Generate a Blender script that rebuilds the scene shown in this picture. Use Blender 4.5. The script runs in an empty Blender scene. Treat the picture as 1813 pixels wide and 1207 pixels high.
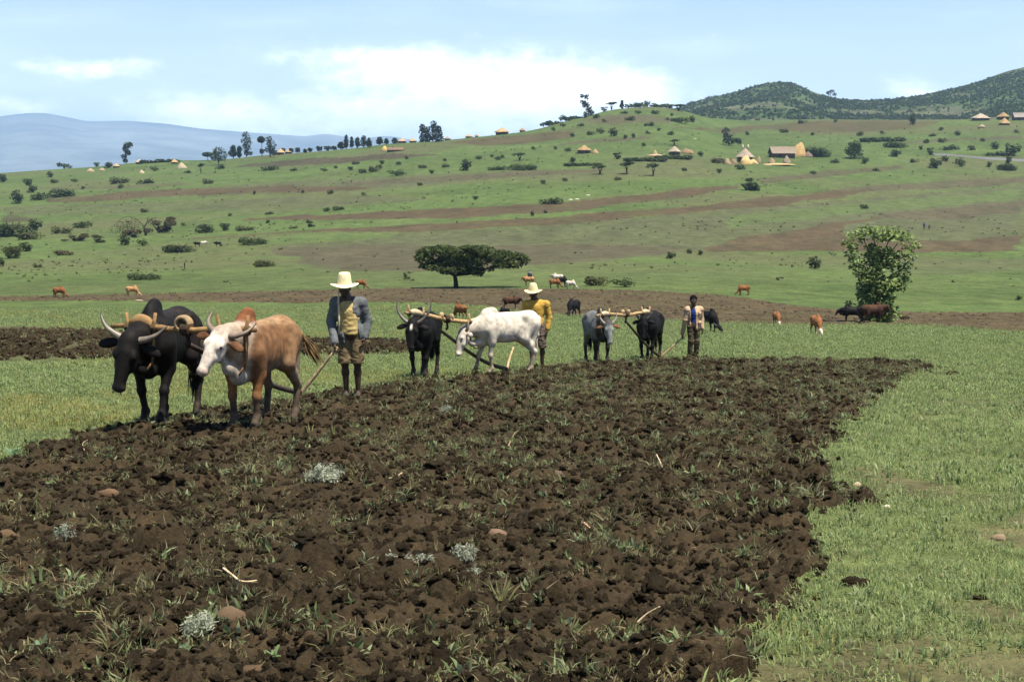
import bpy, math, random
import numpy as np
from mathutils import Vector, Matrix, Euler

random.seed(7)
RNG = np.random.default_rng(7)
SC = bpy.context.scene
COL = SC.collection
R = math.radians

# ------------------------------------------------------------------ camera, light, exposure
F_PX, PW, PH = 2518.0, 1813.0, 1207.0          # 50 mm lens on a 36 mm slide
CAMZ, PITCH = 1.45, math.atan((603.5 - 300.0) / 2518.0)
cam_d = bpy.data.cameras.new('camera')
cam_d.lens, cam_d.sensor_width = 50.0, 36.0
cam_d.clip_start, cam_d.clip_end = 0.1, 80000.0
cam = bpy.data.objects.new('camera', cam_d)
COL.objects.link(cam)
cam.location = (0, 0, CAMZ)
cam.rotation_euler = (math.pi / 2 - PITCH, 0, 0)
SC.camera = cam

SUN_EL, SUN_AZ = R(70), R(128)                  # azimuth from +Y towards +X
sun_d = bpy.data.lights.new('sun', 'SUN')
sun_d.energy, sun_d.angle, sun_d.color = 5.0, R(0.53), (1.0, 0.93, 0.79)
sun = bpy.data.objects.new('sun', sun_d)
COL.objects.link(sun)
sdir = Vector((math.cos(SUN_EL) * math.sin(SUN_AZ), math.cos(SUN_EL) * math.cos(SUN_AZ), math.sin(SUN_EL)))
sun.rotation_euler = (-sdir).to_track_quat('-Z', 'Y').to_euler()
sun.location = sdir * 50

vs = SC.view_settings
vs.view_transform, vs.look, vs.exposure, vs.gamma = 'Standard', 'None', 1.03, 1.0
vs.use_curve_mapping = False
SC.cycles.max_bounces = 6
SC.cycles.diffuse_bounces = 3
SC.cycles.transparent_max_bounces = 12
SC.cycles.volume_bounces = 3
SC.cycles.sample_clamp_indirect = 6.0

world = bpy.data.worlds.new('World')
SC.world = world
world.use_nodes = True


class NT:
    """small helper to write node trees"""
    def __init__(s, tree):
        s.t = tree
        s.n = tree.nodes
        s.l = tree.links

    def new(s, kind, **kw):
        n = s.n.new(kind)
        for k, v in kw.items():
            if k.startswith('i_'):
                key = k[2:]
                key = int(key) if key.isdigit() else key
                s.set(n.inputs[key], v)
            else:
                setattr(n, k, v)
        return n

    def set(s, sock, v):
        if isinstance(v, bpy.types.NodeSocket):
            s.l.new(v, sock)
        elif isinstance(v, bpy.types.Node):
            s.l.new(v.outputs[0], sock)
        else:
            if isinstance(v, tuple) and len(v) == 3 and sock.type == 'RGBA':
                v = (*v, 1.0)
            sock.default_value = v

    def math(s, op, a, b=None, c=None, clamp=False):
        n = s.n.new('ShaderNodeMath')
        n.operation = op
        n.use_clamp = clamp
        s.set(n.inputs[0], a)
        if b is not None:
            s.set(n.inputs[1], b)
        if c is not None:
            s.set(n.inputs[2], c)
        return n.outputs[0]

    def mix(s, f, a, b, mode='MIX'):
        n = s.n.new('ShaderNodeMix')
        n.data_type = 'RGBA'
        n.blend_type = mode
        s.set(n.inputs[0], f)
        s.set(n.inputs[6], a)
        s.set(n.inputs[7], b)
        return n.outputs[2]

    def noise(s, vec, scale, detail=4.0, rough=0.55):
        n = s.n.new('ShaderNodeTexNoise')
        if vec is not None:
            s.set(n.inputs['Vector'], vec)
        n.inputs['Scale'].default_value = scale
        n.inputs['Detail'].default_value = detail
        n.inputs['Roughness'].default_value = rough
        return n.outputs['Fac']

    def ramp(s, fac, lo, hi, a=0.0, b=1.0):
        n = s.n.new('ShaderNodeMapRange')
        n.interpolation_type = 'SMOOTHSTEP'
        s.set(n.inputs[0], fac)
        n.inputs[1].default_value = lo
        n.inputs[2].default_value = hi
        n.inputs[3].default_value = a
        n.inputs[4].default_value = b
        return n.outputs[0]


def build_world():
    w = NT(world.node_tree)
    w.n.clear()
    out = w.new('ShaderNodeOutputWorld')
    bg = w.new('ShaderNodeBackground')
    w.l.new(bg.outputs[0], out.inputs[0])
    bg.inputs[1].default_value = 0.072
    sky = w.new('ShaderNodeTexSky')
    sky.sky_type = 'NISHITA'
    sky.sun_disc = False
    sky.sun_elevation = SUN_EL
    sky.sun_rotation = SUN_AZ
    sky.altitude = 1500
    sky.air_density, sky.dust_density, sky.ozone_density = 1.0, 0.6, 1.0
    tc = w.new('ShaderNodeTexCoord')
    sep = w.new('ShaderNodeSeparateXYZ', i_0=tc.outputs['Generated'])
    x, y, z = sep.outputs
    az = w.math('ARCTAN2', x, y)
    el = w.math('ARCSINE', z)
    vec = w.new('ShaderNodeCombineXYZ', i_0=w.math('MULTIPLY', az, 22.0), i_1=w.math('MULTIPLY', el, 40.0), i_2=3.7)
    n1 = w.noise(vec, 1.0, 8.0, 0.6)
    vec2 = w.new('ShaderNodeCombineXYZ', i_0=w.math('MULTIPLY', az, 5.0), i_1=w.math('MULTIPLY', el, 26.0), i_2=1.3)
    n2 = w.noise(vec2, 1.0, 6.0, 0.55)

    def gauss(a0, wa, e0, we, amp):
        da = w.math('DIVIDE', w.math('SUBTRACT', az, a0), wa)
        de = w.math('DIVIDE', w.math('SUBTRACT', el, e0), we)
        q = w.math('ADD', w.math('MULTIPLY', da, da), w.math('MULTIPLY', de, de))
        return w.math('MULTIPLY', w.math('EXPONENT', w.math('MULTIPLY', q, -1.0)), amp)
    env = gauss(-0.03, 0.10, 0.058, 0.022, 0.48)
    for g in ((-0.10, 0.06, 0.075, 0.012, 0.32), (0.035, 0.05, 0.062, 0.02, 0.3), (-0.29, 0.045, 0.066, 0.008, 0.42),
              (-0.2, 0.08, 0.035, 0.014, 0.45), (0.09, 0.035, 0.052, 0.012, 0.35), (0.275, 0.022, 0.052, 0.009, 0.5),
              (-0.36, 0.05, 0.042, 0.008, 0.4), (-0.03, 0.16, 0.03, 0.02, 0.45)):
        env = w.math('ADD', env, gauss(*g))
    dens = w.math('ADD', w.math('ADD', w.math('MULTIPLY', n1, 0.75), env), w.math('MULTIPLY', n2, 0.25))
    n3 = w.noise(vec, 3.1, 6.0, 0.6)
    dens = w.math('ADD', dens, w.math('MULTIPLY', w.math('SUBTRACT', n3, 0.5), 0.55))
    mask = w.ramp(dens, 0.60, 1.38)
    veil = w.ramp(w.math('ADD', n2, w.math('MULTIPLY', el, -1.2)), 0.30, 0.85, 0.0, 0.40)
    low = w.math('MULTIPLY', w.math('EXPONENT', w.math('MULTIPLY', w.math('ABSOLUTE', el), -16.0)), 0.50)
    # fair-weather sky: pale veil near the horizon, cumulus bank above it
    base = w.mix(low, sky.outputs[0], (15.0, 15.6, 16.4))
    base = w.mix(veil, base, (13.0, 14.6, 17.0))
    col = w.mix(w.math('MULTIPLY', mask, 0.95), base, (22, 21.4, 20.8))
    w.l.new(col, bg.inputs[0])


build_world()

# ------------------------------------------------------------------ noise in numpy


def _h(ix, iy, iz=0, seed=0):
    h = (ix.astype(np.int64) * 374761393 + iy.astype(np.int64) * 668265263 + np.int64(seed) * 974634777)
    if not np.isscalar(iz):
        h = h + iz.astype(np.int64) * 2147483647
    h = (h ^ (h >> 13)) * 1274126177
    h = h & 0x7FFFFFFF
    h = (h ^ (h >> 16)) * 2246822519
    h = h & 0x7FFFFFFF
    return ((h ^ (h >> 15)) & 0xFFFFFF) / float(0xFFFFFF)


def vn2(x, y, seed=0):
    ix, iy = np.floor(x), np.floor(y)
    fx, fy = x - ix, y - iy
    fx, fy = fx * fx * (3 - 2 * fx), fy * fy * (3 - 2 * fy)
    a, b = _h(ix, iy, 0, seed), _h(ix + 1, iy, 0, seed)
    c, d = _h(ix, iy + 1, 0, seed), _h(ix + 1, iy + 1, 0, seed)
    return (a + (b - a) * fx) * (1 - fy) + (c + (d - c) * fx) * fy


def fbm2(x, y, oct=4, seed=0, gain=0.5):
    s, a, t = 0.0, 1.0, 0.0
    for i in range(oct):
        s = s + a * vn2(x * 2 ** i + 17.3 * i, y * 2 ** i + 9.1 * i, seed + i)
        t += a
        a *= gain
    return s / t


def vn3(p, seed=0):
    i = np.floor(p)
    f = p - i
    f = f * f * (3 - 2 * f)
    r = 0
    for dx in (0, 1):
        for dy in (0, 1):
            for dz in (0, 1):
                wt = (f[:, 0] if dx else 1 - f[:, 0]) * (f[:, 1] if dy else 1 - f[:, 1]) * (f[:, 2] if dz else 1 - f[:, 2])
                r = r + wt * _h(i[:, 0] + dx, i[:, 1] + dy, i[:, 2] + dz, seed)
    return r


def lumps(x, y, size, seed):
    """rounded clods: a dome in every jittered cell, the highest dome wins"""
    gx, gy = x / size, y / size
    ix, iy = np.floor(gx), np.floor(gy)
    best = np.zeros_like(gx)
    for dx in (-1, 0, 1):
        for dy in (-1, 0, 1):
            cx, cy = ix + dx, iy + dy
            px = cx + _h(cx, cy, 0, seed)
            py = cy + _h(cx, cy, 0, seed + 1)
            rr = 0.35 + 0.6 * _h(cx, cy, 0, seed + 2)
            am = 0.25 + 0.75 * _h(cx, cy, 0, seed + 3)
            th = _h(cx, cy, 0, seed + 4) * math.pi
            ex, ey = gx - px, gy - py
            c, s = np.cos(th), np.sin(th)
            q = ((ex * c + ey * s) / rr) ** 2 + ((-ex * s + ey * c) / (rr * 0.7)) ** 2
            best = np.maximum(best, am * np.maximum(0, 1 - q) ** 0.75)
    return best * size


# ------------------------------------------------------------------ lie of the land
SP, CP = math.sin(PITCH), math.cos(PITCH)
UC = np.array([-700, 0, 450, 900, 1130, 1350, 1813, 2500.])
YN = np.array([60, 80, 100, 130, 165, 300, 450, 600.])
VT = np.array([
    [598, 598, 598, 598, 599, 600, 602, 604],
    [583, 583, 581, 580, 583, 587, 591, 594],
    [568, 568, 565, 563, 567, 573, 581, 586],
    [547, 547, 543, 540, 543, 552, 563, 570],
    [528, 527, 522, 516, 517, 524, 541, 552],
    [466, 465, 455, 440, 440, 447, 455, 466],
    [410, 408, 390, 352, 350, 357, 382, 400],
    [354, 352, 325, 292, 286, 294, 322, 345.]])
SKY_U = np.array([-700, 0, 100, 170, 250, 310, 380, 450, 550, 620, 700, 760, 830, 900, 950, 1000, 1040, 1075, 1110, 1160, 1200, 1250, 1300, 1350, 1450, 1550, 1813, 2500.])
SKY_V = np.array([306, 306, 299, 295, 286, 283, 283, 275, 266, 262, 251, 248, 240, 234, 227, 211, 202, 191, 187, 185, 191, 207, 212, 213, 210, 212, 210, 206.])


def z_of(v, y):
    b = -(v - 603.5) / F_PX
    return CAMZ + y * (-SP + b * CP) / (CP + b * SP)


NS, NY = 241, 900
S_AX = np.linspace((-700 - 906.5) / F_PX, (2500 - 906.5) / F_PX, NS)
LY0, LY1 = math.log(2.0), math.log(40000.0)
LY_AX = np.linspace(LY0, LY1, NY)


def build_table():
    Z = np.zeros((NS, NY))
    Y = np.exp(LY_AX)
    u_ax = 906.5 + S_AX * F_PX
    for i, u in enumerate(u_ax):
        vk = np.array([np.interp(u, UC, VT[k]) for k in range(len(YN))])
        yr = 880.0 + 60 * math.sin(u * 0.006) + (90 if u > 1250 else 0)
        vsky = np.interp(u, SKY_U, SKY_V)
        ys = np.concatenate([[2, 3, 4, 6, 8, 12, 18, 25, 35, 45], YN, [0.5 * (600 + yr), yr]])
        vv = np.concatenate([540 + 3600.0 / np.array([2, 3, 4, 6, 8, 12, 18, 25, 35, 45.]), vk,
                             [vk[-1] + (vsky - vk[-1]) * 0.56, vsky]])
        zz = z_of(vv, ys)
        zr = zz[-1]
        if u > 1230:
            tail_y, tail_z = [yr * 1.3, 1700, 2600, 5000, 40000], [z_of(vsky + 3, yr * 1.3), z_of(vsky + 10, 1700), 20, -130, -130]
        else:
            tail_y, tail_z = [yr * 1.3, 1700, 2600, 5000, 40000], [zr - 9, zr * 0.3 - 45, -110, -135, -135]
        ys = np.concatenate([ys, tail_y])
        zz = np.concatenate([zz, tail_z])
        near = Y < 45
        Z[i] = np.interp(Y, ys, zz)
        Z[i, near] = z_of(540 + 3600.0 / Y[near], Y[near])
    k = np.exp(-0.5 * (np.arange(-9, 10) / 3.6) ** 2)
    k /= k.sum()
    Zs = np.apply_along_axis(lambda r: np.convolve(np.pad(r, 9, mode='edge'), k, 'valid'), 1, Z)
    m = np.clip((Y - 40) / 25, 0, 1)[None, :] * np.clip((1500 - Y) / 600, 0.6, 1)[None, :]
    far = np.clip((np.abs(LY_AX - math.log(900)) - 0.05) / 0.1, 0, 1)[None, :]
    m = m * (0.45 + 0.55 * far)
    Z = Z * (1 - m) + Zs * m
    k2 = np.exp(-0.5 * (np.arange(-3, 4) / 1.2) ** 2)
    k2 /= k2.sum()
    Z = np.apply_along_axis(lambda r: np.convolve(np.pad(r, 3, mode='edge'), k2, 'valid'), 0, Z)
    return Z


ZTAB = build_table()


def zland(x, y):
    x = np.asarray(x, float)
    y = np.asarray(y, float)
    yy = np.maximum(y, 2.0)
    s = np.clip((x / yy - S_AX[0]) / (S_AX[1] - S_AX[0]), 0, NS - 1.001)
    t = np.clip((np.log(yy) - LY0) / (LY_AX[1] - LY_AX[0]), 0, NY - 1.001)
    i, j = s.astype(int), t.astype(int)
    fs, ft = s - i, t - j
    z = (ZTAB[i, j] * (1 - fs) + ZTAB[i + 1, j] * fs) * (1 - ft) + (ZTAB[i, j + 1] * (1 - fs) + ZTAB[i + 1, j + 1] * fs) * ft
    z = z + np.where(y < 2.0, (y - 2.0) * -0.0953, 0.0)
    near = np.clip((y - 30) / 60, 0, 1)
    z = z + near * np.clip(yy / 300, 0, 1) * 1.1 * (fbm2(x / 38.0, y / 38.0, 3, 5) - 0.5)
    z = z + 0.05 * (fbm2(x / 1.6, y / 1.6, 3, 8) - 0.5)
    return z


_YS = np.exp(np.linspace(math.log(3.0), math.log(1250.0), 2600))


def ground(u, v):
    """world point where the line of sight of photo pixel (u, v) first meets the land"""
    a, b = (u - 906.5) / F_PX, -(v - 603.5) / F_PX
    k = CP + b * SP
    zz = CAMZ + _YS * (-SP + b * CP) / k
    g = zland(_YS * a / k, _YS)
    hit = np.nonzero(zz <= g)[0]
    if len(hit) == 0:
        d = (zz - g)
        m = _YS > 300
        j = np.argmin(np.where(m, d, 1e9))
    else:
        j = hit[0]
        if j > 0:
            d0, d1 = zz[j - 1] - g[j - 1], zz[j] - g[j]
            f = d0 / (d0 - d1 + 1e-9)
            y = _YS[j - 1] + f * (_YS[j] - _YS[j - 1])
            return Vector((y * a / k, y, float(zland(y * a / k, y))))
    y = _YS[j]
    return Vector((y * a / k, y, float(g[j])))


def at(u, v, y):
    """world point on the line of sight of (u, v) at distance y"""
    a, b = (u - 906.5) / F_PX, -(v - 603.5) / F_PX
    k = CP + b * SP
    return Vector((y * a / k, y, CAMZ + y * (-SP + b * CP) / k))


def pxm(y):
    return F_PX / y


def inpoly(px, py, poly):
    inside = np.zeros(px.shape, bool)
    n = len(poly)
    for i in range(n):
        x0, y0 = poly[i]
        x1, y1 = poly[(i + 1) % n]
        if y0 == y1:
            continue
        c = ((y0 > py) != (y1 > py)) & (px < (x1 - x0) * (py - y0) / (y1 - y0) + x0)
        inside ^= c
    return inside


def wpoly(pts):
    out = []
    for i in range(len(pts)):
        (u0, v0), (u1, v1) = pts[i], pts[(i + 1) % len(pts)]
        n = max(1, int(max(abs(u1 - u0) / 60, abs(v1 - v0) / 40)))
        for k in range(n):
            f = k / n
            g = ground(u0 + (u1 - u0) * f, v0 + (v1 - v0) * f)
            out.append((g.x, g.y))
    return out


# ------------------------------------------------------------------ mesh helpers
def mesh_from(name, V, F, cols=None, smooth=True, mats=None):
    V = np.asarray(V, np.float32).reshape(-1, 3)
    me = bpy.data.meshes.new(name)
    if isinstance(F, np.ndarray):
        k = F.shape[1]
        me.vertices.add(len(V))
        me.vertices.foreach_set('co', V.ravel())
        me.loops.add(F.size)
        me.loops.foreach_set('vertex_index', F.astype(np.int32).ravel())
        me.polygons.add(len(F))
        me.polygons.foreach_set('loop_start', np.arange(0, F.size, k, dtype=np.int32))
        me.polygons.foreach_set('loop_total', np.full(len(F), k, np.int32))
        me.update(calc_edges=True)
    else:
        me.from_pydata([tuple(map(float, v)) for v in V], [], F)
    if smooth:
        me.polygons.foreach_set('use_smooth', np.ones(len(me.polygons), bool))
    if cols is not None:
        at_ = me.color_attributes.new('Col', 'FLOAT_COLOR', 'POINT')
        c = np.ones((len(V), 4), np.float32)
        c[:, :3] = cols
        at_.data.foreach_set('color', c.ravel())
    return me


def link(name, me, mat=None, parent=None):
    o = bpy.data.objects.new(name, me)
    COL.objects.link(o)
    if mat is not None and me is not None and len(me.materials) == 0:
        me.materials.append(mat)
    if parent is not None:
        o.parent = parent
    return o


def tag(o, label=None, cat=None, group=None, kind=None):
    if label:
        o['label'] = label
    if cat:
        o['category'] = cat
    if group:
        o['group'] = group
    if kind:
        o['kind'] = kind
    return o


def copy_tree(o, parent=None):
    c = o.copy()
    COL.objects.link(c)
    if parent is not None:
        c.parent = parent
    for ch in [q for q in KIDS.get(o.name, [])]:
        copy_tree(ch, c)
    return c


KIDS = {}


class MB:
    """collects rings, tubes, boxes and cards into one mesh"""
    def __init__(s):
        s.v, s.f, s.c = [], [], []
        s.n = 0

    def add(s, V, F, col=(1, 1, 1)):
        V = np.asarray(V, float).reshape(-1, 3)
        s.v.append(V)
        s.f += [tuple(int(i) + s.n for i in f) for f in F]
        c = np.asarray(col, float)
        s.c.append(np.broadcast_to(c, (len(V), 3)) if c.ndim == 1 else c)
        s.n += len(V)
        return s

    def tube(s, pts, rad, sides=8, col=(1, 1, 1), cap=True, flat=1.0, up=(0, 0, 1)):
        pts = [Vector(p) for p in pts]
        n = len(pts)
        rad = [rad] * n if np.isscalar(rad) else list(rad)
        V, F = [], []
        ref = Vector(up)
        for i, p in enumerate(pts):
            t = (pts[min(i + 1, n - 1)] - pts[max(i - 1, 0)]).normalized()
            if abs(t.dot(ref)) > 0.95:
                ref = Vector((1, 0, 0)) if abs(t.x) < 0.9 else Vector((0, 1, 0))
            a = t.cross(ref).normalized()
            b = a.cross(t).normalized()
            ref = b
            for k in range(sides):
                th = 2 * math.pi * k / sides
                V.append(p + a * (math.cos(th) * rad[i]) + b * (math.sin(th) * rad[i] * flat))
        for i in range(n - 1):
            for k in range(sides):
                k2 = (k + 1) % sides
                F.append((i * sides + k, i * sides + k2, (i + 1) * sides + k2, (i + 1) * sides + k))
        if cap:
            F.append(tuple(range(sides - 1, -1, -1)))
            F.append(tuple((n - 1) * sides + k for k in range(sides)))
        return s.add(V, F, col)

    def lathe(s, prof, sides=24, col=(1, 1, 1), c=(0, 0, 0), jit=0.0, rng=None):
        V, F = [], []
        for r, z in prof:
            for k in range(sides):
                th = 2 * math.pi * k / sides
                j = 1 + (rng.uniform(-jit, jit) if jit else 0)
                V.append((c[0] + r * j * math.cos(th), c[1] + r * j * math.sin(th), c[2] + z))
        n = len(prof)
        for i in range(n - 1):
            for k in range(sides):
                k2 = (k + 1) % sides
                F.append((i * sides + k, i * sides + k2, (i + 1) * sides + k2, (i + 1) * sides + k))
        return s.add(V, F, col)

    def box(s, c, h, rot=0.0, col=(1, 1, 1)):
        V = []
        for dz in (-1, 1):
            for dx, dy in ((-1, -1), (1, -1), (1, 1), (-1, 1)):
                x, y = dx * h[0], dy * h[1]
                V.append((c[0] + x * math.cos(rot) - y * math.sin(rot), c[1] + x * math.sin(rot) + y * math.cos(rot), c[2] + dz * h[2]))
        return s.add(V, [(3, 2, 1, 0), (4, 5, 6, 7), (0, 1, 5, 4), (1, 2, 6, 5), (2, 3, 7, 6), (3, 0, 4, 7)], col)

    def mesh(s, name, smooth=True):
        return mesh_from(name, np.concatenate(s.v), s.f, np.concatenate(s.c), smooth)

    def obj(s, name, mat, parent=None, smooth=True):
        return link(name, s.mesh(name, smooth), mat, parent)


# ------------------------------------------------------------------ materials
def mat_base(name):
    m = bpy.data.materials.new(name)
    m.use_nodes = True
    t = NT(m.node_tree)
    t.n.clear()
    out = t.new('ShaderNodeOutputMaterial')
    return m, t, out


def mat_vcol(name, rough=0.9, spec=0.2, nscale=6.0, namt=0.35, bscale=30.0, bump=0.3, bdist=0.02, transl=0.0, sheen=0.0):
    """surface colour from the mesh, broken up by noise; optional leaf translucency"""
    m, t, out = mat_base(name)
    at_ = t.new('ShaderNodeAttribute', attribute_name='Col')
    tc = t.new('ShaderNodeTexCoord')
    n1 = t.noise(tc.outputs['Object'], nscale, 5.0, 0.6)
    f = t.ramp(n1, 0.3, 0.7, 1 - namt, 1 + namt)
    col = t.mix(1.0, at_.outputs['Color'], t.new('ShaderNodeCombineColor', i_0=f, i_1=f, i_2=f), 'MULTIPLY')
    p = t.new('ShaderNodeBsdfPrincipled', i_Roughness=rough)
    t.set(p.inputs['Base Color'], col)
    p.inputs['Specular IOR Level'].default_value = spec
    if sheen:
        p.inputs['Sheen Weight'].default_value = sheen
        p.inputs['Sheen Roughness'].default_value = 0.5
    if bump:
        b = t.new('ShaderNodeBump')
        b.inputs['Strength'].default_value = bump
        b.inputs['Distance'].default_value = bdist
        t.set(b.inputs['Height'], t.noise(tc.outputs['Object'], bscale, 4.0, 0.6))
        t.l.new(b.outputs[0], p.inputs['Normal'])
    sh = p.outputs[0]
    if transl:
        tr = t.new('ShaderNodeBsdfTranslucent')
        t.set(tr.inputs[0], col)
        mx = t.new('ShaderNodeMixShader', i_0=transl)
        t.l.new(sh, mx.inputs[1])
        t.l.new(tr.outputs[0], mx.inputs[2])
        sh = mx.outputs[0]
    t.l.new(sh, out.inputs[0])
    return m


M = {}
M['leaf'] = mat_vcol('foliage', 0.6, 0.2, 1.2, 0.35, 30, 0.0, transl=0.42)
M['grassleaf'] = mat_vcol('grass_blade', 0.6, 0.2, 2.0, 0.25, 30, 0.0, transl=0.45)
M['wood'] = mat_vcol('wood', 0.75, 0.25, 14, 0.4, 60, 0.6, 0.01)
M['bark'] = mat_vcol('bark', 0.9, 0.1, 8, 0.4, 30, 0.8, 0.03)
M['hide'] = mat_vcol('hide', 0.65, 0.12, 11, 0.30, 55, 0.5, 0.010)
M['horn'] = mat_vcol('horn', 0.4, 0.4, 12, 0.25, 80, 0.3, 0.004)
M['skin'] = mat_vcol('skin', 0.5, 0.35, 20, 0.15, 120, 0.1, 0.003)
M['cloth'] = mat_vcol('cloth', 0.95, 0.05, 10, 0.16, 45, 0.45, 0.012)
M['straw'] = mat_vcol('straw', 0.85, 0.1, 3.0, 0.3, 9, 0.9, 0.12)
M['hat'] = mat_vcol('hat_straw', 0.7, 0.2, 30, 0.14, 120, 0.6, 0.006)
M['stone'] = mat_vcol('stone', 0.9, 0.15, 18, 0.3, 60, 0.8, 0.01)
M['eye'] = mat_vcol('eye', 0.15, 0.6, 5, 0.0, 5, 0.0)
M['wall'] = mat_vcol('mud_wall', 0.95, 0.05, 2.0, 0.3, 12, 0.6, 0.05)
# ------------------------------------------------------------------ fields painted on the land as soil and crop colours
GREEN = np.array((0.066, 0.096, 0.028))
BROWN = np.array((0.068, 0.051, 0.027))
DARKB = np.array((0.052, 0.040, 0.025))
OLIVE = np.array((0.072, 0.077, 0.037))
TAUPE = np.array((0.069, 0.058, 0.034))
LIME = np.array((0.074, 0.114, 0.030))

FIELDS = [  # (colour, strength, edge wobble px, polygon in photo pixels on the land)
    (OLIVE, .9, [(470, 434), (560, 430), (640, 428), (703, 414), (950, 401), (1069, 390), (1238, 376), (1400, 362), (1560, 350), (1813, 330), (1813, 443), (1620, 446), (1450, 445), (1250, 445), (1180, 450), (990, 467), (900, 475), (730, 482), (590, 479), (540, 473), (554, 462), (480, 446)]),
    (TAUPE, .75, [(480, 440), (640, 432), (800, 436), (1000, 432), (1180, 436), (1180, 448), (990, 464), (900, 474), (730, 480), (590, 477), (554, 466)]),
    (TAUPE, .85, [(1560, 380), (1650, 371), (1813, 352), (1813, 376), (1700, 388), (1600, 388)]),
    (LIME, .5, [(1300, 381), (1560, 356), (1813, 336), (1813, 350), (1600, 371), (1400, 393), (1300, 404)]),
    (BROWN, .95, [(1240, 439), (1300, 422), (1400, 407), (1503, 391), (1561, 383), (1520, 397), (1480, 411), (1560, 426), (1700, 425), (1813, 417), (1813, 445), (1620, 447), (1450, 445), (1300, 446), (1250, 445)]),
    (BROWN, 1., [(420, 390), (450, 386), (700, 375), (950, 362), (1100, 347), (1210, 335), (1300, 327), (1300, 333), (1210, 347), (1100, 363), (950, 379), (780, 388), (600, 388), (450, 390)]),
    (BROWN, .95, [(340, 421), (450, 413), (630, 403), (780, 396), (950, 387), (1069, 378), (1238, 363), (1300, 355), (1416, 343), (1540, 333), (1540, 339), (1416, 358), (1300, 370), (1238, 375), (1069, 389), (950, 400), (703, 413), (600, 409), (450, 417), (340, 424)]),
    (LIME, .5, [(450, 425), (560, 412), (660, 412), (690, 420), (600, 426), (470, 432)]),
    (OLIVE, .8, [(360, 332), (500, 322), (780, 308), (950, 300), (950, 312), (780, 324), (640, 337), (500, 343), (350, 347)]),
    (BROWN, .9, [(85, 352), (150, 347), (250, 337), (400, 333), (500, 329), (640, 330), (660, 333), (640, 336), (500, 341), (350, 345), (250, 350), (150, 358), (95, 357)]),
    (TAUPE, .8, [(600, 325), (780, 313), (950, 302), (1060, 300), (1060, 306), (950, 312), (780, 321), (640, 330)]),
    (DARKB, .8, [(420, 296), (450, 289), (590, 279), (690, 274), (770, 276), (700, 281), (590, 289), (480, 297)]),
    (BROWN, .85, [(780, 254), (850, 246), (950, 236), (1010, 234), (1015, 246), (950, 254), (850, 259)]),
    (TAUPE, .8, [(960, 262), (1013, 250), (1139, 243), (1150, 247), (1013, 257)]),
    (BROWN, .8, [(1190, 231), (1250, 225), (1400, 217), (1480, 213), (1560, 214), (1660, 216), (1640, 225), (1560, 234), (1450, 236), (1340, 229), (1250, 231)]),
    (TAUPE, .7, [(1020, 215), (1090, 205), (1160, 205), (1210, 212), (1160, 218), (1090, 222)]),
    (DARKB, .7, [(0, 381), (80, 385), (60, 393), (0, 393)]),
    (TAUPE, .6, [(60, 333), (220, 328), (330, 322), (330, 328), (200, 336)]),
    (TAUPE, .8, [(1605, 252), (1720, 242), (1813, 240), (1813, 246), (1720, 248), (1605, 257)]),
    (TAUPE, .8, [(1345, 317), (1480, 301), (1600, 293), (1600, 299), (1480, 312), (1345, 326)]),
    (TAUPE, .85, [(1470, 338), (1650, 321), (1813, 312), (1813, 325), (1650, 336), (1517, 340)]),
    (LIME, .45, [(830, 345), (1000, 335), (1300, 310), (1300, 322), (1100, 342), (950, 357), (700, 372), (600, 372)]),
    (OLIVE, .7, [(0, 365), (200, 360), (450, 352), (640, 346), (760, 356), (450, 372), (200, 380), (0, 378)]),
    (OLIVE, .5, [(1500, 470), (1813, 455), (1813, 480), (1600, 490)]),
    (BROWN, 1., [(-300, 523), (0, 525), (240, 521), (480, 516), (600, 513), (700, 511), (850, 512), (960, 512), (1100, 514), (1250, 520), (1330, 530), (1400, 541), (1500, 550), (1640, 554), (1813, 554), (2100, 560), (2100, 600), (1813, 592), (1700, 583), (1600, 577), (1400, 577), (1250, 573), (1100, 566), (1000, 560), (900, 550), (800, 541), (680, 536), (480, 536), (240, 533), (0, 533), (-300, 533)]),
]
STRIP = [(-300, 578), (0, 582), (80, 583), (190, 588), (230, 597), (330, 600), (540, 603), (640, 604), (720, 605), (735, 616), (730, 628), (600, 630), (480, 632), (330, 640), (190, 638), (100, 642), (0, 646), (-300, 650)]
PLOT = [(-420, 980), (-100, 860), (0, 830), (60, 790), (150, 768), (230, 756), (330, 735), (400, 722), (470, 712), (560, 700), (640, 688), (720, 680), (850, 668), (960, 652), (1060, 644), (1200, 640), (1330, 640), (1440, 638), (1560, 640), (1610, 646), (1672, 652), (1620, 659), (1590, 676), (1560, 700), (1500, 742), (1468, 780), (1448, 810), (1455, 840), (1480, 865), (1562, 889), (1480, 895), (1425, 906), (1440, 960), (1450, 990), (1400, 1020), (1400, 1080), (1350, 1130), (1340, 1180), (1250, 1207), (1180, 1300), (1150, 1700), (-700, 1900)]
plot_w = wpoly(PLOT)
strip_w = wpoly(STRIP)
field_w = [(c, s, wpoly(p)) for c, s, p in FIELDS]


def wob(x, y, amp, size, seed):
    return amp * (fbm2(x / size, y / size, 3, seed) - 0.5) * 2


def in_plot(x, y):
    dx = wob(x, y, 0.13, 0.6, 31) + wob(x, y, 0.10, 0.14, 37)
    dy = wob(x, y, 0.22, 0.7, 41) + wob(x, y, 0.12, 0.15, 43)
    return inpoly(x + dx, y + dy, plot_w)


def in_strip(x, y):
    return inpoly(x + wob(x, y, 0.5, 2.0, 51), y + wob(x, y, 1.4, 2.6, 52) + wob(x, y, 0.5, 0.5, 53), strip_w)


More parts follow.
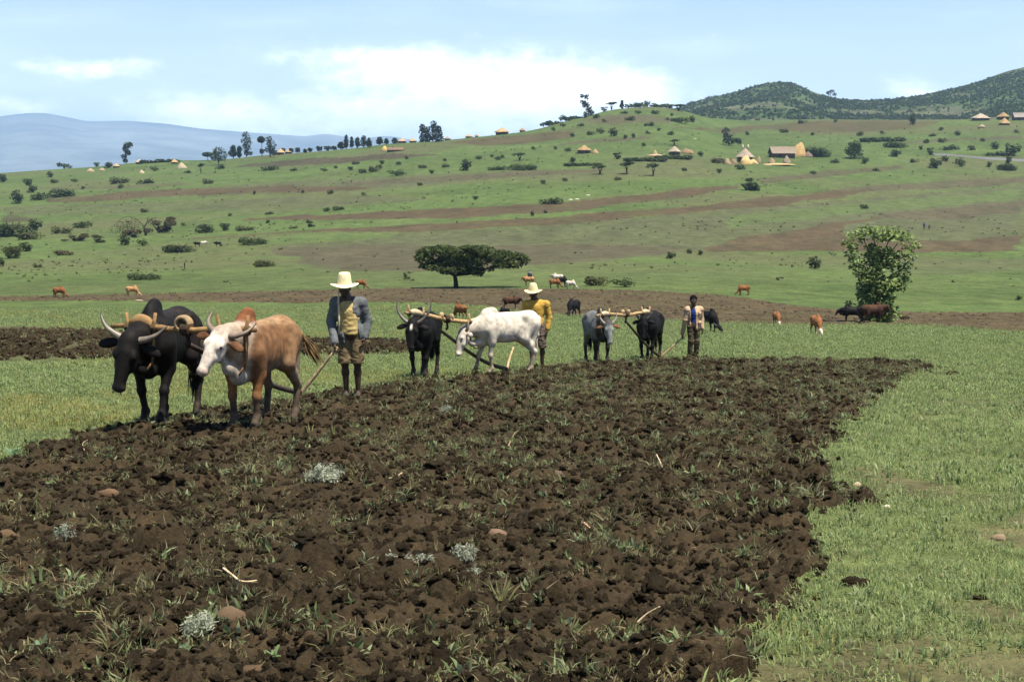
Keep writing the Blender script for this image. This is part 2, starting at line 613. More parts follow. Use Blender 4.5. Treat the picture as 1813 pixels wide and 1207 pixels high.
def land_colour(x, y):
    n = fbm2(x / 26.0, y / 26.0, 4, 61)
    n2 = fbm2(x / 3.0, y / 3.0, 4, 62)
    c = GREEN[None, :] * (0.92 + 0.5 * (n - 0.5))[:, None]
    c = c * (1 + 0.5 * (n2 - 0.5))[:, None]
    n4 = fbm2(x / 70.0 + 9, y / 45.0, 4, 64)
    ol = np.clip((n4 - 0.46) * 5, 0, 1)[:, None] * np.clip((y - 150) / 150, 0, 0.75)[:, None]
    c = c * (1 - ol) + np.array((0.076, 0.078, 0.035)) * ol
    dry = np.clip((fbm2(x / 9.0 + 3, y / 9.0, 4, 63) - 0.5) * 3.5, 0, 1)[:, None] * 0.45
    c = c * (1 - dry) + np.array((0.088, 0.106, 0.036)) * dry
    for col, s, poly in field_w:
        ys = np.mean([p[1] for p in poly])
        amp = ys * 0.012
        pa = np.array(poly)
        lo, hi = pa.min(0) - amp * 1.5, pa.max(0) + amp * 1.5
        ix = np.nonzero((x > lo[0]) & (x < hi[0]) & (y > lo[1]) & (y < hi[1]))[0]
        if len(ix) == 0:
            continue
        X, Y = x[ix], y[ix]
        m = inpoly(X + wob(X, Y, amp, amp * 5, 71), Y + wob(X, Y, amp, amp * 4, 72), poly)
        k = s * (0.92 + 0.5 * (fbm2(X / (ys * 0.02), Y / (ys * 0.05), 4, 73) - 0.35))
        k = np.where(m, np.clip(k, 0, 1), 0)[:, None]
        f = col[None, :] * (0.85 + 0.5 * (fbm2(X / (ys * .012), Y / (ys * .03), 3, 74) - 0.35))[:, None]
        c[ix] = c[ix] * (1 - k) + f * k
    m = in_strip(x, y)
    k = np.where(m, np.clip(0.95 - 1.2 * np.clip(fbm2(x / 2.2, y / 2.2, 3, 75) - 0.55, 0, 1), 0, 1), 0)[:, None]
    c = c * (1 - k) + np.array((0.056, 0.041, 0.025)) * k
    # thatch and earth show between the blades of the near grass
    w = (np.clip((70 - y) / 40, 0, 1) * 0.55)[:, None]
    c = c * (1 - w) + np.array((0.094, 0.106, 0.040)) * w
    # bare scuffed earth in the grass near the plot
    b = np.clip((fbm2(x / 1.1, y / 1.1, 4, 77) - 0.60) * 7, 0, 1) * np.clip((40 - y) / 20, 0, 1)
    b = (b * 0.6)[:, None]
    c = c * (1 - b) + np.array((0.082, 0.060, 0.036)) * b
    return np.clip(c, 0.004, 1)


def soil_h(x, y):
    wx, wy = x + 0.09 * fbm2(x / 0.08, y / 0.08, 3, 7) + 0.12 * vn2(x / 0.3, y / 0.3, 11), y + 0.09 * fbm2(x / 0.08, y / 0.08, 3, 9) + 0.12 * vn2(x / 0.3, y / 0.3, 13)
    h = 0.25 * lumps(wx, wy, 0.40, 101) * (0.2 + 1.4 * vn2(x / 0.9, y / 0.9, 113)) + 0.24 * lumps(wx, wy, 0.19, 111) + 0.22 * lumps(wx, wy, 0.085, 121) + 0.28 * lumps(x, y, 0.04, 131)
    h = h + 0.13 * (fbm2(x / 0.24, y / 0.24, 5, 141, 0.6) - 0.5) + 0.12 * (fbm2(x / 0.9, y / 0.9, 3, 151) - 0.5)
    return h - 0.01


def strip_h(x, y):
    return 0.25 * lumps(x, y, 0.55, 201) + 0.3 * lumps(x, y, 0.25, 211) + 0.22 * (fbm2(x / 3, y / 3, 3, 221) - 0.45)


def gz(x, y):
    x = np.atleast_1d(np.asarray(x, float))
    y = np.atleast_1d(np.asarray(y, float))
    z = zland(x, y)
    m = in_plot(x, y)
    return z + np.where(m, soil_h(x, y) * 0.7, 0)


# ------------------------------------------------------------------ ground sheet
def sheet_grid(s_ax, y_ax):
    S, Y = np.meshgrid(s_ax, y_ax)
    n, m = len(y_ax), len(s_ax)
    i = np.arange(n - 1)[:, None] * m + np.arange(m - 1)[None, :]
    F = np.stack([i, i + 1, i + m + 1, i + m], -1).reshape(-1, 4)
    return S, Y, F


def y_rows():
    v_near = np.arange(1330, 618, -5.0)
    ys = list(3600.0 / (v_near - 540))
    y = ys[-1]
    while y < 1000:
        y += max(0.6, min(y * y / 3600.0 * 0.55, y * 0.0085))
        ys.append(y)
    while y < 18700:
        y *= 1.12
        ys.append(y)
    return np.array([2.2, 3.0, 3.8] + [q for q in ys if q > 4.3])


def m_ground():
    m, t, out = mat_base('meadow')
    at_ = t.new('ShaderNodeAttribute', attribute_name='Col')
    geo = t.new('ShaderNodeNewGeometry')
    pos = geo.outputs['Position']
    n0 = t.noise(pos, 0.35, 5.0, 0.65)
    n1 = t.noise(pos, 2.2, 5.0, 0.65)
    n2 = t.noise(pos, 14.0, 4.0, 0.65)
    f = t.math('ADD', t.math('ADD', t.ramp(n0, 0.3, 0.7, -0.24, 0.24), t.ramp(n1, 0.3, 0.7, -0.30, 0.32)), t.ramp(n2, 0.3, 0.7, -0.2, 0.22))
    f = t.math('ADD', f, 1.0)
    col = t.mix(1.0, at_.outputs['Color'], t.new('ShaderNodeCombineColor', i_0=f, i_1=f, i_2=f), 'MULTIPLY')
    p = t.new('ShaderNodeBsdfPrincipled', i_Roughness=0.95)
    p.inputs['Specular IOR Level'].default_value = 0.1
    t.set(p.inputs['Base Color'], col)
    b = t.new('ShaderNodeBump')
    b.inputs['Strength'].default_value = 0.7
    b.inputs['Distance'].default_value = 0.12
    t.set(b.inputs['Height'], t.math('ADD', t.noise(pos, 3.0, 5.0, 0.7), t.math('MULTIPLY', t.noise(pos, 0.6, 3.0, 0.6), 1.5)))
    t.l.new(b.outputs[0], p.inputs['Normal'])
    t.l.new(p.outputs[0], out.inputs[0])
    return m


def build_land():
    s_mid = np.linspace((-260 - 906.5) / F_PX, (2070 - 906.5) / F_PX, 860)
    s_l = -np.geomspace(1.45, -s_mid[0] * 1.04, 26)
    s_r = np.geomspace(s_mid[-1] * 1.04, 1.45, 26)
    s_ax = np.concatenate([s_l, s_mid, s_r])
    y_ax = y_rows()
    S, Y, F = sheet_grid(s_ax, y_ax)
    X = (S * Y).ravel()
    Y = Y.ravel()
    Z = zland(X, Y)
    cols = land_colour(X, Y)
    pm = inpoly(X, Y, plot_w)
    Z = Z - np.where(pm, 0.10, 0.0)
    sm = in_strip(X, Y)
    Z = Z + np.where(sm, strip_h(X, Y), 0)
    bm = inpoly(X, Y, field_w[-1][2])
    Z = Z + np.where(bm, 0.22 * lumps(X, Y, 0.8, 231) + 0.08 * (vn2(X / 0.6, Y / 2.0, 233)), 0)
    V = np.stack([X, Y, Z], -1)
    o = link('ground', mesh_from('ground', V, F, cols), m_ground())
    tag(o, 'green pasture land with ploughed and fallow strips rising to a ridge', kind='structure')
    # the land goes on behind the photographer
    xs = np.linspace(-140, 140, 30)
    yb = np.array([2.2, -5, -20, -60, -160.])
    S2, Y2, F2 = sheet_grid(xs, yb)
    w = np.clip((2.2 - Y2.ravel()) / 7, 0, 1)
    X2 = S2.ravel() * (0.05 * (1 - w) + w)
    Z2 = zland(X2, Y2.ravel())
    o2 = link('meadow_ground', mesh_from('meadow_ground', np.stack([X2, Y2.ravel(), Z2 - np.where(Y2.ravel() < 0, 0, 0.02)], -1), F2[:, ::-1], land_colour(X2, Y2.ravel())), bpy.data.materials['meadow'])
    tag(o2, kind='structure')


build_land()


# ------------------------------------------------------------------ freshly ploughed plot
def m_soil():
    m, t, out = mat_base('tilled_soil')
    at_ = t.new('ShaderNodeAttribute', attribute_name='Col')
    pos = t.new('ShaderNodeTexCoord').outputs['Object']
    n1 = t.noise(pos, 4.0, 5.0, 0.65)
    n2 = t.noise(pos, 38.0, 5.0, 0.7)
    f = t.math('ADD', t.ramp(n1, 0.3, 0.7, 0.72, 1.28), t.ramp(n2, 0.3, 0.7, -0.28, 0.30))
    col = t.mix(1.0, at_.outputs['Color'], t.new('ShaderNodeCombineColor', i_0=f, i_1=f, i_2=f), 'MULTIPLY')
    p = t.new('ShaderNodeBsdfPrincipled', i_Roughness=0.95)
    p.inputs['Specular IOR Level'].default_value = 0.12
    t.set(p.inputs['Base Color'], col)
    b = t.new('ShaderNodeBump')
    b.inputs['Strength'].default_value = 0.9
    b.inputs['Distance'].default_value = 0.035
    t.set(b.inputs['Height'], t.math('ADD', t.noise(pos, 26.0, 6.0, 0.72), t.math('MULTIPLY', t.noise(pos, 90.0, 4.0, 0.7), 0.4)))
    t.l.new(b.outputs[0], p.inputs['Normal'])
    t.l.new(p.outputs[0], out.inputs[0])
    return m


M['soil'] = m_soil()
SOIL = np.array((0.0385, 0.0275, 0.0148))


def soil_colour(x, y, h=None):
    n = fbm2(x / 0.5, y / 0.5, 4, 161)
    c = SOIL[None, :] * (0.75 + 0.6 * n)[:, None]
    w = np.clip((fbm2(x / 0.35 + 5, y / 0.35, 3, 163) - 0.58) * 6, 0, 1)[:, None] * 0.5
    return c * (1 - w) + np.array((0.070, 0.048, 0.026)) * w


def build_plot():
    s_ax = np.linspace((-420 - 906.5) / F_PX, (1720 - 906.5) / F_PX, 940)
    v = np.concatenate([np.arange(1420, 1215, -8.0), np.arange(1215, 634.5, -1.45)])
    y_ax = 3600.0 / (v - 540)
    S, Y, F = sheet_grid(s_ax, y_ax)
    X, Y = (S * Y).ravel(), Y.ravel()
    m = in_plot(X, Y)
    # keep a one-cell skirt that dives under the grass
    keep = m[F].any(1)
    mg = m.reshape(S.shape).astype(float)
    for ax, k in ((1, 9), (0, 3), (1, 9), (0, 3)):
        mg = np.apply_along_axis(lambda r: np.convolve(np.pad(r, k // 2, mode='edge'), np.ones(k) / k, 'valid'), ax, mg)
    edge = np.clip((mg.ravel() - 0.45) / 0.5, 0, 1)
    h = soil_h(X, Y) * (0.35 + 0.65 * edge)
    Z = zland(X, Y) + np.where(m, h, -0.06)
    used = np.unique(F[keep])
    idx = np.full(len(X), -1)
    idx[used] = np.arange(len(used))
    V = np.stack([X, Y, Z], -1)[used]
    o = link('ploughed_soil', mesh_from('ploughed_soil', V, idx[F[keep]], soil_colour(X, Y)[used]), M['soil'])
    tag(o, 'dark brown freshly ploughed plot of clods and turned roots', kind='structure')


build_plot()

# ------------------------------------------------------------------ far hills, mountains, road


def heightfield(name, us, vs_, y0, y1, zbase, rows, mat, colf, rough, seed, back=1.25):
    us = np.array(us, float)
    vs_ = np.array(vs_, float)
    u = np.linspace(us[0], us[-1], int((us[-1] - us[0]) / 4))
    v = np.interp(u, us, vs_)
    k = np.exp(-0.5 * (np.arange(-6, 7) / 2.6) ** 2)
    v = np.convolve(np.pad(v, 6, mode='edge'), k / k.sum(), 'valid')
    s = (u - 906.5) / F_PX
    fr = np.concatenate([np.linspace(0, 1, rows), 1 + np.linspace(0.06, 1, 8)])
    S, FR = np.meshgrid(s, fr)
    Y = y0 + (y1 - y0) * FR
    X = S * Y
    top = z_of(v, y1)[None, :]
    q = np.clip(FR, 0, 1)
    prof = q ** 1.15
    fall = np.where(FR > 1, 1 - (FR - 1) ** 1.5 * 1.0, 1)
    Z = zbase + (top - zbase) * prof * fall
    Z = Z + (fbm2(X / rough, Y / rough, 5, seed) - 0.5) * (top - zbase) * 0.22 * np.sin(np.pi * np.clip(q, 0, 1)) ** 0.7
    n, m = len(fr), len(s)
    i = np.arange(n - 1)[:, None] * m + np.arange(m - 1)[None, :]
    F = np.stack([i, i + 1, i + m + 1, i + m], -1).reshape(-1, 4)
    x, y, z = X.ravel(), Y.ravel(), Z.ravel()
    o = link(name, mesh_from(name, np.stack([x, y, z], -1), F, colf(x, y)), mat)
    return o, (X, Y, Z)


M['hill'] = mat_vcol('hill_scrub_ground', 0.95, 0.05, 0.05, 0.35, 0.25, 0.8, 4.0)


def hill_col(x, y):
    n = fbm2(x / 60, y / 60, 4, 301)
    c = np.array((0.046, 0.070, 0.027))[None, :] * (0.75 + 0.6 * n)[:, None]
    p = np.clip((fbm2(x / 34, y / 70, 4, 303) - 0.60) * 9, 0, 1)[:, None] * 0.6
    return c * (1 - p) + np.array((0.115, 0.105, 0.070)) * p


hill, HILL = heightfield('hill', [1140, 1200, 1230, 1260, 1290, 1330, 1370, 1395, 1415, 1430, 1470, 1520, 1570, 1620, 1670, 1720, 1770, 1813, 1900, 2050, 2200, 2400],
                         [204, 190, 178, 171, 165, 152, 144, 146, 154, 163, 174, 178, 176, 169, 158, 145, 126, 116, 98, 80, 84, 120], 1120, 1900, 26, 90, M['hill'], hill_col, 220, 305)
tag(hill, 'bushy dark green hills behind the farms', kind='structure')
M['mountain'] = mat_vcol('mountain_slopes', 0.95, 0.02, 0.002, 0.3, 0.01, 0.5, 60.0)


def mtn_col(x, y):
    n = fbm2(x / 900, y / 900, 5, 311)
    return np.array((0.105, 0.11, 0.105))[None, :] * (0.3 + 1.6 * n)[:, None]


mtn, _ = heightfield('mountains', [-1400, -700, -300, -60, 0, 50, 90, 130, 160, 230, 300, 360, 450, 520, 545, 580, 600, 640, 665, 690, 710, 760, 850, 1000, 1400, 2200, 3000],
                     [236, 240, 226, 213, 208, 201, 200, 208, 215, 214, 219, 228, 235, 240, 242, 236, 240, 247, 243, 240, 244, 254, 262, 270, 280, 276, 284], 9000, 15000, -140, 40, M['mountain'], mtn_col, 2500, 313)
tag(mtn, 'hazy blue mountain range on the far horizon', kind='structure')


def road():
    m, t, out = mat_base('asphalt')
    p = t.new('ShaderNodeBsdfPrincipled', i_Roughness=0.85)
    t.set(p.inputs['Base Color'], t.mix(t.noise(None, 3.0), (0.08, 0.083, 0.088), (0.12, 0.12, 0.12)))
    t.l.new(p.outputs[0], out.inputs[0])
    c = [ground(u, v) for u, v in ((1650, 274), (1677, 275), (1710, 278), (1740, 281), (1780, 283), (1830, 286), (1900, 291), (2000, 297))]
    P = []
    for i in range(len(c) - 1):
        for k in range(12):
            P.append(c[i].lerp(c[i + 1], k / 12))
    V, F, = [], []
    for i, p_ in enumerate(P):
        for q in (-4.5, -3, -1.5, 0, 1.5, 3, 4.5):
            y = p_.y + q
            V.append((p_.x, y, float(zland(p_.x, y)) + (0.45 if abs(q) < 4 else -0.3)))
    for i in range(len(P) - 1):
        for k in range(6):
            a = i * 7 + k
            F.append((a, a + 7, a + 8, a + 1))
    o = link('road', mesh_from('road', np.array(V), F), m)
    tag(o, 'grey asphalt road crossing the hillside behind bushes', kind='structure')


road()


def build_haze():
    m, t, out = mat_base('haze')
    p = t.new('ShaderNodeVolumePrincipled')
    t.set(p.inputs['Color'], (0.44, 0.66, 1.0))
    p.inputs['Density'].default_value = HAZE_DENSITY
    p.inputs['Anisotropy'].default_value = 0.15
    t.l.new(p.outputs[0], out.inputs['Volume'])
    b = MB()
    x0, x1, y0, y1, z0, z1 = -33000, 33000, -220, 22500, -160, 760
    b.add([(x0, y0, z0), (x1, y0, z0), (x1, y1, z0), (x0, y1, z0), (x0, y0, z1), (x1, y0, z1), (x1, y1, z1), (x0, y1, z1)],
          [(3, 2, 1, 0), (4, 5, 6, 7), (0, 1, 5, 4), (1, 2, 6, 5), (2, 3, 7, 6), (3, 0, 4, 7)])
    o = b.obj('haze', m, smooth=False)
    tag(o, 'thin bluish air over the whole valley', kind='stuff')


HAZE_DENSITY = 8.0e-5
build_haze()
# ------------------------------------------------------------------ smooth bodies: signed distance shapes blended and meshed
class Body:
    def __init__(s):
        s.p = []

    def cone(s, a, b, ra, rb, tag_='body', k=0.06):
        s.p.append(('c', np.array(a, float), np.array(b, float), ra, rb, tag_, k))
        return s

    def ell(s, c, r, tag_='body', k=0.08, rot=None):
        s.p.append(('e', np.array(c, float), np.array(r, float), None if rot is None else np.array(rot.to_3x3()) if hasattr(rot, 'to_3x3') else np.array(rot), None, tag_, k))
        return s

    def cut_box(s, c, h, rot=None, k=0.01):
        s.p.append(('b', np.array(c, float), np.array(h, float), None if rot is None else np.array(rot), None, None, k))
        return s

    @staticmethod
    def d1(q, P):
        if q[0] == 'c':
            a, b, ra, rb = q[1:5]
            ba = b - a
            l2 = max(ba @ ba, 1e-9)
            h = np.clip(((P - a) @ ba) / l2, 0, 1)
            return np.sqrt(((P - a - h[:, None] * ba) ** 2).sum(1)) - (ra + (rb - ra) * h)
        L = P - q[1]
        if q[3] is not None:
            L = L @ q[3]
        if q[0] == 'e':
            r = q[2]
            k0 = np.sqrt(((L / r) ** 2).sum(1))
            k1 = np.sqrt(((L / (r * r)) ** 2).sum(1)) + 1e-9
            return k0 * (k0 - 1) / k1
        d = np.abs(L) - q[2]
        return np.sqrt((np.maximum(d, 0) ** 2).sum(1)) + np.minimum(d.max(1), 0)

    def bbox(s, q):
        if q[0] == 'c':
            r = max(q[3], q[4])
            return np.minimum(q[1], q[2]) - r, np.maximum(q[1], q[2]) + r
        r = q[2] if q[3] is None else np.full(3, np.linalg.norm(q[2]) if q[0] == 'b' else q[2].max())
        return q[1] - r, q[1] + r

    def sdf(s, P):
        d = np.full(len(P), 9.0)
        for q in s.p:
            e = s.d1(q, P)
            k = q[6]
            if q[0] == 'b':
                h = np.clip(0.5 - 0.5 * (d + e) / k, 0, 1)
                d = d * (1 - h) + (-e) * h + k * h * (1 - h)
            else:
                h = np.clip(0.5 + 0.5 * (d - e) / k, 0, 1)
                d = d * (1 - h) + e * h - k * h * (1 - h)
        return d

    def tags(s, P, sharp=0.035):
        W, T = {}, []
        for q in s.p:
            if q[5] is None:
                continue
            w = np.exp(-np.maximum(s.d1(q, P), -0.3 * sharp) / sharp * 1.6)
            W[q[5]] = np.maximum(W.get(q[5], 0), w)
        tot = sum(v ** 2 for v in W.values()) + 1e-12
        return {k: v ** 2 / tot for k, v in W.items()}

    def mesh(s, h, wrinkle=None):
        los, his = zip(*[s.bbox(q) for q in s.p if q[0] != 'b'])
        lo = np.min(los, 0) - 3 * h
        hi = np.max(his, 0) + 3 * h
        n = np.ceil((hi - lo) / h).astype(int) + 1
        D = np.full(n, 9.0)
        ax = [lo[i] + np.arange(n[i]) * h for i in range(3)]
        for q in s.p:
            k = q[6]
            a, b = s.bbox(q)
            m = k + 2.5 * h + (0 if q[0] == 'b' else 0.02)
            i0 = np.clip(((a - m - lo) / h).astype(int), 0, n)
            i1 = np.clip(np.ceil((b + m - lo) / h).astype(int) + 1, 0, n)
            if np.any(i1 <= i0):
                continue
            g = np.meshgrid(*[ax[i][i0[i]:i1[i]] for i in range(3)], indexing='ij')
            P = np.stack([w.ravel() for w in g], -1)
            e = s.d1(q, P).reshape(g[0].shape)
            sl = tuple(slice(i0[i], i1[i]) for i in range(3))
            d = D[sl]
            if q[0] == 'b':
                hh = np.clip(0.5 - 0.5 * (d + e) / k, 0, 1)
                D[sl] = d * (1 - hh) - e * hh + k * hh * (1 - hh)
            else:
                hh = np.clip(0.5 + 0.5 * (d - e) / k, 0, 1)
                D[sl] = d * (1 - hh) + e * hh - k * hh * (1 - hh)
        V, F = surface_nets(D, lo, h)
        for _ in range(2):
            d = s.sdf(V)
            G = np.stack([s.sdf(V + np.eye(3)[i] * h * 0.2) - d for i in range(3)], -1) / (h * 0.2)
            gn = np.maximum((G ** 2).sum(1), 0.2)
            V = V - np.clip(d / gn, -h, h)[:, None] * G
        if wrinkle is not None:
            nrm = G / np.sqrt(gn)[:, None]
            V = V + nrm * wrinkle(V)[:, None]
        return V, F


def surface_nets(D, lo, h):
    n = np.array(D.shape)
    s = D < 0
    c = n - 1
    corners = [(i, j, k) for i in (0, 1) for j in (0, 1) for k in (0, 1)]
    cnt = np.zeros(c, int)
    for i, j, k in corners:
        cnt += s[i:i + c[0], j:j + c[1], k:k + c[2]]
    act = (cnt > 0) & (cnt < 8)
    idx = np.full(c, -1)
    cells = np.argwhere(act)
    idx[act] = np.arange(len(cells))
    pos = np.zeros((len(cells), 3))
    num = np.zeros(len(cells))
    for a in corners:
        for ax in range(3):
            if a[ax]:
                continue
            b = list(a)
            b[ax] = 1
            da = D[cells[:, 0] + a[0], cells[:, 1] + a[1], cells[:, 2] + a[2]]
            db = D[cells[:, 0] + b[0], cells[:, 1] + b[1], cells[:, 2] + b[2]]
            x = (da < 0) != (db < 0)
            t = np.where(x, da / (da - db + 1e-12), 0)
            p = np.tile(np.array(a, float), (len(cells), 1))
            p[:, ax] += t
            pos += p * x[:, None]
            num += x
    V = lo + (cells + pos / num[:, None]) * h
    F = []
    for ax in range(3):
        o1, o2 = (ax + 1) % 3, (ax + 2) % 3
        sl0 = [slice(None)] * 3
        sl1 = [slice(None)] * 3
        sl0[ax] = slice(0, n[ax] - 1)
        sl1[ax] = slice(1, n[ax])
        a, b = s[tuple(sl0)], s[tuple(sl1)]
        e = np.argwhere(a != b)
        ok = (e[:, o1] > 0) & (e[:, o2] > 0) & (e[:, o1] < n[o1] - 1) & (e[:, o2] < n[o2] - 1)
        e = e[ok]
        inside = a[e[:, 0], e[:, 1], e[:, 2]]
        q = []
        for d1, d2 in ((0, 0), (1, 0), (1, 1), (0, 1)):
            ee = e.copy()
            ee[:, o1] -= d1
            ee[:, o2] -= d2
            q.append(idx[ee[:, 0], ee[:, 1], ee[:, 2]])
        q = np.stack(q, -1)
        q[~inside] = q[~inside][:, ::-1]
        F.append(q)
    return V, np.concatenate(F)


# ------------------------------------------------------------------ cattle
def V3(*a):
    return np.array(a, float)


def lerp(a, b, t):
    return a + (b - a) * t


COATS = {}


def coat(name, default, **kw):
    COATS[name] = (default, kw)


BLK = (0.0065, 0.006, 0.006)
coat('black', BLK, muzzle=(0.022, 0.019, 0.018), lowleg=(0.013, 0.011, 0.010), ear=(0.012, 0.01, 0.01))
coat('black_dusty', (0.008, 0.007, 0.0065), back=(0.020, 0.015, 0.012), rump=(0.013, 0.010, 0.009), muzzle=(0.03, 0.026, 0.024), lowleg=(0.012, 0.010, 0.009))
coat('redwhite', (0.160, 0.083, 0.042), back=(0.27, 0.168, 0.090), rump=(0.205, 0.115, 0.058), head=(0.60, 0.52, 0.44), muzzle=(0.42, 0.31, 0.25), dewlap=(0.33, 0.285, 0.24),  # back and rump lighter: sunlight on the upper side put into the coat colour
     neck=(0.34, 0.26, 0.20), belly=(0.20, 0.16, 0.125), chest=(0.30, 0.24, 0.19), lowleg=(0.085, 0.062, 0.045), foreleg=(0.21, 0.095, 0.036), hindleg=(0.20, 0.145, 0.10), ear=(0.12, 0.055, 0.025), hump=(0.16, 0.06, 0.022), tail=(0.23, 0.13, 0.05), flank=(0.155, 0.078, 0.037))
coat('white', (0.50, 0.445, 0.37), head=(0.44, 0.39, 0.33), neck=(0.40, 0.35, 0.29), muzzle=(0.62, 0.52, 0.44), dewlap=(0.46, 0.40, 0.34), foreleg=(0.44, 0.37, 0.29), lowleg=(0.32, 0.25, 0.18), belly=(0.50, 0.44, 0.37), hump=(0.56, 0.48, 0.39), ear=(0.5, 0.42, 0.35), tail=(0.5, 0.43, 0.35), back=(0.56, 0.50, 0.42))
coat('grey', (0.12, 0.12, 0.117), head=(0.21, 0.215, 0.21), muzzle=(0.33, 0.32, 0.31), neck=(0.035, 0.032, 0.030), chest=(0.02, 0.018, 0.017), dewlap=(0.022, 0.02, 0.019), foreleg=(0.018, 0.016, 0.015), lowleg=(0.02, 0.018, 0.016), hump=(0.03, 0.03, 0.03), ear=(0.19, 0.09, 0.045))
coat('brown', (0.19, 0.075, 0.028), belly=(0.14, 0.055, 0.022), lowleg=(0.10, 0.05, 0.025), muzzle=(0.10, 0.06, 0.04), head=(0.16, 0.065, 0.026))
coat('tan', (0.36, 0.19, 0.085), lowleg=(0.26, 0.15, 0.08), muzzle=(0.5, 0.4, 0.32), head=(0.40, 0.26, 0.15), belly=(0.3, 0.18, 0.09))
coat('brownwhite', (0.24, 0.10, 0.038), head=(0.55, 0.46, 0.38), muzzle=(0.6, 0.5, 0.42), lowleg=(0.45, 0.36, 0.28))
coat('darkbrown', (0.045, 0.022, 0.012), back=(0.10, 0.035, 0.014), belly=(0.03, 0.016, 0.01), lowleg=(0.02, 0.012, 0.009))
coat('blackwhite', BLK, muzzle=(0.5, 0.46, 0.42), belly=(0.4, 0.36, 0.32))


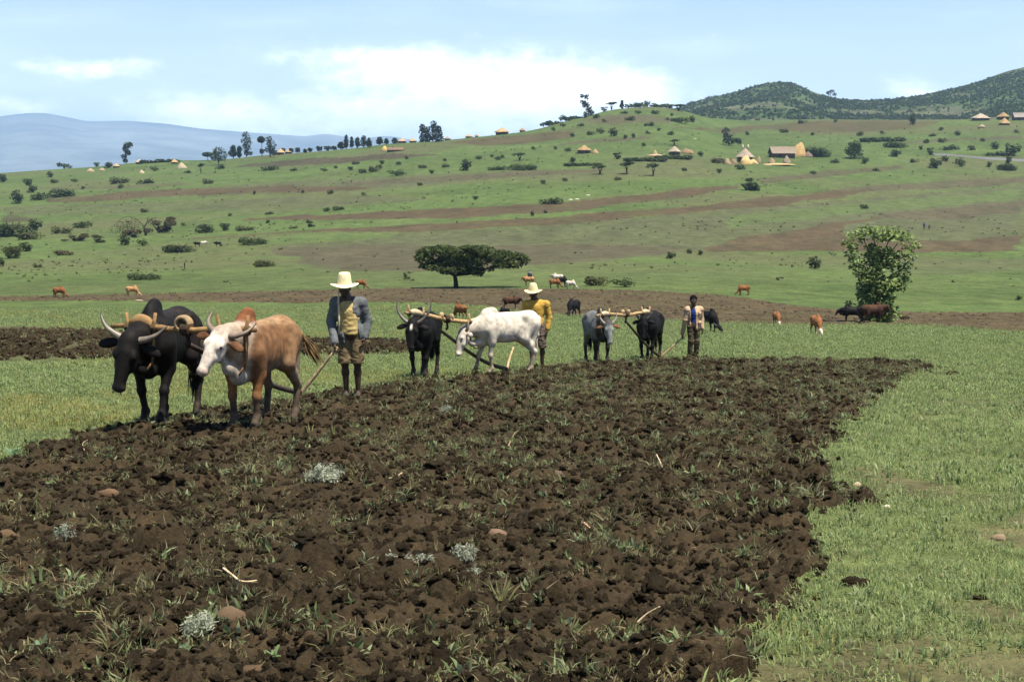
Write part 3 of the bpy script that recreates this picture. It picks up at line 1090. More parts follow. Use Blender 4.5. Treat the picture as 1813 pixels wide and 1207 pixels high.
def cow_body(feet, poll, muz, hump=True, tail=((-0.80, 0, 1.05), (-0.86, 0, 0.80), (-0.84, 0, 0.5)), back=1.22, fat=1.0, hs=1.0):
    """feet: FL FR HL HR ground points in local space; x forward, y to the animal's left"""
    b = Body()
    zc = back - 0.30
    b.ell((-0.02, 0, zc), (0.66, 0.25 * fat, 0.275), 'flank', 0.1)
    b.ell((-0.06, 0, zc - 0.10), (0.46, 0.20 * fat, 0.20), 'belly', 0.1)
    b.ell((0.40, 0, zc - 0.02), (0.23, 0.18 * fat, 0.27), 'chest', 0.12)
    b.ell((-0.55, 0, zc + 0.08), (0.25, 0.215, 0.235), 'rump', 0.12)
    b.cone((-0.62, 0, back - 0.085), (0.34, 0, back - 0.06), 0.085, 0.075, 'back', 0.10)
    for sy in (1, -1):
        b.ell((-0.44, 0.175 * sy, back - 0.085), (0.085, 0.055, 0.06), 'rump', 0.09)
        b.ell((-0.76, 0.085 * sy, back - 0.17), (0.06, 0.05, 0.07), 'rump', 0.08)
        b.ell((0.36, 0.165 * sy, zc + 0.02), (0.16, 0.07, 0.24), 'flank', 0.09)
    w0 = V3(0.40, 0, back - 0.13)
    poll, muz = np.array(poll, float), np.array(muz, float)
    b.cone(w0, lerp(w0, poll, 0.55), 0.165, 0.125, 'neck', 0.12)
    b.cone(V3(0.50, 0, zc - 0.02), lerp(w0, poll, 0.75) + V3(0, 0, -0.08), 0.13, 0.09, 'neck', 0.12)
    b.cone(lerp(w0, poll, 0.5), poll, 0.12, 0.098, 'neck', 0.1)
    if hump:
        b.ell((0.36, 0, back + 0.055 * hs), (0.145, 0.075 * hs, 0.12 * hs), 'hump', 0.10)
        b.ell((0.27, 0, back + 0.11 * hs - 0.02 * (hs < 1)), (0.09, 0.07 * hs, 0.085 * hs), 'hump', 0.06)
    # dewlap
    throat = lerp(w0, poll, 0.85) + (muz - poll) * 0.35 + V3(-0.03, 0, -0.04)
    bris = V3(0.56, 0, zc - 0.27)
    b.cone(throat, lerp(throat, bris, 0.5) + V3(0.02, 0, -0.05), 0.034, 0.040, 'dewlap', 0.08)
    b.cone(lerp(throat, bris, 0.5) + V3(0.02, 0, -0.05), bris, 0.040, 0.060, 'dewlap', 0.10)
    b.cone(bris, V3(0.30, 0, zc - 0.29), 0.075, 0.06, 'dewlap', 0.1)
    # head
    X = (muz - poll)
    L = np.linalg.norm(X)
    X = X / L
    side = np.array([poll[1] * 0, 1.0, 0.0])
    side = side - X * (side @ X)
    side /= np.linalg.norm(side)
    N = np.cross(X, side)                 # forehead normal
    if N[2] < 0 and abs(N[0]) < 0.3:
        N = -N
    if N @ V3(1, 0, 0.6) < 0:
        N = -N
    Hm = np.stack([X, side, N], -1)
    s = L / 0.50
    P = lambda a, c, n: poll + (X * a + side * c + N * n) * s
    b.ell(P(0.07, 0, -0.005), V3(0.14, 0.105, 0.10) * s, 'head', 0.05, Hm)
    b.cone(P(0.14, 0, 0.008), P(0.42, 0, -0.005), 0.092 * s, 0.052 * s, 'head', 0.04)
    b.cone(P(0.12, 0, -0.085), P(0.36, 0, -0.055), 0.068 * s, 0.036 * s, 'head', 0.04)
    b.ell(P(0.455, 0, -0.015), V3(0.048, 0.064, 0.050) * s, 'muzzle', 0.025, Hm)
    b.ell(P(0.43, 0, -0.065), V3(0.055, 0.044, 0.026) * s, 'muzzle', 0.03, Hm)
    for sy in (1, -1):
        b.ell(P(0.155, 0.085 * sy, 0.045), V3(0.05, 0.03, 0.03) * s, 'head', 0.03, Hm)
        b.ell(P(0.20, 0.075 * sy, -0.045), V3(0.10, 0.03, 0.06) * s, 'head', 0.04, Hm)
        e0, e1 = P(0.035, 0.11 * sy, -0.02), P(0.085, 0.27 * sy, -0.045)
        ex = (e1 - e0) / np.linalg.norm(e1 - e0)
        ez = N - ex * (N @ ex)
        ez /= np.linalg.norm(ez)
        b.ell(lerp(e0, e1, 0.55), V3(0.115, 0.05, 0.022) * s, 'ear', 0.025, np.stack([ex, np.cross(ez, ex), ez], -1))
    # legs
    for i, f in enumerate(feet):
        f = np.array(f, float)
        sy = 1 if i % 2 == 0 else -1
        if i < 2:
            sh, el = V3(0.43, 0.15 * sy, zc), V3(0.37, 0.165 * sy, zc - 0.26)
            fet = f + V3(-0.035, 0, 0.115)
            kn = lerp(el, fet, 0.50) + V3(0.03, 0, 0)
            b.cone(sh, el, 0.115, 0.075, 'flank', 0.09)
            b.cone(el, kn, 0.070, 0.043, 'foreleg', 0.05)
            b.ell(kn, (0.05, 0.05, 0.062), 'foreleg', 0.03)
            b.cone(kn, fet, 0.042, 0.034, 'lowleg', 0.03)
        else:
            hp, st = V3(-0.54, 0.125 * sy, zc + 0.07), V3(-0.38, 0.165 * sy, zc - 0.22)
            fet = f + V3(-0.03, 0, 0.115)
            ho = V3(fet[0] - 0.075, lerp(st, fet, 0.6)[1], f[2] + 0.43)
            b.cone(hp, st, 0.165, 0.10, 'rump', 0.10)
            b.cone(hp + V3(-0.12, 0, -0.05), ho + V3(0.05, 0, 0.18), 0.095, 0.05, 'hindleg', 0.08)
            b.cone(st, ho, 0.088, 0.046, 'hindleg', 0.07)
            b.ell(ho + V3(-0.01, 0, 0.01), (0.052, 0.042, 0.06), 'hindleg', 0.03)
            b.cone(ho, fet, 0.044, 0.035, 'lowleg', 0.03)
        b.ell(fet, (0.042, 0.042, 0.042), 'lowleg', 0.03)
        b.cone(fet, f + V3(0.015, 0, 0.05), 0.038, 0.048, 'lowleg', 0.03)
    tp = [V3(-0.72, 0, back - 0.07)] + [np.array(t, float) for t in tail]
    for i in range(len(tp) - 1):
        b.cone(tp[i], tp[i + 1], 0.038 - 0.006 * i, 0.032 - 0.006 * i, 'tail', 0.04)
    return b, dict(P=P, X=X, side=side, N=N, s=s, tail_end=tp[-1], tail_dir=tp[-1] - tp[-2], neck=lerp(w0, poll, 0.48) + V3(0, 0, 0.15), neckc=lerp(w0, poll, 0.48))


def coat_cols(b, V, coat_name, seed):
    default, kw = COATS[coat_name]
    T = b.tags(V)
    c = np.zeros((len(V), 3))
    for t, w in T.items():
        c += w[:, None] * np.array(kw.get(t, default))[None, :]
    n = 0.45 * vn3(V * 5.0, seed) + 0.3 * vn3(V * 16.0, seed + 1) + 0.25 * vn3(V * np.array((20, 20, 60)), seed + 2)
    c = c * (0.78 + 0.44 * n)[:, None]
    zf = V[:, 2] - V[:, 2].min()
    mud = (np.clip((0.42 - zf) / 0.3, 0, 1) * np.clip(vn3(V * 13, seed + 3) * 1.6 - 0.35, 0, 1))[:, None] * 0.75
    return c * (1 - mud) + np.array((0.062, 0.046, 0.030)) * mud


def make_cow(label, coat_name, pos, yaw, feet=None, poll=(0.92, 0, 1.12), muz=(1.14, 0, 0.68), horns=None, hump=True, h=0.022, tail=None, tuft=True,
             hornc=(0.20, 0.17, 0.14), category='ox', name='plough_ox', group=None, lift=0.0, scale=1.0, hooves=True, eyes=True, blaze=None, back=1.22, fat=1.0, hs=1.0, tuftc=(0.012, 0.011, 0.010), tuft_r=0.06):
    pos = pos + Vector((0, 0, lift))
    feet = feet or ((0.42, 0.15), (0.42, -0.15), (-0.58, 0.16), (-0.58, -0.16))
    F3 = []
    cy, sy = math.cos(yaw), math.sin(yaw)
    for fx, fy in [f[:2] for f in feet]:
        wx, wy = pos.x + (fx * cy - fy * sy) * scale, pos.y + (fx * sy + fy * cy) * scale
        F3.append((fx, fy, (float(zland(wx, wy)) + 0.012 + lift - pos.z) / scale))
    for i, f in enumerate(feet):
        if len(f) > 2:
            F3[i] = (F3[i][0], F3[i][1], F3[i][2] + f[2])
    kw = {}
    if tail is not None:
        kw['tail'] = tail
    b, inf = cow_body(F3, poll, muz, hump, back=back, fat=fat, hs=hs, **kw)
    V, F = b.mesh(h)
    if h < 0.03:
        zc = back - 0.30
        m = np.exp(-((V[:, 0] + 0.05) / 0.30) ** 4) * np.exp(-((V[:, 2] - zc) / 0.20) ** 4) * (np.abs(V[:, 1]) > 0.12)
        V[:, 1] += np.sign(V[:, 1]) * 0.0045 * m * np.cos(2 * math.pi * (V[:, 0] + 0.25 * (V[:, 2] - zc)) / 0.105)
        V += 0.006 * (vn3(V * 9, 77) - 0.5)[:, None] * np.array((0.5, 1, 0.3))
    cols = coat_cols(b, V, coat_name, len(label))
    if blaze is not None:
        q = inf['P'](blaze[0], 0, 0.1)
        d = np.sqrt((((V - q) @ np.stack([inf['X'], inf['side'], inf['N']], -1) / np.array([blaze[1], blaze[2], 0.12])) ** 2).sum(1))
        w = np.clip(2.2 - 2 * d, 0, 1)[:, None]
        cols = cols * (1 - w) + np.array((0.6, 0.55, 0.5)) * w
    o = link(name, mesh_from(name, V, F, cols), M['hide'])
    tag(o, label, category, group)
    o.location = pos
    o.rotation_euler = (0, 0, yaw)
    o.scale = (scale,) * 3
    P = inf['P']
    if horns:
        for s in (1, -1):
            hp = horns[0] if s == 1 or len(horns) == 1 else horns[1]
            pts = [P(-a, c * s, n) for a, c, n in hp]
            pp = []
            m = 14
            for i in range(m):
                t = i / (m - 1) * (len(pts) - 1)
                j = min(int(t), len(pts) - 2)
                f = t - j
                p0, p1, p2, p3 = pts[max(j - 1, 0)], pts[j], pts[j + 1], pts[min(j + 2, len(pts) - 1)]
                pp.append(0.5 * (2 * p1 + (p2 - p0) * f + (2 * p0 - 5 * p1 + 4 * p2 - p3) * f * f + (3 * p1 - p0 - 3 * p2 + p3) * f ** 3))
            rad = [0.037 * inf['s'] * (1 - 0.82 * (i / (m - 1)) ** 1.2) for i in range(m)]
            mb = MB().tube(pp, rad, 10)
            cc = np.array([np.array(hornc) * (1.0 if i < m * 0.6 else 1.0 - 0.75 * (i / (m - 1) - 0.6) / 0.4) for i in range(m) for _ in range(10)])
            mb.c = [cc]
            mb.obj('horn', M['horn'], o)
    if eyes:
        for s in (1, -1):
            MB().lathe([(0.001, -0.02), (0.014, -0.014), (0.02, 0), (0.014, 0.014), (0.001, 0.02)], 10, (0.008, 0.006, 0.005), P(0.165, 0.101 * s, 0.05)).obj('eye', M['eye'], o)
            MB().lathe([(0.001, -0.012), (0.012, 0), (0.001, 0.012)], 8, (0.006, 0.005, 0.005), P(0.508, 0.036 * s, 0.0)).obj('nostril', M['eye'], o)
    if hooves:
        for f in F3:
            hb = MB()
            for q in (-0.024, 0.024):
                hb.tube([(f[0] + 0.0, f[1] + q, f[2] + 0.075), (f[0] + 0.02, f[1] + q, f[2] + 0.03), (f[0] + 0.035, f[1] + q, f[2] - 0.02)], [0.026, 0.032, 0.034], 8, (0.03, 0.024, 0.02))
            hb.obj('hoof', M['horn'], o)
    if tuft:
        tb = MB()
        rng = random.Random(len(label))
        d = inf['tail_dir'] / np.linalg.norm(inf['tail_dir'])
        for i in range(70):
            a = inf['tail_end'] - d * rng.uniform(0, 0.12)
            q = V3(*[rng.gauss(0, 1) for _ in range(3)]) * tuft_r * 0.55
            e = inf['tail_end'] + d * rng.uniform(0.12, 0.30) + q + V3(0, 0, -0.03)
            tb.tube([a, lerp(a, e, 0.5) + q * 0.35, e], [0.006, 0.008, 0.002], 3, np.array(tuftc) * rng.uniform(0.7, 1.4), cap=False)
        tb.obj('tail_tuft', M['hide'], o)
    inf['obj'] = o
    W = Matrix.Translation(pos) @ Matrix.Rotation(yaw, 4, 'Z') @ Matrix.Scale(scale, 4)
    inf['W'] = lambda p: W @ Vector(p)
    return inf


# ---- the three plough teams
OX = {}
HORN_UP = [[(0.00, 0.085, 0.0), (0.05, 0.16, 0.02), (0.17, 0.245, 0.04), (0.34, 0.27, 0.03)]]
HORN_OUT = [[(0.00, 0.085, 0.0), (0.03, 0.17, 0.02), (0.08, 0.25, 0.04), (0.18, 0.325, 0.03)]]
LYRE = [[(0.00, 0.08, 0.0), (0.06, 0.17, 0.01), (0.18, 0.27, 0.02), (0.33, 0.315, 0.03), (0.46, 0.30, 0.02)]]
SHORT = [[(0.00, 0.08, 0.0), (0.06, 0.15, 0.02), (0.15, 0.20, 0.04), (0.26, 0.20, 0.05)]]

g = ground(294, 752)
OX['a'] = make_cow('black ox with spreading grey horns and lowered head, leftmost in the front plough team', 'black_dusty', g, R(-90 - 4),
                   feet=((0.55, 0.12), (0.30, -0.14), (-0.70, 0.15), (-0.42, -0.15)), poll=(0.93, -0.06, 1.04), muz=(1.10, -0.16, 0.50), horns=HORN_OUT, h=0.019,
                   tail=((-0.80, 0.03, 1.02), (-0.84, 0.08, 0.72), (-0.80, 0.10, 0.45)), hornc=(0.17, 0.14, 0.11), lift=0.05, scale=1.07, fat=0.82)
g = ground(462, 761)
OX['b'] = make_cow('red-brown ox with white face and pale dewlap, in the front plough team', 'redwhite', g, R(-90 - 15),
                   feet=((0.44, 0.14), (0.40, -0.15), (-0.62, 0.15), (-0.48, -0.16)), poll=(0.90, -0.02, 1.18), muz=(1.18, -0.16, 0.76), horns=[[(0.0, 0.085, 0.0), (0.03, 0.17, 0.0), (0.12, 0.25, -0.02), (0.25, 0.27, -0.06)]], h=0.019,
                   tail=((-0.84, 0.03, 1.08), (-0.93, 0.12, 0.98), (-0.98, 0.17, 0.88)), hornc=(0.16, 0.12, 0.09), tuftc=(0.16, 0.10, 0.045), tuft_r=0.065, lift=0.05, fat=0.86)
g = ground(750, 668)
OX['c'] = make_cow('black ox with tall lyre horns and a small white star on its forehead', 'black', g, R(-90 - 8),
                   feet=((0.46, 0.13), (0.38, -0.13), (-0.5, 0.17), (-0.66, -0.15)), poll=(0.90, -0.02, 1.16), muz=(1.08, -0.03, 0.66), horns=LYRE, h=0.022, lift=0.03, fat=0.92, blaze=(0.10, 0.07, 0.03), hornc=(0.10, 0.085, 0.07))
g = ground(893, 665)
OX['d'] = make_cow('cream white ox seen from the side with head hung low, in the middle plough team', 'white', g, R(-90 - 62),
                   feet=((0.40, 0.14), (0.62, -0.13), (-0.52, 0.15), (-0.68, -0.16)), poll=(0.95, 0.05, 0.93), muz=(1.16, 0.14, 0.46), horns=[[(0.0, 0.08, 0.0), (0.07, 0.13, 0.01), (0.15, 0.13, 0.03), (0.22, 0.09, 0.05)]], h=0.021, hornc=(0.13, 0.11, 0.09), tuftc=(0.45, 0.38, 0.3),
                   tail=((-0.79, 0.0, 1.0), (-0.80, -0.02, 0.76), (-0.76, -0.04, 0.55)), back=1.26, lift=0.04, fat=0.88, hs=0.72)
g = ground(1058, 641)
OX['e'] = make_cow('grey ox with pale grey face and black legs, in the farthest plough team', 'grey', g, R(-90 + 10),
                   poll=(0.90, 0.05, 1.06), muz=(1.05, 0.06, 0.58), horns=SHORT, h=0.026, hornc=(0.3, 0.26, 0.22))
g = ground(1150, 637)
OX['f'] = make_cow('black ox with short upturned horns, rightmost in the farthest plough team', 'black', g, R(-90 - 16),
                   feet=((0.5, 0.14), (0.36, -0.14), (-0.6, 0.15), (-0.5, -0.15)), poll=(0.90, 0.0, 1.16), muz=(1.06, 0.02, 0.68), horns=SHORT, h=0.026, hornc=(0.08, 0.07, 0.06))


# ------------------------------------------------------------------ yokes and ploughs
def rope_loop(c, rx, rz, axis, n=20, r=0.012, col=(0.22, 0.15, 0.08), mb=None):
    a = Vector(axis).normalized()
    pts = [Vector(c) + a * (rx * math.cos(2 * math.pi * i / n)) + Vector((0, 0, rz * math.sin(2 * math.pi * i / n))) for i in range(n + 1)]
    return (mb or MB()).tube(pts, r, 6, col, cap=False)


WOODC = (0.25, 0.155, 0.07)
PALEW = (0.36, 0.26, 0.145)


def make_yoke(label, A, B, over_a, over_b, pad='none', pegs=True, lift=(0.02, 0.02), br=0.037, col=WOODC, ring=False):
    p0, p1 = A['W'](A['neck']) + Vector((0, 0, lift[0])), B['W'](B['neck']) + Vector((0, 0, lift[1]))
    d = (p1 - p0).normalized()
    mid = (p0 + p1) / 2
    root = bpy.data.objects.new('yoke', None)
    COL.objects.link(root)
    root.location = mid
    tag(root, label, 'yoke')
    L = lambda p: Vector(p) - mid
    e0, e1 = p0 - d * over_a, p1 + d * over_b
    n = 18
    pts, rad = [], []
    rng = random.Random(len(label))
    for i in range(n):
        t = i / (n - 1)
        p = L(e0.lerp(e1, t)) + Vector((0, 0, 0.018 * math.sin(t * 9) + rng.uniform(-.004, .004)))
        pts.append(p)
        rad.append(br * (0.75 + 0.25 * math.sin(math.pi * t)) * (1 + rng.uniform(-.05, .05)))
    MB().tube(pts, rad, 12, col).obj('beam', M['wood'], root)
    flat = Vector((d.x, d.y, 0)).normalized()
    fwd = Vector((flat.y, -flat.x, 0))
    if fwd.y > 0:
        fwd = -fwd
    for inf, p in ((A, p0), (B, p1)):
        for s in (-1, 1):
            c = L(p) + d * (0.185 * s)
            MB().tube([c + Vector((0, 0, 0.17)) + d * 0.02 * s, c + Vector((0, 0, 0.04)) + fwd * 0.01, c + Vector((0, 0, -0.2)) - d * 0.015 * s, c + Vector((0, 0, -0.44)) - d * 0.05 * s], [0.019, 0.022, 0.019, 0.014], 8, col).obj('yoke_pin', M['wood'], root)
        for s in (-1, 1):
            wb = MB()
            for k in range(3):
                rope_loop(L(p) + d * (0.185 * s + 0.02 * (k - 1)), 0.046, 0.05, fwd, 12, 0.009, (0.10, 0.07, 0.04), wb)
            wb.obj('rope_wrap', M['cloth'], root)
        # throat rope joining the two pins
        c0, c1 = L(p) + d * -0.14 + Vector((0, 0, -0.40)), L(p) + d * 0.14 + Vector((0, 0, -0.40))
        MB().tube([c0, c0.lerp(c1, 0.3) + Vector((0, 0, -0.11)), c0.lerp(c1, 0.7) + Vector((0, 0, -0.11)), c1], 0.013, 6, (0.20, 0.12, 0.06)).obj('throat_rope', M['cloth'], root)
        if pad != 'none' and not (ring and inf is B):
            pb = MB()
            V, F = [], []
            m = 12
            for i in range(m + 1):
                th = math.pi * i / m
                for q, (ry, rz) in enumerate(((-0.045, 0.9), (0.0, 1.0), (0.045, 0.9))):
                    V.append(L(p) + d * (0.165 * math.cos(th) * rz) + Vector((0, 0, 0.005 + (0.15 if pad == 'leather' else 0.10) * math.sin(th) ** 0.8 * rz)) + fwd * ry)
                V.append(L(p) + d * (0.185 * math.cos(th)) + Vector((0, 0, -0.02)) + fwd * 0.045)
                V.append(L(p) + d * (0.185 * math.cos(th)) + Vector((0, 0, -0.02)) - fwd * 0.045)
            for i in range(m):
                a, b_ = i * 5, (i + 1) * 5
                for q, r_ in ((0, 1), (1, 2), (2, 3), (3, 4), (4, 0)):
                    F.append((a + q, a + r_, b_ + r_, b_ + q))
            pb.add(V, F, (0.25, 0.155, 0.072) if pad == 'leather' else (0.48, 0.38, 0.25))
            pb.obj('neck_pad', M['cloth'], root)
    if ring:
        c = L(p0.lerp(p1, 0.47)) + Vector((0, 0, 0.055))
        rb = MB()
        for k in range(4):
            rope_loop(c + fwd * (0.02 * k - 0.03), 0.085, 0.075, flat, 18, 0.026, (0.28, 0.20, 0.115), rb)
        rb.obj('hide_coil', M['cloth'], root)
    if pegs:
        for q in (-0.14, 0.14):
            c = L(mid) + d * q
            MB().tube([c + Vector((0, 0, -0.02)), c + Vector((0, 0, 0.09)), c + Vector((0, 0, 0.115))], [0.042, 0.048, 0.025], 10, PALEW).obj('peg', M['wood'], root)
    lb = MB()
    for k in range(5):
        c = L(mid) + d * (0.022 * k - 0.045)
        rope_loop(c, 0.06, 0.07, fwd, 14, 0.013, (0.06, 0.042, 0.028), lb)
    lb.tube([L(mid) + Vector((0, 0, -0.05)), L(mid) + Vector((0.02, 0.02, -0.17)), L(mid) + Vector((-0.01, 0.04, -0.22))], 0.025, 6, (0.05, 0.035, 0.025))
    lb.obj('lashing', M['cloth'], root)
    return mid, d, fwd


Y1 = make_yoke('flat wooden yoke with tan hide pad and coil across the front team', OX['a'], OX['b'], 0.42, 0.30, 'leather', False, ring=True, col=(0.23, 0.135, 0.055), lift=(-0.085, -0.09))
Y2 = make_yoke('pale round yoke slanting down from the black ox to the white ox', OX['c'], OX['d'], 0.28, 0.34, 'pale', True, col=(0.33, 0.22, 0.105), br=0.043, lift=(0.03, -0.10))
Y3 = make_yoke('straight pale yoke with pale pads across the farthest team', OX['e'], OX['f'], 0.40, 0.30, 'pale', True, col=(0.34, 0.23, 0.11), br=0.043)


def make_plough(label, yoke_mid, foot, hand, polec=(0.05, 0.036, 0.026), handc=PALEW, beyond=0.12, sag=0.10):
    root = bpy.data.objects.new('plough', None)
    COL.objects.link(root)
    root.location = foot
    tag(root, label, 'plough')
    a, b = Vector(yoke_mid) - foot + Vector((0, 0, -0.17)), Vector((0, 0, 0.10))
    d = (b - a)
    pts = []
    for i in range(15):
        t = i / 14
        pts.append(a + d * t + Vector((0, 0, -sag * math.sin(math.pi * t) * (0.4 + 0.6 * t))))
    MB().tube(pts, [0.030 + 0.012 * i / 14 for i in range(15)], 10, polec).obj('pole', M['wood'], root)
    h = Vector(hand) - foot
    e = h + (h - b).normalized() * beyond
    sd = Vector((-h.z, 0, h.x)).normalized() * 0.02
    MB().tube([Vector((0, 0, -0.06)), b * 0.6 + h * 0.05, h * 0.45 + sd, h * 0.8 + sd * 0.5, e], [0.034, 0.032, 0.026, 0.022, 0.020], 10, handc).obj('stilt', M['wood'], root)
    dd = Vector((d.x, d.y, 0)).normalized()
    for s in (-1, 1):
        q = Vector((-dd.y, dd.x, 0)) * s
        MB().tube([b * 0.5 - dd * 0.15 + q * 0.03, q * 0.09 + dd * 0.10 + Vector((0, 0, 0.03)), q * 0.12 + dd * 0.32 + Vector((0, 0, 0.05))], [0.03, 0.04, 0.02], 6, (0.14, 0.09, 0.05), flat=0.5).obj('soil_wing', M['wood'], root)
    MB().tube([-dd * 0.12 + Vector((0, 0, 0.06)), dd * -0.02 + Vector((0, 0, 0.0)), -dd * 0.30 + Vector((0, 0, -0.10))], [0.03, 0.035, 0.008], 8, (0.10, 0.075, 0.055)).obj('share', M['wood'], root)
    return root


HAND1 = at(594, 619, 21.55)
make_plough('wooden ard plough with long pale stilt held by the ploughman in the grey jacket', Y1[0], ground(531, 706), HAND1, beyond=0.05)
HAND2 = at(908, 618, 30.8)
make_plough('wooden ard plough half hidden behind the white ox', Y2[0] + Vector((-0.1, 0.1, -0.1)), ground(897, 661), HAND2, sag=0.16, polec=(0.10, 0.07, 0.045))
HAND3 = at(1208, 598, 37.0)
make_plough('wooden ard plough with pale stilt held by the ploughman in the cream jacket', Y3[0], ground(1168, 637), HAND3, beyond=0.03)
# ------------------------------------------------------------------ people
DSKIN = (0.050, 0.028, 0.018)


def finger_prims(b, wrist, dirv, palm_n, thumb_dir, curl, s=1.0, tag_='skin'):
    """palm, four unequal fingers and a thumb; curl in radians per joint, towards -palm_n"""
    d = np.array(dirv, float)
    d /= np.linalg.norm(d)
    n = np.array(palm_n, float)
    n -= d * (n @ d)
    n /= np.linalg.norm(n)
    w = np.cross(d, n)
    if w @ np.array(thumb_dir, float) < 0:
        w = -w
    wrist = np.array(wrist, float)
    pc = wrist + d * 0.05 * s
    b.ell(pc, (0.052 * s, 0.040 * s, 0.018 * s), tag_, 0.015, np.stack([d, w, n], -1))
    for i, L in enumerate((0.070, 0.080, 0.074, 0.056)):
        p = wrist + d * 0.085 * s + w * (0.028 - 0.0185 * i) * s
        a = 0.15 * curl
        for j, f in enumerate((0.42, 0.32, 0.26)):
            a += curl * (0.7, 1.0, 0.8)[j]
            q = p + (d * math.cos(a) - n * math.sin(a)) * L * f * s
            r = (0.0098 - 0.0011 * j) * s
            b.cone(p, q, r, r - 0.0010 * s, tag_, 0.006)
            p = q
    p = wrist + d * 0.025 * s + w * 0.030 * s
    td = d * 0.65 + w * 0.65 - n * 0.35
    for L in (0.035, 0.030):
        q = p + td / np.linalg.norm(td) * L * s
        b.cone(p, q, 0.0115 * s, 0.0095 * s, tag_, 0.008)
        p = q
        td = td - n * 0.5 - w * 0.25


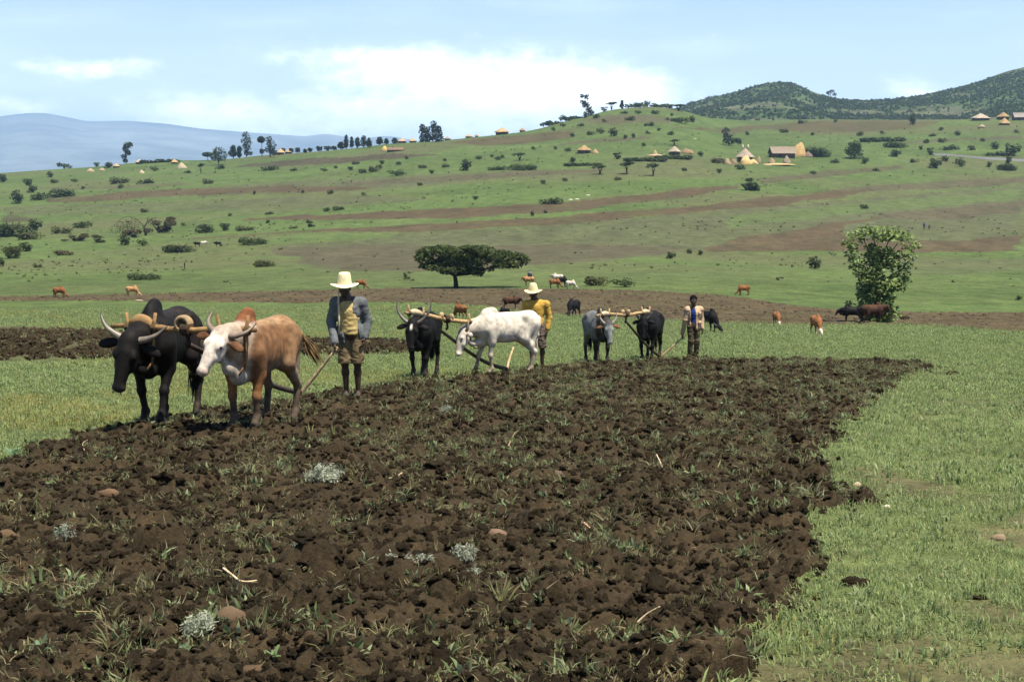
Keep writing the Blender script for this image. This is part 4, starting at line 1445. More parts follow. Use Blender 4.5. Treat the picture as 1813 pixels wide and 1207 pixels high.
def make_person(label, pos, yaw, J, skin=DSKIN, group=None, scale=1.0, h=0.011, hands=None, arms_bare=True, legs_bare=True, feet='bare', hair=True, torso=True):
    """J: joints in local space, the figure faces -y, x to the viewer's right"""
    b = Body()
    hd, nk = V3(*J['head']), V3(*J['neck'])
    fw = V3(*J.get('look', (0, -1, 0)))
    fw /= np.linalg.norm(fw)
    up = V3(0, 0, 1) - fw * fw[2]
    up /= np.linalg.norm(up)
    sd = np.cross(fw, up)
    Rm = np.stack([sd, fw, up], -1)
    P = lambda a, f, u: hd + sd * a + fw * f + up * u
    b.ell(P(0, -0.012, 0.03), (0.077, 0.098, 0.098), 'skin', 0.03, Rm)
    b.ell(P(0, 0.02, -0.055), (0.058, 0.068, 0.075), 'skin', 0.04, Rm)
    b.ell(P(0, 0.055, -0.105), (0.026, 0.024, 0.02), 'skin', 0.03, Rm)
    b.cone(P(0, 0.088, 0.012), P(0, 0.108, -0.036), 0.010, 0.019, 'skin', 0.014)
    b.ell(P(0, 0.075, 0.028), (0.055, 0.016, 0.011), 'skin', 0.015, Rm)
    b.ell(P(0, 0.090, -0.068), (0.027, 0.012, 0.008), 'lip', 0.008, Rm)
    b.ell(P(0, 0.087, -0.081), (0.022, 0.012, 0.008), 'lip', 0.008, Rm)
    for s in (1, -1):
        b.ell(P(0.045 * s, 0.06, -0.03), (0.025, 0.02, 0.02), 'skin', 0.02, Rm)
        b.ell(P(0.078 * s, -0.015, -0.01), (0.012, 0.022, 0.034), 'skin', 0.01, Rm)
    b.cone(P(0, -0.02, -0.05), nk, 0.055, 0.06, 'skin', 0.03)
    ch, pv = V3(*J['chest']), V3(*J['pelvis'])
    b.cone(nk, ch + V3(0, 0, 0.12), 0.06, 0.09, 'skin', 0.06)
    b.ell(ch, (0.155, 0.10, 0.17), 'skin', 0.08)
    b.cone(ch, pv, 0.115, 0.125, 'skin', 0.08)
    b.ell(pv, (0.15, 0.105, 0.12), 'skin', 0.08)
    for s in ('l', 'r'):
        sh, el, wr = V3(*J['sh' + s]), V3(*J['el' + s]), V3(*J['wr' + s])
        b.cone(ch + V3(0, 0, 0.13), sh, 0.07, 0.06, 'skin', 0.05)
        b.cone(sh, el, 0.050, 0.038, 'skin', 0.03)
        b.cone(el, lerp(el, wr, 0.35), 0.038, 0.038, 'skin', 0.02)
        b.cone(lerp(el, wr, 0.35), wr, 0.038, 0.026, 'skin', 0.02)
        hp, kn, an = V3(*J['hp' + s]), V3(*J['kn' + s]), V3(*J['an' + s])
        b.cone(hp, kn, 0.082, 0.052, 'skin', 0.05)
        b.ell(kn + V3(0, -0.015, 0), (0.047, 0.045, 0.055), 'skin', 0.03)
        b.cone(kn, lerp(kn, an, 0.35) + V3(0, 0.018, 0), 0.048, 0.052, 'skin', 0.03)
        b.cone(lerp(kn, an, 0.35) + V3(0, 0.018, 0), an, 0.052, 0.034, 'skin', 0.03)
        toe = an + V3(*J.get('ft' + s, (0, -0.15, 0))) + V3(0, 0, -0.062)
        b.cone(an + V3(0, 0.035, -0.045), toe, 0.036, 0.028, 'foot', 0.03)
        b.ell(toe, (0.043, 0.05, 0.022), 'foot', 0.02)
        hh = (hands or {}).get(s, {})
        finger_prims(b, wr, hh.get('d', wr - el), hh.get('n', (-1 if s == 'l' else 1, 0, 0)), hh.get('t', (0, -1, 0)), hh.get('curl', 0.35), 1.05)
    V, F = b.mesh(h)
    T = b.tags(V, 0.012)
    c = np.zeros((len(V), 3))
    for t, w in T.items():
        c += w[:, None] * np.array({'skin': skin, 'lip': tuple(q * 1.15 for q in skin), 'foot': (0.06, 0.040, 0.027)}[t])
    c *= (0.85 + 0.3 * vn3(V * 22, 5))[:, None]
    o = link('person', mesh_from('person', V, F, c), M['skin'])
    tag(o, label, 'person', group)
    o.location = pos
    o.rotation_euler = (0, 0, yaw)
    o.scale = (scale,) * 3
    for s in (1, -1):
        MB().lathe([(0.001, -0.012), (0.010, -0.008), (0.0135, 0), (0.010, 0.008), (0.001, 0.012)], 10, (0.25, 0.22, 0.19), P(0.033 * s, 0.079, 0.005)).lathe([(0.001, -0.007), (0.007, 0), (0.001, 0.007)], 8, (0.01, 0.007, 0.005), P(0.033 * s, 0.090, 0.005)).obj('eye', M['eye'], o)
    if hair:
        hb = Body()
        hb.ell(P(0, -0.028, 0.052), (0.094, 0.106, 0.098), 'h', 0.02, Rm)
        hb.ell(P(0, -0.065, -0.01), (0.082, 0.062, 0.075), 'h', 0.04, Rm)
        hb.cut_box(P(0, 0.10, -0.03), (0.2, 0.075, 0.085), Rm, 0.02)
        V, F = hb.mesh(0.012, lambda v: 0.010 * (vn3(v * 60, 3) - 0.4))
        link('hair', mesh_from('hair', V, F, np.full((len(V), 3), 0.008)), M['cloth'], o)
    return o, P, Rm


def wrk(amp, seed, fx=14, fz=26):
    def f(v):
        q = v * np.array((fx, fx, fz))
        return amp * (vn3(q, seed) - 0.5) * 2 + amp * 0.6 * (vn3(q * 2.3, seed + 1) - 0.5) * 2
    return f


def garment(name, o, prims, mat, col, h=0.012, wr=0.006, seed=1, var=0.12):
    V, F = prims.mesh(h, wrk(wr, seed))
    c = np.array(col)[None, :] * (1 - var + 2 * var * vn3(V * 9, seed))[:, None]
    return link(name, mesh_from(name, V, F, c), mat, o)


def sleeve(b, J, s, r0, r1, r2, to=1.0, k=0.03):
    sh, el, wr = V3(*J['sh' + s]), V3(*J['el' + s]), V3(*J['wr' + s])
    b.cone(sh, el, r0, r1, 'c', k)
    b.cone(el, lerp(el, wr, to), r1, r2, 'c', k)


def straw_hat(o, P, Rm, crown_h, r_base, r_top, brim, tilt=0.0, flat=True, col=(0.78, 0.64, 0.36)):
    c = P(0, -0.01, 0.055)
    prof = [(r_base, 0.0), (r_base * 0.985, 0.03), (lerp(r_base, r_top, 0.5) * 1.02, crown_h * 0.5), (r_top * 1.03, crown_h * 0.86), (r_top * 0.9, crown_h * 0.97), (r_top * 0.5, crown_h * (1.0 if flat else 1.06)), (0.001, crown_h * (1.0 if flat else 1.10))]
    mb = MB()
    mb.lathe(prof, 28, col)
    inner = [(r * 0.965, max(0, z - 0.006)) for r, z in prof]
    mb.lathe(inner[::-1], 28, np.array(col) * 0.8)
    cr = mb.obj('hat_crown', M['hat'], o)
    bb = MB()
    n, rings = 40, 9
    V, F = [], []
    for side in (0, 1):
        for i in range(rings):
            t = i / (rings - 1)
            r = r_base * 0.97 + (brim - r_base) * t
            for k in range(n):
                th = 2 * math.pi * k / n
                dz = 0.012 * t * t * math.cos(2 * th + 0.6) - 0.022 * t ** 1.5 + 0.016 * t ** 3 * abs(math.cos(th)) + (-0.006 if side else 0)
                V.append((r * math.cos(th), r * math.sin(th) * 1.06, dz))
    for side in (0, 1):
        for i in range(rings - 1):
            for k in range(n):
                a = side * rings * n + i * n + k
                b_ = side * rings * n + i * n + (k + 1) % n
                f = (a, b_, b_ + n, a + n)
                F.append(f if side == 0 else f[::-1])
    for k in range(n):
        a, b_ = (rings - 1) * n + k, (rings - 1) * n + (k + 1) % n
        F.append((a, b_, b_ + rings * n, a + rings * n))
    bb.add(V, F, col)
    br = bb.obj('hat_brim', M['hat'], o)
    mt = Matrix(((Rm[0][0], -Rm[0][1], Rm[0][2]), (Rm[1][0], -Rm[1][1], Rm[1][2]), (Rm[2][0], -Rm[2][1], Rm[2][2]))).to_4x4()
    for q in (cr, br):
        q.matrix_local = Matrix.Translation(Vector(c)) @ mt @ Matrix.Rotation(tilt, 4, 'X')
    return cr, br


def to_local(o_pos, yaw, scale, w):
    q = Matrix.Translation(o_pos) @ Matrix.Rotation(yaw, 4, 'Z') @ Matrix.Scale(scale, 4)
    return np.array(q.inverted() @ Vector(w))


# ---- ploughman in grey jacket
def man_one():
    pos = ground(622, 704)
    pos.z += 0.05
    sc, yaw = 1.08, R(4)
    hand = to_local(pos, yaw, sc, HAND1)
    J = dict(head=(-0.07, -0.06, 1.545), look=(-0.12, -1, -0.22), neck=(-0.05, 0.0, 1.40), chest=(-0.03, 0.0, 1.20), pelvis=(0.0, 0.0, 0.90),
             shl=(-0.205, 0.0, 1.33), ell=(-0.275, 0.03, 1.06), wrl=(hand[0] - 0.005, hand[1] + 0.01, hand[2] + 0.085),
             shr=(0.16, 0.0, 1.32), elr=(0.245, 0.04, 1.06), wrr=(0.205, -0.06, 0.83),
             hpl=(-0.09, 0, 0.87), knl=(-0.085, -0.03, 0.47), anl=(-0.07, 0.02, 0.065), hpr=(0.09, 0, 0.87), knr=(0.095, -0.04, 0.47), anr=(0.10, 0.0, 0.065))
    o, P, Rm = make_person('ploughman in tall straw hat, grey jacket, yellow shirt and khaki shorts, behind the front team', pos, yaw, J, scale=sc, hair=False,
                           hands={'l': dict(d=(0.05, -0.15, -1), n=(-1, 0.2, 0), t=(0, -1, 0), curl=0.95), 'r': dict(curl=0.4, t=(0, -1, 0))})
    ch, pv = V3(*J['chest']), V3(*J['pelvis'])
    sb = Body()
    sb.ell(ch + V3(0, 0, 0.03), (0.165, 0.122, 0.17), 'c', 0.08)
    sb.cone(ch, pv + V3(0, 0, 0.05), 0.125, 0.13, 'c', 0.08)
    sb.cone(V3(*J['neck']) + V3(0, 0, -0.02), ch + V3(0, 0, 0.1), 0.062, 0.09, 'c', 0.06)
    sb.cone(ch, pv + V3(0, -0.01, -0.02), 0.135, 0.145, 'c', 0.08)
    sb.cut_box(pv + V3(0, 0, -0.19), (0.4, 0.4, 0.17), None, 0.02)
    garment('shirt', o, sb, M['cloth'], (0.40, 0.30, 0.125), wr=0.006, seed=3)
    jb = Body()
    jb.ell(ch + V3(0, 0.01, 0.03), (0.195, 0.142, 0.185), 'c', 0.08)
    jb.cone(ch + V3(0, 0.01, 0), pv + V3(0, 0.01, -0.03), 0.152, 0.165, 'c', 0.09)
    jb.ell(pv + V3(0, 0.01, 0.0), (0.19, 0.15, 0.10), 'c', 0.08)
    for s in ('l', 'r'):
        jb.cone(ch + V3(0, 0.01, 0.13), V3(*J['sh' + s]), 0.085, 0.085, 'c', 0.05)
        sleeve(jb, J, s, 0.080, 0.066, 0.054, 0.93)
    jb.cut_box(pv + V3(0, 0, -0.27), (0.17, 0.4, 0.12), None, 0.02)
    jb.cone(pv + V3(0, 0.01, 0.05), pv + V3(0, 0.01, -0.12), 0.165, 0.172, 'c', 0.05)
    jb.p.insert(len(jb.p) - 2, jb.p.pop())
    jb.cut_box(V3(-0.055, -0.20, 1.22), (0.088, 0.16, 0.30), np.array(Matrix.Rotation(R(3), 3, 'Y')), 0.02)
    jb.cut_box(V3(0.01, -0.22, 0.93), (0.105, 0.16, 0.24), np.array(Matrix.Rotation(R(-8), 3, 'Y')), 0.02)
    jb.cut_box(V3(*J['neck']) + V3(0, -0.05, 0.04), (0.07, 0.09, 0.06), None, 0.03)
    garment('jacket', o, jb, M['cloth'], (0.105, 0.113, 0.118), wr=0.005, seed=8)
    tb = Body()
    tb.ell(pv + V3(0, 0, 0.0), (0.17, 0.128, 0.12), 'c', 0.06)
    for s in ('l', 'r'):
        hp, kn = V3(*J['hp' + s]), V3(*J['kn' + s])
        tb.cone(hp, lerp(hp, kn, 0.98), 0.105, 0.094, 'c', 0.035)
        tb.cut_box(kn + V3(0, 0, -0.085), (0.15, 0.2, 0.075), None, 0.01)
    garment('shorts', o, tb, M['cloth'], (0.15, 0.112, 0.062), wr=0.010, seed=12, var=0.22)
    straw_hat(o, P, Rm, 0.168, 0.100, 0.082, 0.205, tilt=R(-10), col=(0.72, 0.63, 0.39))
    st = MB().tube([(0, 0, 0), (0.004, 0.0, 0.25), (0.0, 0.0, 0.52), (0.01, 0, 0.70)], [0.012, 0.014, 0.014, 0.011], 8, (0.52, 0.42, 0.30)).obj('stick', M['wood'])
    tag(st, 'pale whip stick tucked upright in the grey jacket of the ploughman', 'stick')
    st.location = at(600.5, 592, pos.y - 0.215)
    st.rotation_euler = (R(-5), R(-1), 0)


def man_two():
    pos = ground(949, 654)
    pos.z += 0.04
    sc, yaw = 1.09, R(-6)
    hand = to_local(pos, yaw, sc, HAND2)
    J = dict(head=(-0.055, -0.05, 1.545), look=(-0.25, -1, -0.25), neck=(-0.03, 0.0, 1.40), chest=(0.0, 0.0, 1.20), pelvis=(0.02, 0.0, 0.90),
             shl=(-0.20, -0.01, 1.31), ell=(-0.26, 0.0, 1.03), wrl=(hand[0] * 0.4 - 0.17, -0.18, 0.86),
             shr=(0.20, 0.0, 1.31), elr=(0.265, 0.03, 1.04), wrr=(0.235, -0.04, 0.79),
             hpl=(-0.07, 0, 0.87), knl=(-0.085, -0.03, 0.47), anl=(-0.085, 0.06, 0.065), hpr=(0.10, 0, 0.87), knr=(0.13, -0.05, 0.47), anr=(0.13, -0.02, 0.065))
    o, P, Rm = make_person('ploughman in mustard yellow jumper, grey breeches and straw hat, behind the white ox', pos, yaw, J, scale=sc, hair=False, h=0.013,
                           hands={'l': dict(curl=0.9, t=(0, -1, 0)), 'r': dict(curl=0.4, t=(0, -1, 0))})
    ch, pv = V3(*J['chest']), V3(*J['pelvis'])
    jb = Body()
    jb.ell(ch + V3(0, 0, 0.03), (0.190, 0.135, 0.18), 'c', 0.08)
    jb.cone(ch, pv + V3(0, 0, 0.02), 0.145, 0.150, 'c', 0.08)
    jb.cone(V3(*J['neck']) + V3(0, 0, -0.05), ch + V3(0, 0, 0.1), 0.07, 0.1, 'c', 0.06)
    for s in ('l', 'r'):
        jb.cone(ch + V3(0, 0, 0.12), V3(*J['sh' + s]), 0.085, 0.082, 'c', 0.05)
        sleeve(jb, J, s, 0.078, 0.062, 0.052, 0.9)
    jb.cut_box(pv + V3(0, 0, -0.13), (0.155, 0.3, 0.12), None, 0.02)
    garment('jumper', o, jb, M['cloth'], (0.42, 0.26, 0.055), wr=0.006, seed=21, h=0.013)
    tb = Body()
    tb.ell(pv, (0.165, 0.125, 0.12), 'c', 0.06)
    for s in ('l', 'r'):
        hp, kn = V3(*J['hp' + s]), V3(*J['kn' + s])
        tb.cone(hp, kn, 0.105, 0.088, 'c', 0.035)
        tb.cut_box(kn + V3(0, 0, -0.13), (0.12, 0.2, 0.075), None, 0.01)
    garment('breeches', o, tb, M['cloth'], (0.115, 0.088, 0.068), wr=0.011, seed=24, var=0.25, h=0.013)
    straw_hat(o, P, Rm, 0.142, 0.100, 0.070, 0.185, tilt=R(-8), flat=False, col=(0.68, 0.55, 0.31))
    return o


def man_three():
    pos = ground(1227, 638)
    pos.z += 0.04
    sc, yaw = 0.985, R(18)
    hand = to_local(pos, yaw, sc, HAND3)
    J = dict(head=(-0.03, -0.035, 1.56), look=(-0.38, -1, -0.12), neck=(-0.01, 0.0, 1.40), chest=(0.0, 0.0, 1.20), pelvis=(0.0, 0.0, 0.90),
             shl=(-0.185, 0.0, 1.32), ell=(-0.235, 0.02, 1.05), wrl=(hand[0] + 0.0, hand[1] + 0.01, hand[2] + 0.085),
             shr=(0.185, 0.0, 1.32), elr=(0.25, 0.04, 1.05), wrr=(0.24, -0.03, 0.80),
             hpl=(-0.085, 0, 0.87), knl=(-0.085, -0.03, 0.47), anl=(-0.085, 0.02, 0.065), hpr=(0.085, 0, 0.87), knr=(0.09, -0.03, 0.47), anr=(0.09, 0.02, 0.065))
    o, P, Rm = make_person('bareheaded ploughman in cream jacket over a blue shirt and dark trousers, behind the farthest team', pos, yaw, J, scale=sc, hair=True, h=0.013,
                           hands={'l': dict(d=(0.05, -0.15, -1), n=(-1, 0.2, 0), t=(0, -1, 0), curl=0.95), 'r': dict(curl=0.4, t=(0, -1, 0))})
    ch, pv = V3(*J['chest']), V3(*J['pelvis'])
    sb = Body()
    sb.ell(ch + V3(0, 0, 0.03), (0.165, 0.122, 0.17), 'c', 0.08)
    sb.cone(ch, pv + V3(0, 0, 0.05), 0.125, 0.13, 'c', 0.08)
    sb.cone(V3(*J['neck']) + V3(0, 0, -0.02), ch + V3(0, 0, 0.1), 0.062, 0.09, 'c', 0.06)
    garment('shirt', o, sb, M['cloth'], (0.018, 0.040, 0.16), wr=0.006, seed=33, h=0.014)
    jb = Body()
    jb.ell(ch + V3(0, 0.01, 0.03), (0.195, 0.142, 0.185), 'c', 0.08)
    jb.cone(ch + V3(0, 0.01, 0), pv + V3(0, 0.01, -0.05), 0.152, 0.165, 'c', 0.09)
    for s in ('l', 'r'):
        jb.cone(ch + V3(0, 0.01, 0.13), V3(*J['sh' + s]), 0.085, 0.085, 'c', 0.05)
        sleeve(jb, J, s, 0.080, 0.064, 0.054, 0.92)
    jb.cut_box(pv + V3(0, 0, -0.24), (0.16, 0.4, 0.12), None, 0.02)
    jb.cut_box(V3(-0.065, -0.20, 1.10), (0.058, 0.16, 0.46), np.array(Matrix.Rotation(R(-3), 3, 'Y')), 0.02)
    garment('jacket', o, jb, M['cloth'], (0.44, 0.31, 0.205), wr=0.006, seed=38, h=0.013)
    for x, z in ((0.10, 1.23), (0.11, 0.98)):
        MB().box((x, -0.150, z), (0.045, 0.012, 0.05), 0.25, (0.44, 0.31, 0.20)).obj('pocket', M['cloth'], o)
    tb = Body()
    tb.ell(pv, (0.165, 0.125, 0.12), 'c', 0.06)
    for s in ('l', 'r'):
        hp, kn, an = V3(*J['hp' + s]), V3(*J['kn' + s]), V3(*J['an' + s])
        tb.cone(hp, kn, 0.102, 0.078, 'c', 0.035)
        tb.cone(kn, an + V3(0, 0, 0.03), 0.078, 0.066, 'c', 0.03)
    garment('trousers', o, tb, M['cloth'], (0.085, 0.070, 0.042), wr=0.012, seed=44, var=0.25, h=0.013)


man_one()
man_two()
man_three()
# ------------------------------------------------------------------ scattered grass, clods, weeds
def scatter(name, label, pts, rot, scl, pid, protos):
    me = bpy.data.meshes.new(name)
    me.vertices.add(len(pts))
    me.vertices.foreach_set('co', np.asarray(pts, np.float32).ravel())
    for nm, ty, dat, key in (('rot', 'FLOAT_VECTOR', np.asarray(rot, np.float32).ravel(), 'vector'), ('scl', 'FLOAT', np.asarray(scl, np.float32), 'value'), ('pid', 'INT', np.asarray(pid, np.int32), 'value')):
        at_ = me.attributes.new(nm, ty, 'POINT')
        at_.data.foreach_set(key, dat)
    me.update()
    o = link(name, me)
    tag(o, label, kind='stuff')
    ng = bpy.data.node_groups.new(name, 'GeometryNodeTree')
    ng.interface.new_socket('Geometry', in_out='INPUT', socket_type='NodeSocketGeometry')
    ng.interface.new_socket('Geometry', in_out='OUTPUT', socket_type='NodeSocketGeometry')
    N, L = ng.nodes, ng.links
    gi, go = N.new('NodeGroupInput'), N.new('NodeGroupOutput')
    jn = N.new('GeometryNodeJoinGeometry')

    def attr(nm, ty):
        n = N.new('GeometryNodeInputNamedAttribute')
        n.data_type = ty
        n.inputs[0].default_value = nm
        return n.outputs[0]
    ar, as_, ap = attr('rot', 'FLOAT_VECTOR'), attr('scl', 'FLOAT'), attr('pid', 'INT')
    for i, p in enumerate(protos):
        c = N.new('FunctionNodeCompare')
        c.data_type, c.operation = 'INT', 'EQUAL'
        ins = [q for q in c.inputs if q.enabled and q.type == 'INT']
        L.new(ap, ins[0])
        ins[1].default_value = i
        inf = N.new('GeometryNodeObjectInfo')
        inf.transform_space = 'ORIGINAL'
        inf.inputs[0].default_value = p
        ip = N.new('GeometryNodeInstanceOnPoints')
        L.new(gi.outputs[0], ip.inputs['Points'])
        L.new(c.outputs[0], ip.inputs['Selection'])
        L.new(inf.outputs['Geometry'], ip.inputs['Instance'])
        L.new(ar, ip.inputs['Rotation'])
        L.new(as_, ip.inputs['Scale'])
        L.new(ip.outputs[0], jn.inputs[0])
    L.new(jn.outputs[0], go.inputs[0])
    md = o.modifiers.new('scatter', 'NODES')
    md.node_group = ng
    return o


def tuft_mesh(name, n, rad, hmin, hmax, wid, cols, lean, seed):
    rng = np.random.default_rng(seed)
    th = rng.uniform(0, 2 * np.pi, n)
    r = rad * np.sqrt(rng.uniform(0, 1, n))
    bx, by = r * np.cos(th), r * np.sin(th)
    H = rng.uniform(hmin, hmax, n)
    az = th + rng.normal(0, 0.9, n)
    ln = lean * rng.uniform(0.3, 1.2, n)
    w = wid * rng.uniform(0.7, 1.3, n)
    V = np.zeros((n, 5, 3))
    px, py = -np.sin(az), np.cos(az)
    for i, (t, k) in enumerate(((0, 1.0), (0.55, 0.85))):
        x = bx + np.cos(az) * H * ln * t ** 1.6
        y = by + np.sin(az) * H * ln * t ** 1.6
        z = H * t * np.sqrt(np.maximum(0.15, 1 - (ln * t) ** 2 * 0.5)) - (0.01 if i == 0 else 0)
        z = z * np.where(ln > 1, 0.75, 1)
        V[:, i * 2] = np.stack([x - px * w * k / 2, y - py * w * k / 2, z], -1)
        V[:, i * 2 + 1] = np.stack([x + px * w * k / 2, y + py * w * k / 2, z], -1)
    V[:, 4] = np.stack([bx + np.cos(az) * H * ln, by + np.sin(az) * H * ln, H * np.sqrt(np.maximum(0.1, 1 - ln ** 2 * 0.6))], -1)
    b = np.arange(n)[:, None] * 5
    T = np.concatenate([b + np.array([[0, 1, 3]]), b + np.array([[0, 3, 2]]), b + np.array([[2, 3, 4]])])
    ci = rng.choice(len(cols), n, p=[c[1] for c in cols])
    C = np.array([c[0] for c in cols])[ci] * rng.uniform(0.75, 1.25, (n, 1))
    return mesh_from(name, V.reshape(-1, 3), T, np.repeat(C, 5, 0), smooth=False)


GRASSC = [((0.182, 0.240, 0.086), .42), ((0.240, 0.294, 0.122), .30), ((0.26, 0.265, 0.130), .13), ((0.090, 0.138, 0.046), .09), ((0.32, 0.27, 0.15), .06)]
DRYC = [((0.25, 0.235, 0.075), .5), ((0.20, 0.215, 0.07), .3), ((0.33, 0.28, 0.14), .2)]
BLUEC = [((0.16, 0.21, 0.085), .5), ((0.25, 0.29, 0.15), .4), ((0.09, 0.14, 0.05), .1)]
WEEDC = [((0.170, 0.195, 0.075), .34), ((0.225, 0.215, 0.100), .30), ((0.23, 0.185, 0.100), .18), ((0.30, 0.26, 0.16), .08), ((0.07, 0.095, 0.035), .10)]
protos = []
for i, (n, rad, h0, h1, w, cc, ln, uv) in enumerate((
        (52, 0.13, 0.010, 0.034, 0.0045, GRASSC, 1.25, (1640, 1000)), (52, 0.15, 0.008, 0.028, 0.0055, GRASSC, 1.4, (1730, 880)), (26, 0.08, 0.02, 0.055, 0.0050, GRASSC, 0.95, (1560, 960)),
        (14, 0.06, 0.02, 0.05, 0.012, BLUEC, 1.35, (1700, 1060)), (34, 0.20, 0.010, 0.026, 0.009, GRASSC, 1.35, (1500, 720)), (36, 0.16, 0.010, 0.030, 0.006, DRYC, 1.25, (1480, 760)))):
    p = link('grass_tuft', tuft_mesh('grass_tuft', n, rad, h0, h1, w, cc, ln, 500 + i), M['grassleaf'])
    p.location = ground(*uv)
    tag(p, kind='stuff')
    protos.append(p)
wprotos = []
for i, (n, rad, h0, h1, w, cc, ln, uv) in enumerate((
        (18, 0.05, 0.025, 0.07, 0.0045, WEEDC, 1.3, (900, 900)), (30, 0.10, 0.02, 0.05, 0.0045, WEEDC, 1.4, (700, 850)), (9, 0.03, 0.05, 0.11, 0.007, WEEDC, 1.1, (1150, 1000)), (12, 0.05, 0.03, 0.075, 0.016, BLUEC, 1.2, (480, 1010)), (40, 0.12, 0.01, 0.03, 0.005, WEEDC, 1.5, (650, 1030)), (22, 0.06, 0.03, 0.08, 0.006, BLUEC, 1.25, (1090, 880)))):
    p = link('weed_tuft', tuft_mesh('weed_tuft', n, rad, h0, h1, w, cc, ln, 520 + i), M['grassleaf'])
    q = ground(*uv)
    p.location = (q.x, q.y, float(gz(q.x, q.y)[0]))
    tag(p, kind='stuff')
    wprotos.append(p)


def wedge_points(n, y0, y1, power, umin=-150, umax=1960, seed=0):
    """random points inside the view wedge; density falls with distance as y**-power"""
    rng = np.random.default_rng(seed)
    e = 2 - power
    y = (y0 ** e + (y1 ** e - y0 ** e) * rng.uniform(0, 1, n)) ** (1 / e)
    s = rng.uniform((umin - 906.5) / F_PX, (umax - 906.5) / F_PX, n)
    return s * y, y, rng


def tilt(n, rng, a=0.18):
    return np.stack([rng.normal(0, a, n), rng.normal(0, a, n), rng.uniform(0, 6.28, n)], -1)


def build_grass():
    X, Y, rng = wedge_points(175000, 4.6, 125, 1.05, -450, 2350, seed=41)
    inp, ins = in_plot(X, Y), in_strip(X, Y)
    bm = inpoly(X, Y, field_w[-1][2])
    bare = np.clip((fbm2(X / 1.1, Y / 1.1, 4, 77) - 0.60) * 7, 0, 1) * np.clip((45 - Y) / 20, 0, 1)
    cl = fbm2(X / 0.6, Y / 0.6, 3, 402)
    keep = ~inp & ~ins & ~bm & (rng.uniform(0, 1, len(X)) > bare * 0.85) & (rng.uniform(0, 1, len(X)) < 0.30 + 1.3 * cl)
    X, Y = X[keep], Y[keep]
    n = len(X)
    cl = fbm2(X / 1.3, Y / 1.3, 3, 405)
    sc = rng.uniform(0.65, 1.25, n) * (0.70 + 0.7 * cl) * (1 + np.clip(Y - 8, 0, 90) / 42.0)
    pid = rng.choice(4, n, p=[.40, .30, .18, .12])
    pid = np.where((Y > 22) & (rng.uniform(0, 1, n) < 0.75), 4, pid)
    dryp = np.clip((fbm2(X / 2.6 + 7, Y / 2.6, 3, 409) - 0.56) * 5, 0, 0.55) * np.clip((3 - X) / 6, 0.12, 1)
    pid = np.where(rng.uniform(0, 1, n) < dryp, 5, pid)
    tall = fbm2(X / 3.0, Y / 3.0, 2, 407) > 0.66
    sc = sc * np.where(tall, 1.2, 1.0)
    Z = zland(X, Y) - 0.004
    scatter('grass', 'short grazed grass with dry blades and broad weeds round the plot', np.stack([X, Y, Z], -1), tilt(n, rng), sc, pid, protos)


def build_weeds():
    X, Y, rng = wedge_points(42000, 4.4, 40, 0.75, -200, 1700, seed=43)
    keep = in_plot(X, Y)
    X, Y = X[keep], Y[keep]
    cl = fbm2(X / 0.55, Y / 0.55, 4, 412)
    keep = rng.uniform(0, 1, len(X)) < np.clip((cl - 0.42) * 5.5, 0.10, 1) * np.clip(0.42 + Y / 50, 0, 1)
    X, Y = X[keep], Y[keep]
    n = len(X)
    X2, Y2, r2 = wedge_points(5000, 36, 75, 0.3, -150, 800, seed=44)
    k2 = in_strip(X2, Y2) & (fbm2(X2 / 1.5, Y2 / 1.5, 3, 413) > 0.5)
    X2, Y2 = X2[k2], Y2[k2]
    Z = np.concatenate([zland(X, Y) + soil_h(X, Y) * 0.9 - 0.004, zland(X2, Y2) + strip_h(X2, Y2)])
    X, Y = np.concatenate([X, X2]), np.concatenate([Y, Y2])
    m = len(X)
    sc = rng.uniform(0.5, 1.2, m) * (1 + np.clip(Y - 10, 0, 60) / 45)
    scatter('turned_weeds', 'scraps of torn grass and weeds turned into the soil', np.stack([X, Y, Z], -1), tilt(m, rng, 0.55), sc, rng.choice(6, m, p=[.20, .24, .08, .15, .22, .11]), wprotos)


def ico(sub):
    import bmesh
    bm = bmesh.new()
    bmesh.ops.create_icosphere(bm, subdivisions=sub, radius=1.0)
    V = np.array([v.co[:] for v in bm.verts])
    F = np.array([[v.index for v in f.verts] for f in bm.faces])
    bm.free()
    return V, F


ICO3, ICO2, ICO1 = ico(3), ico(2), ico(1)


def lump_mesh(name, seed, col, base=ICO3, squash=0.7, amp=0.95, fr=2.0, smooth=True, var=0.3):
    V, F = base
    d = (vn3(V * fr + seed * 7.1, seed) - 0.5) * amp * 1.2 + (vn3(V * fr * 2.6 + seed, seed + 1) - 0.5) * amp * 0.8 + (vn3(V * fr * 6 + seed, seed + 2) - 0.5) * amp * 0.4
    P = V * (1 + d)[:, None] * np.array((1, 0.85, squash))
    c = np.array(col)[None, :] * (1 - var + 2 * var * vn3(V * 3, seed + 5))[:, None]
    return mesh_from(name, P, F, c, smooth)


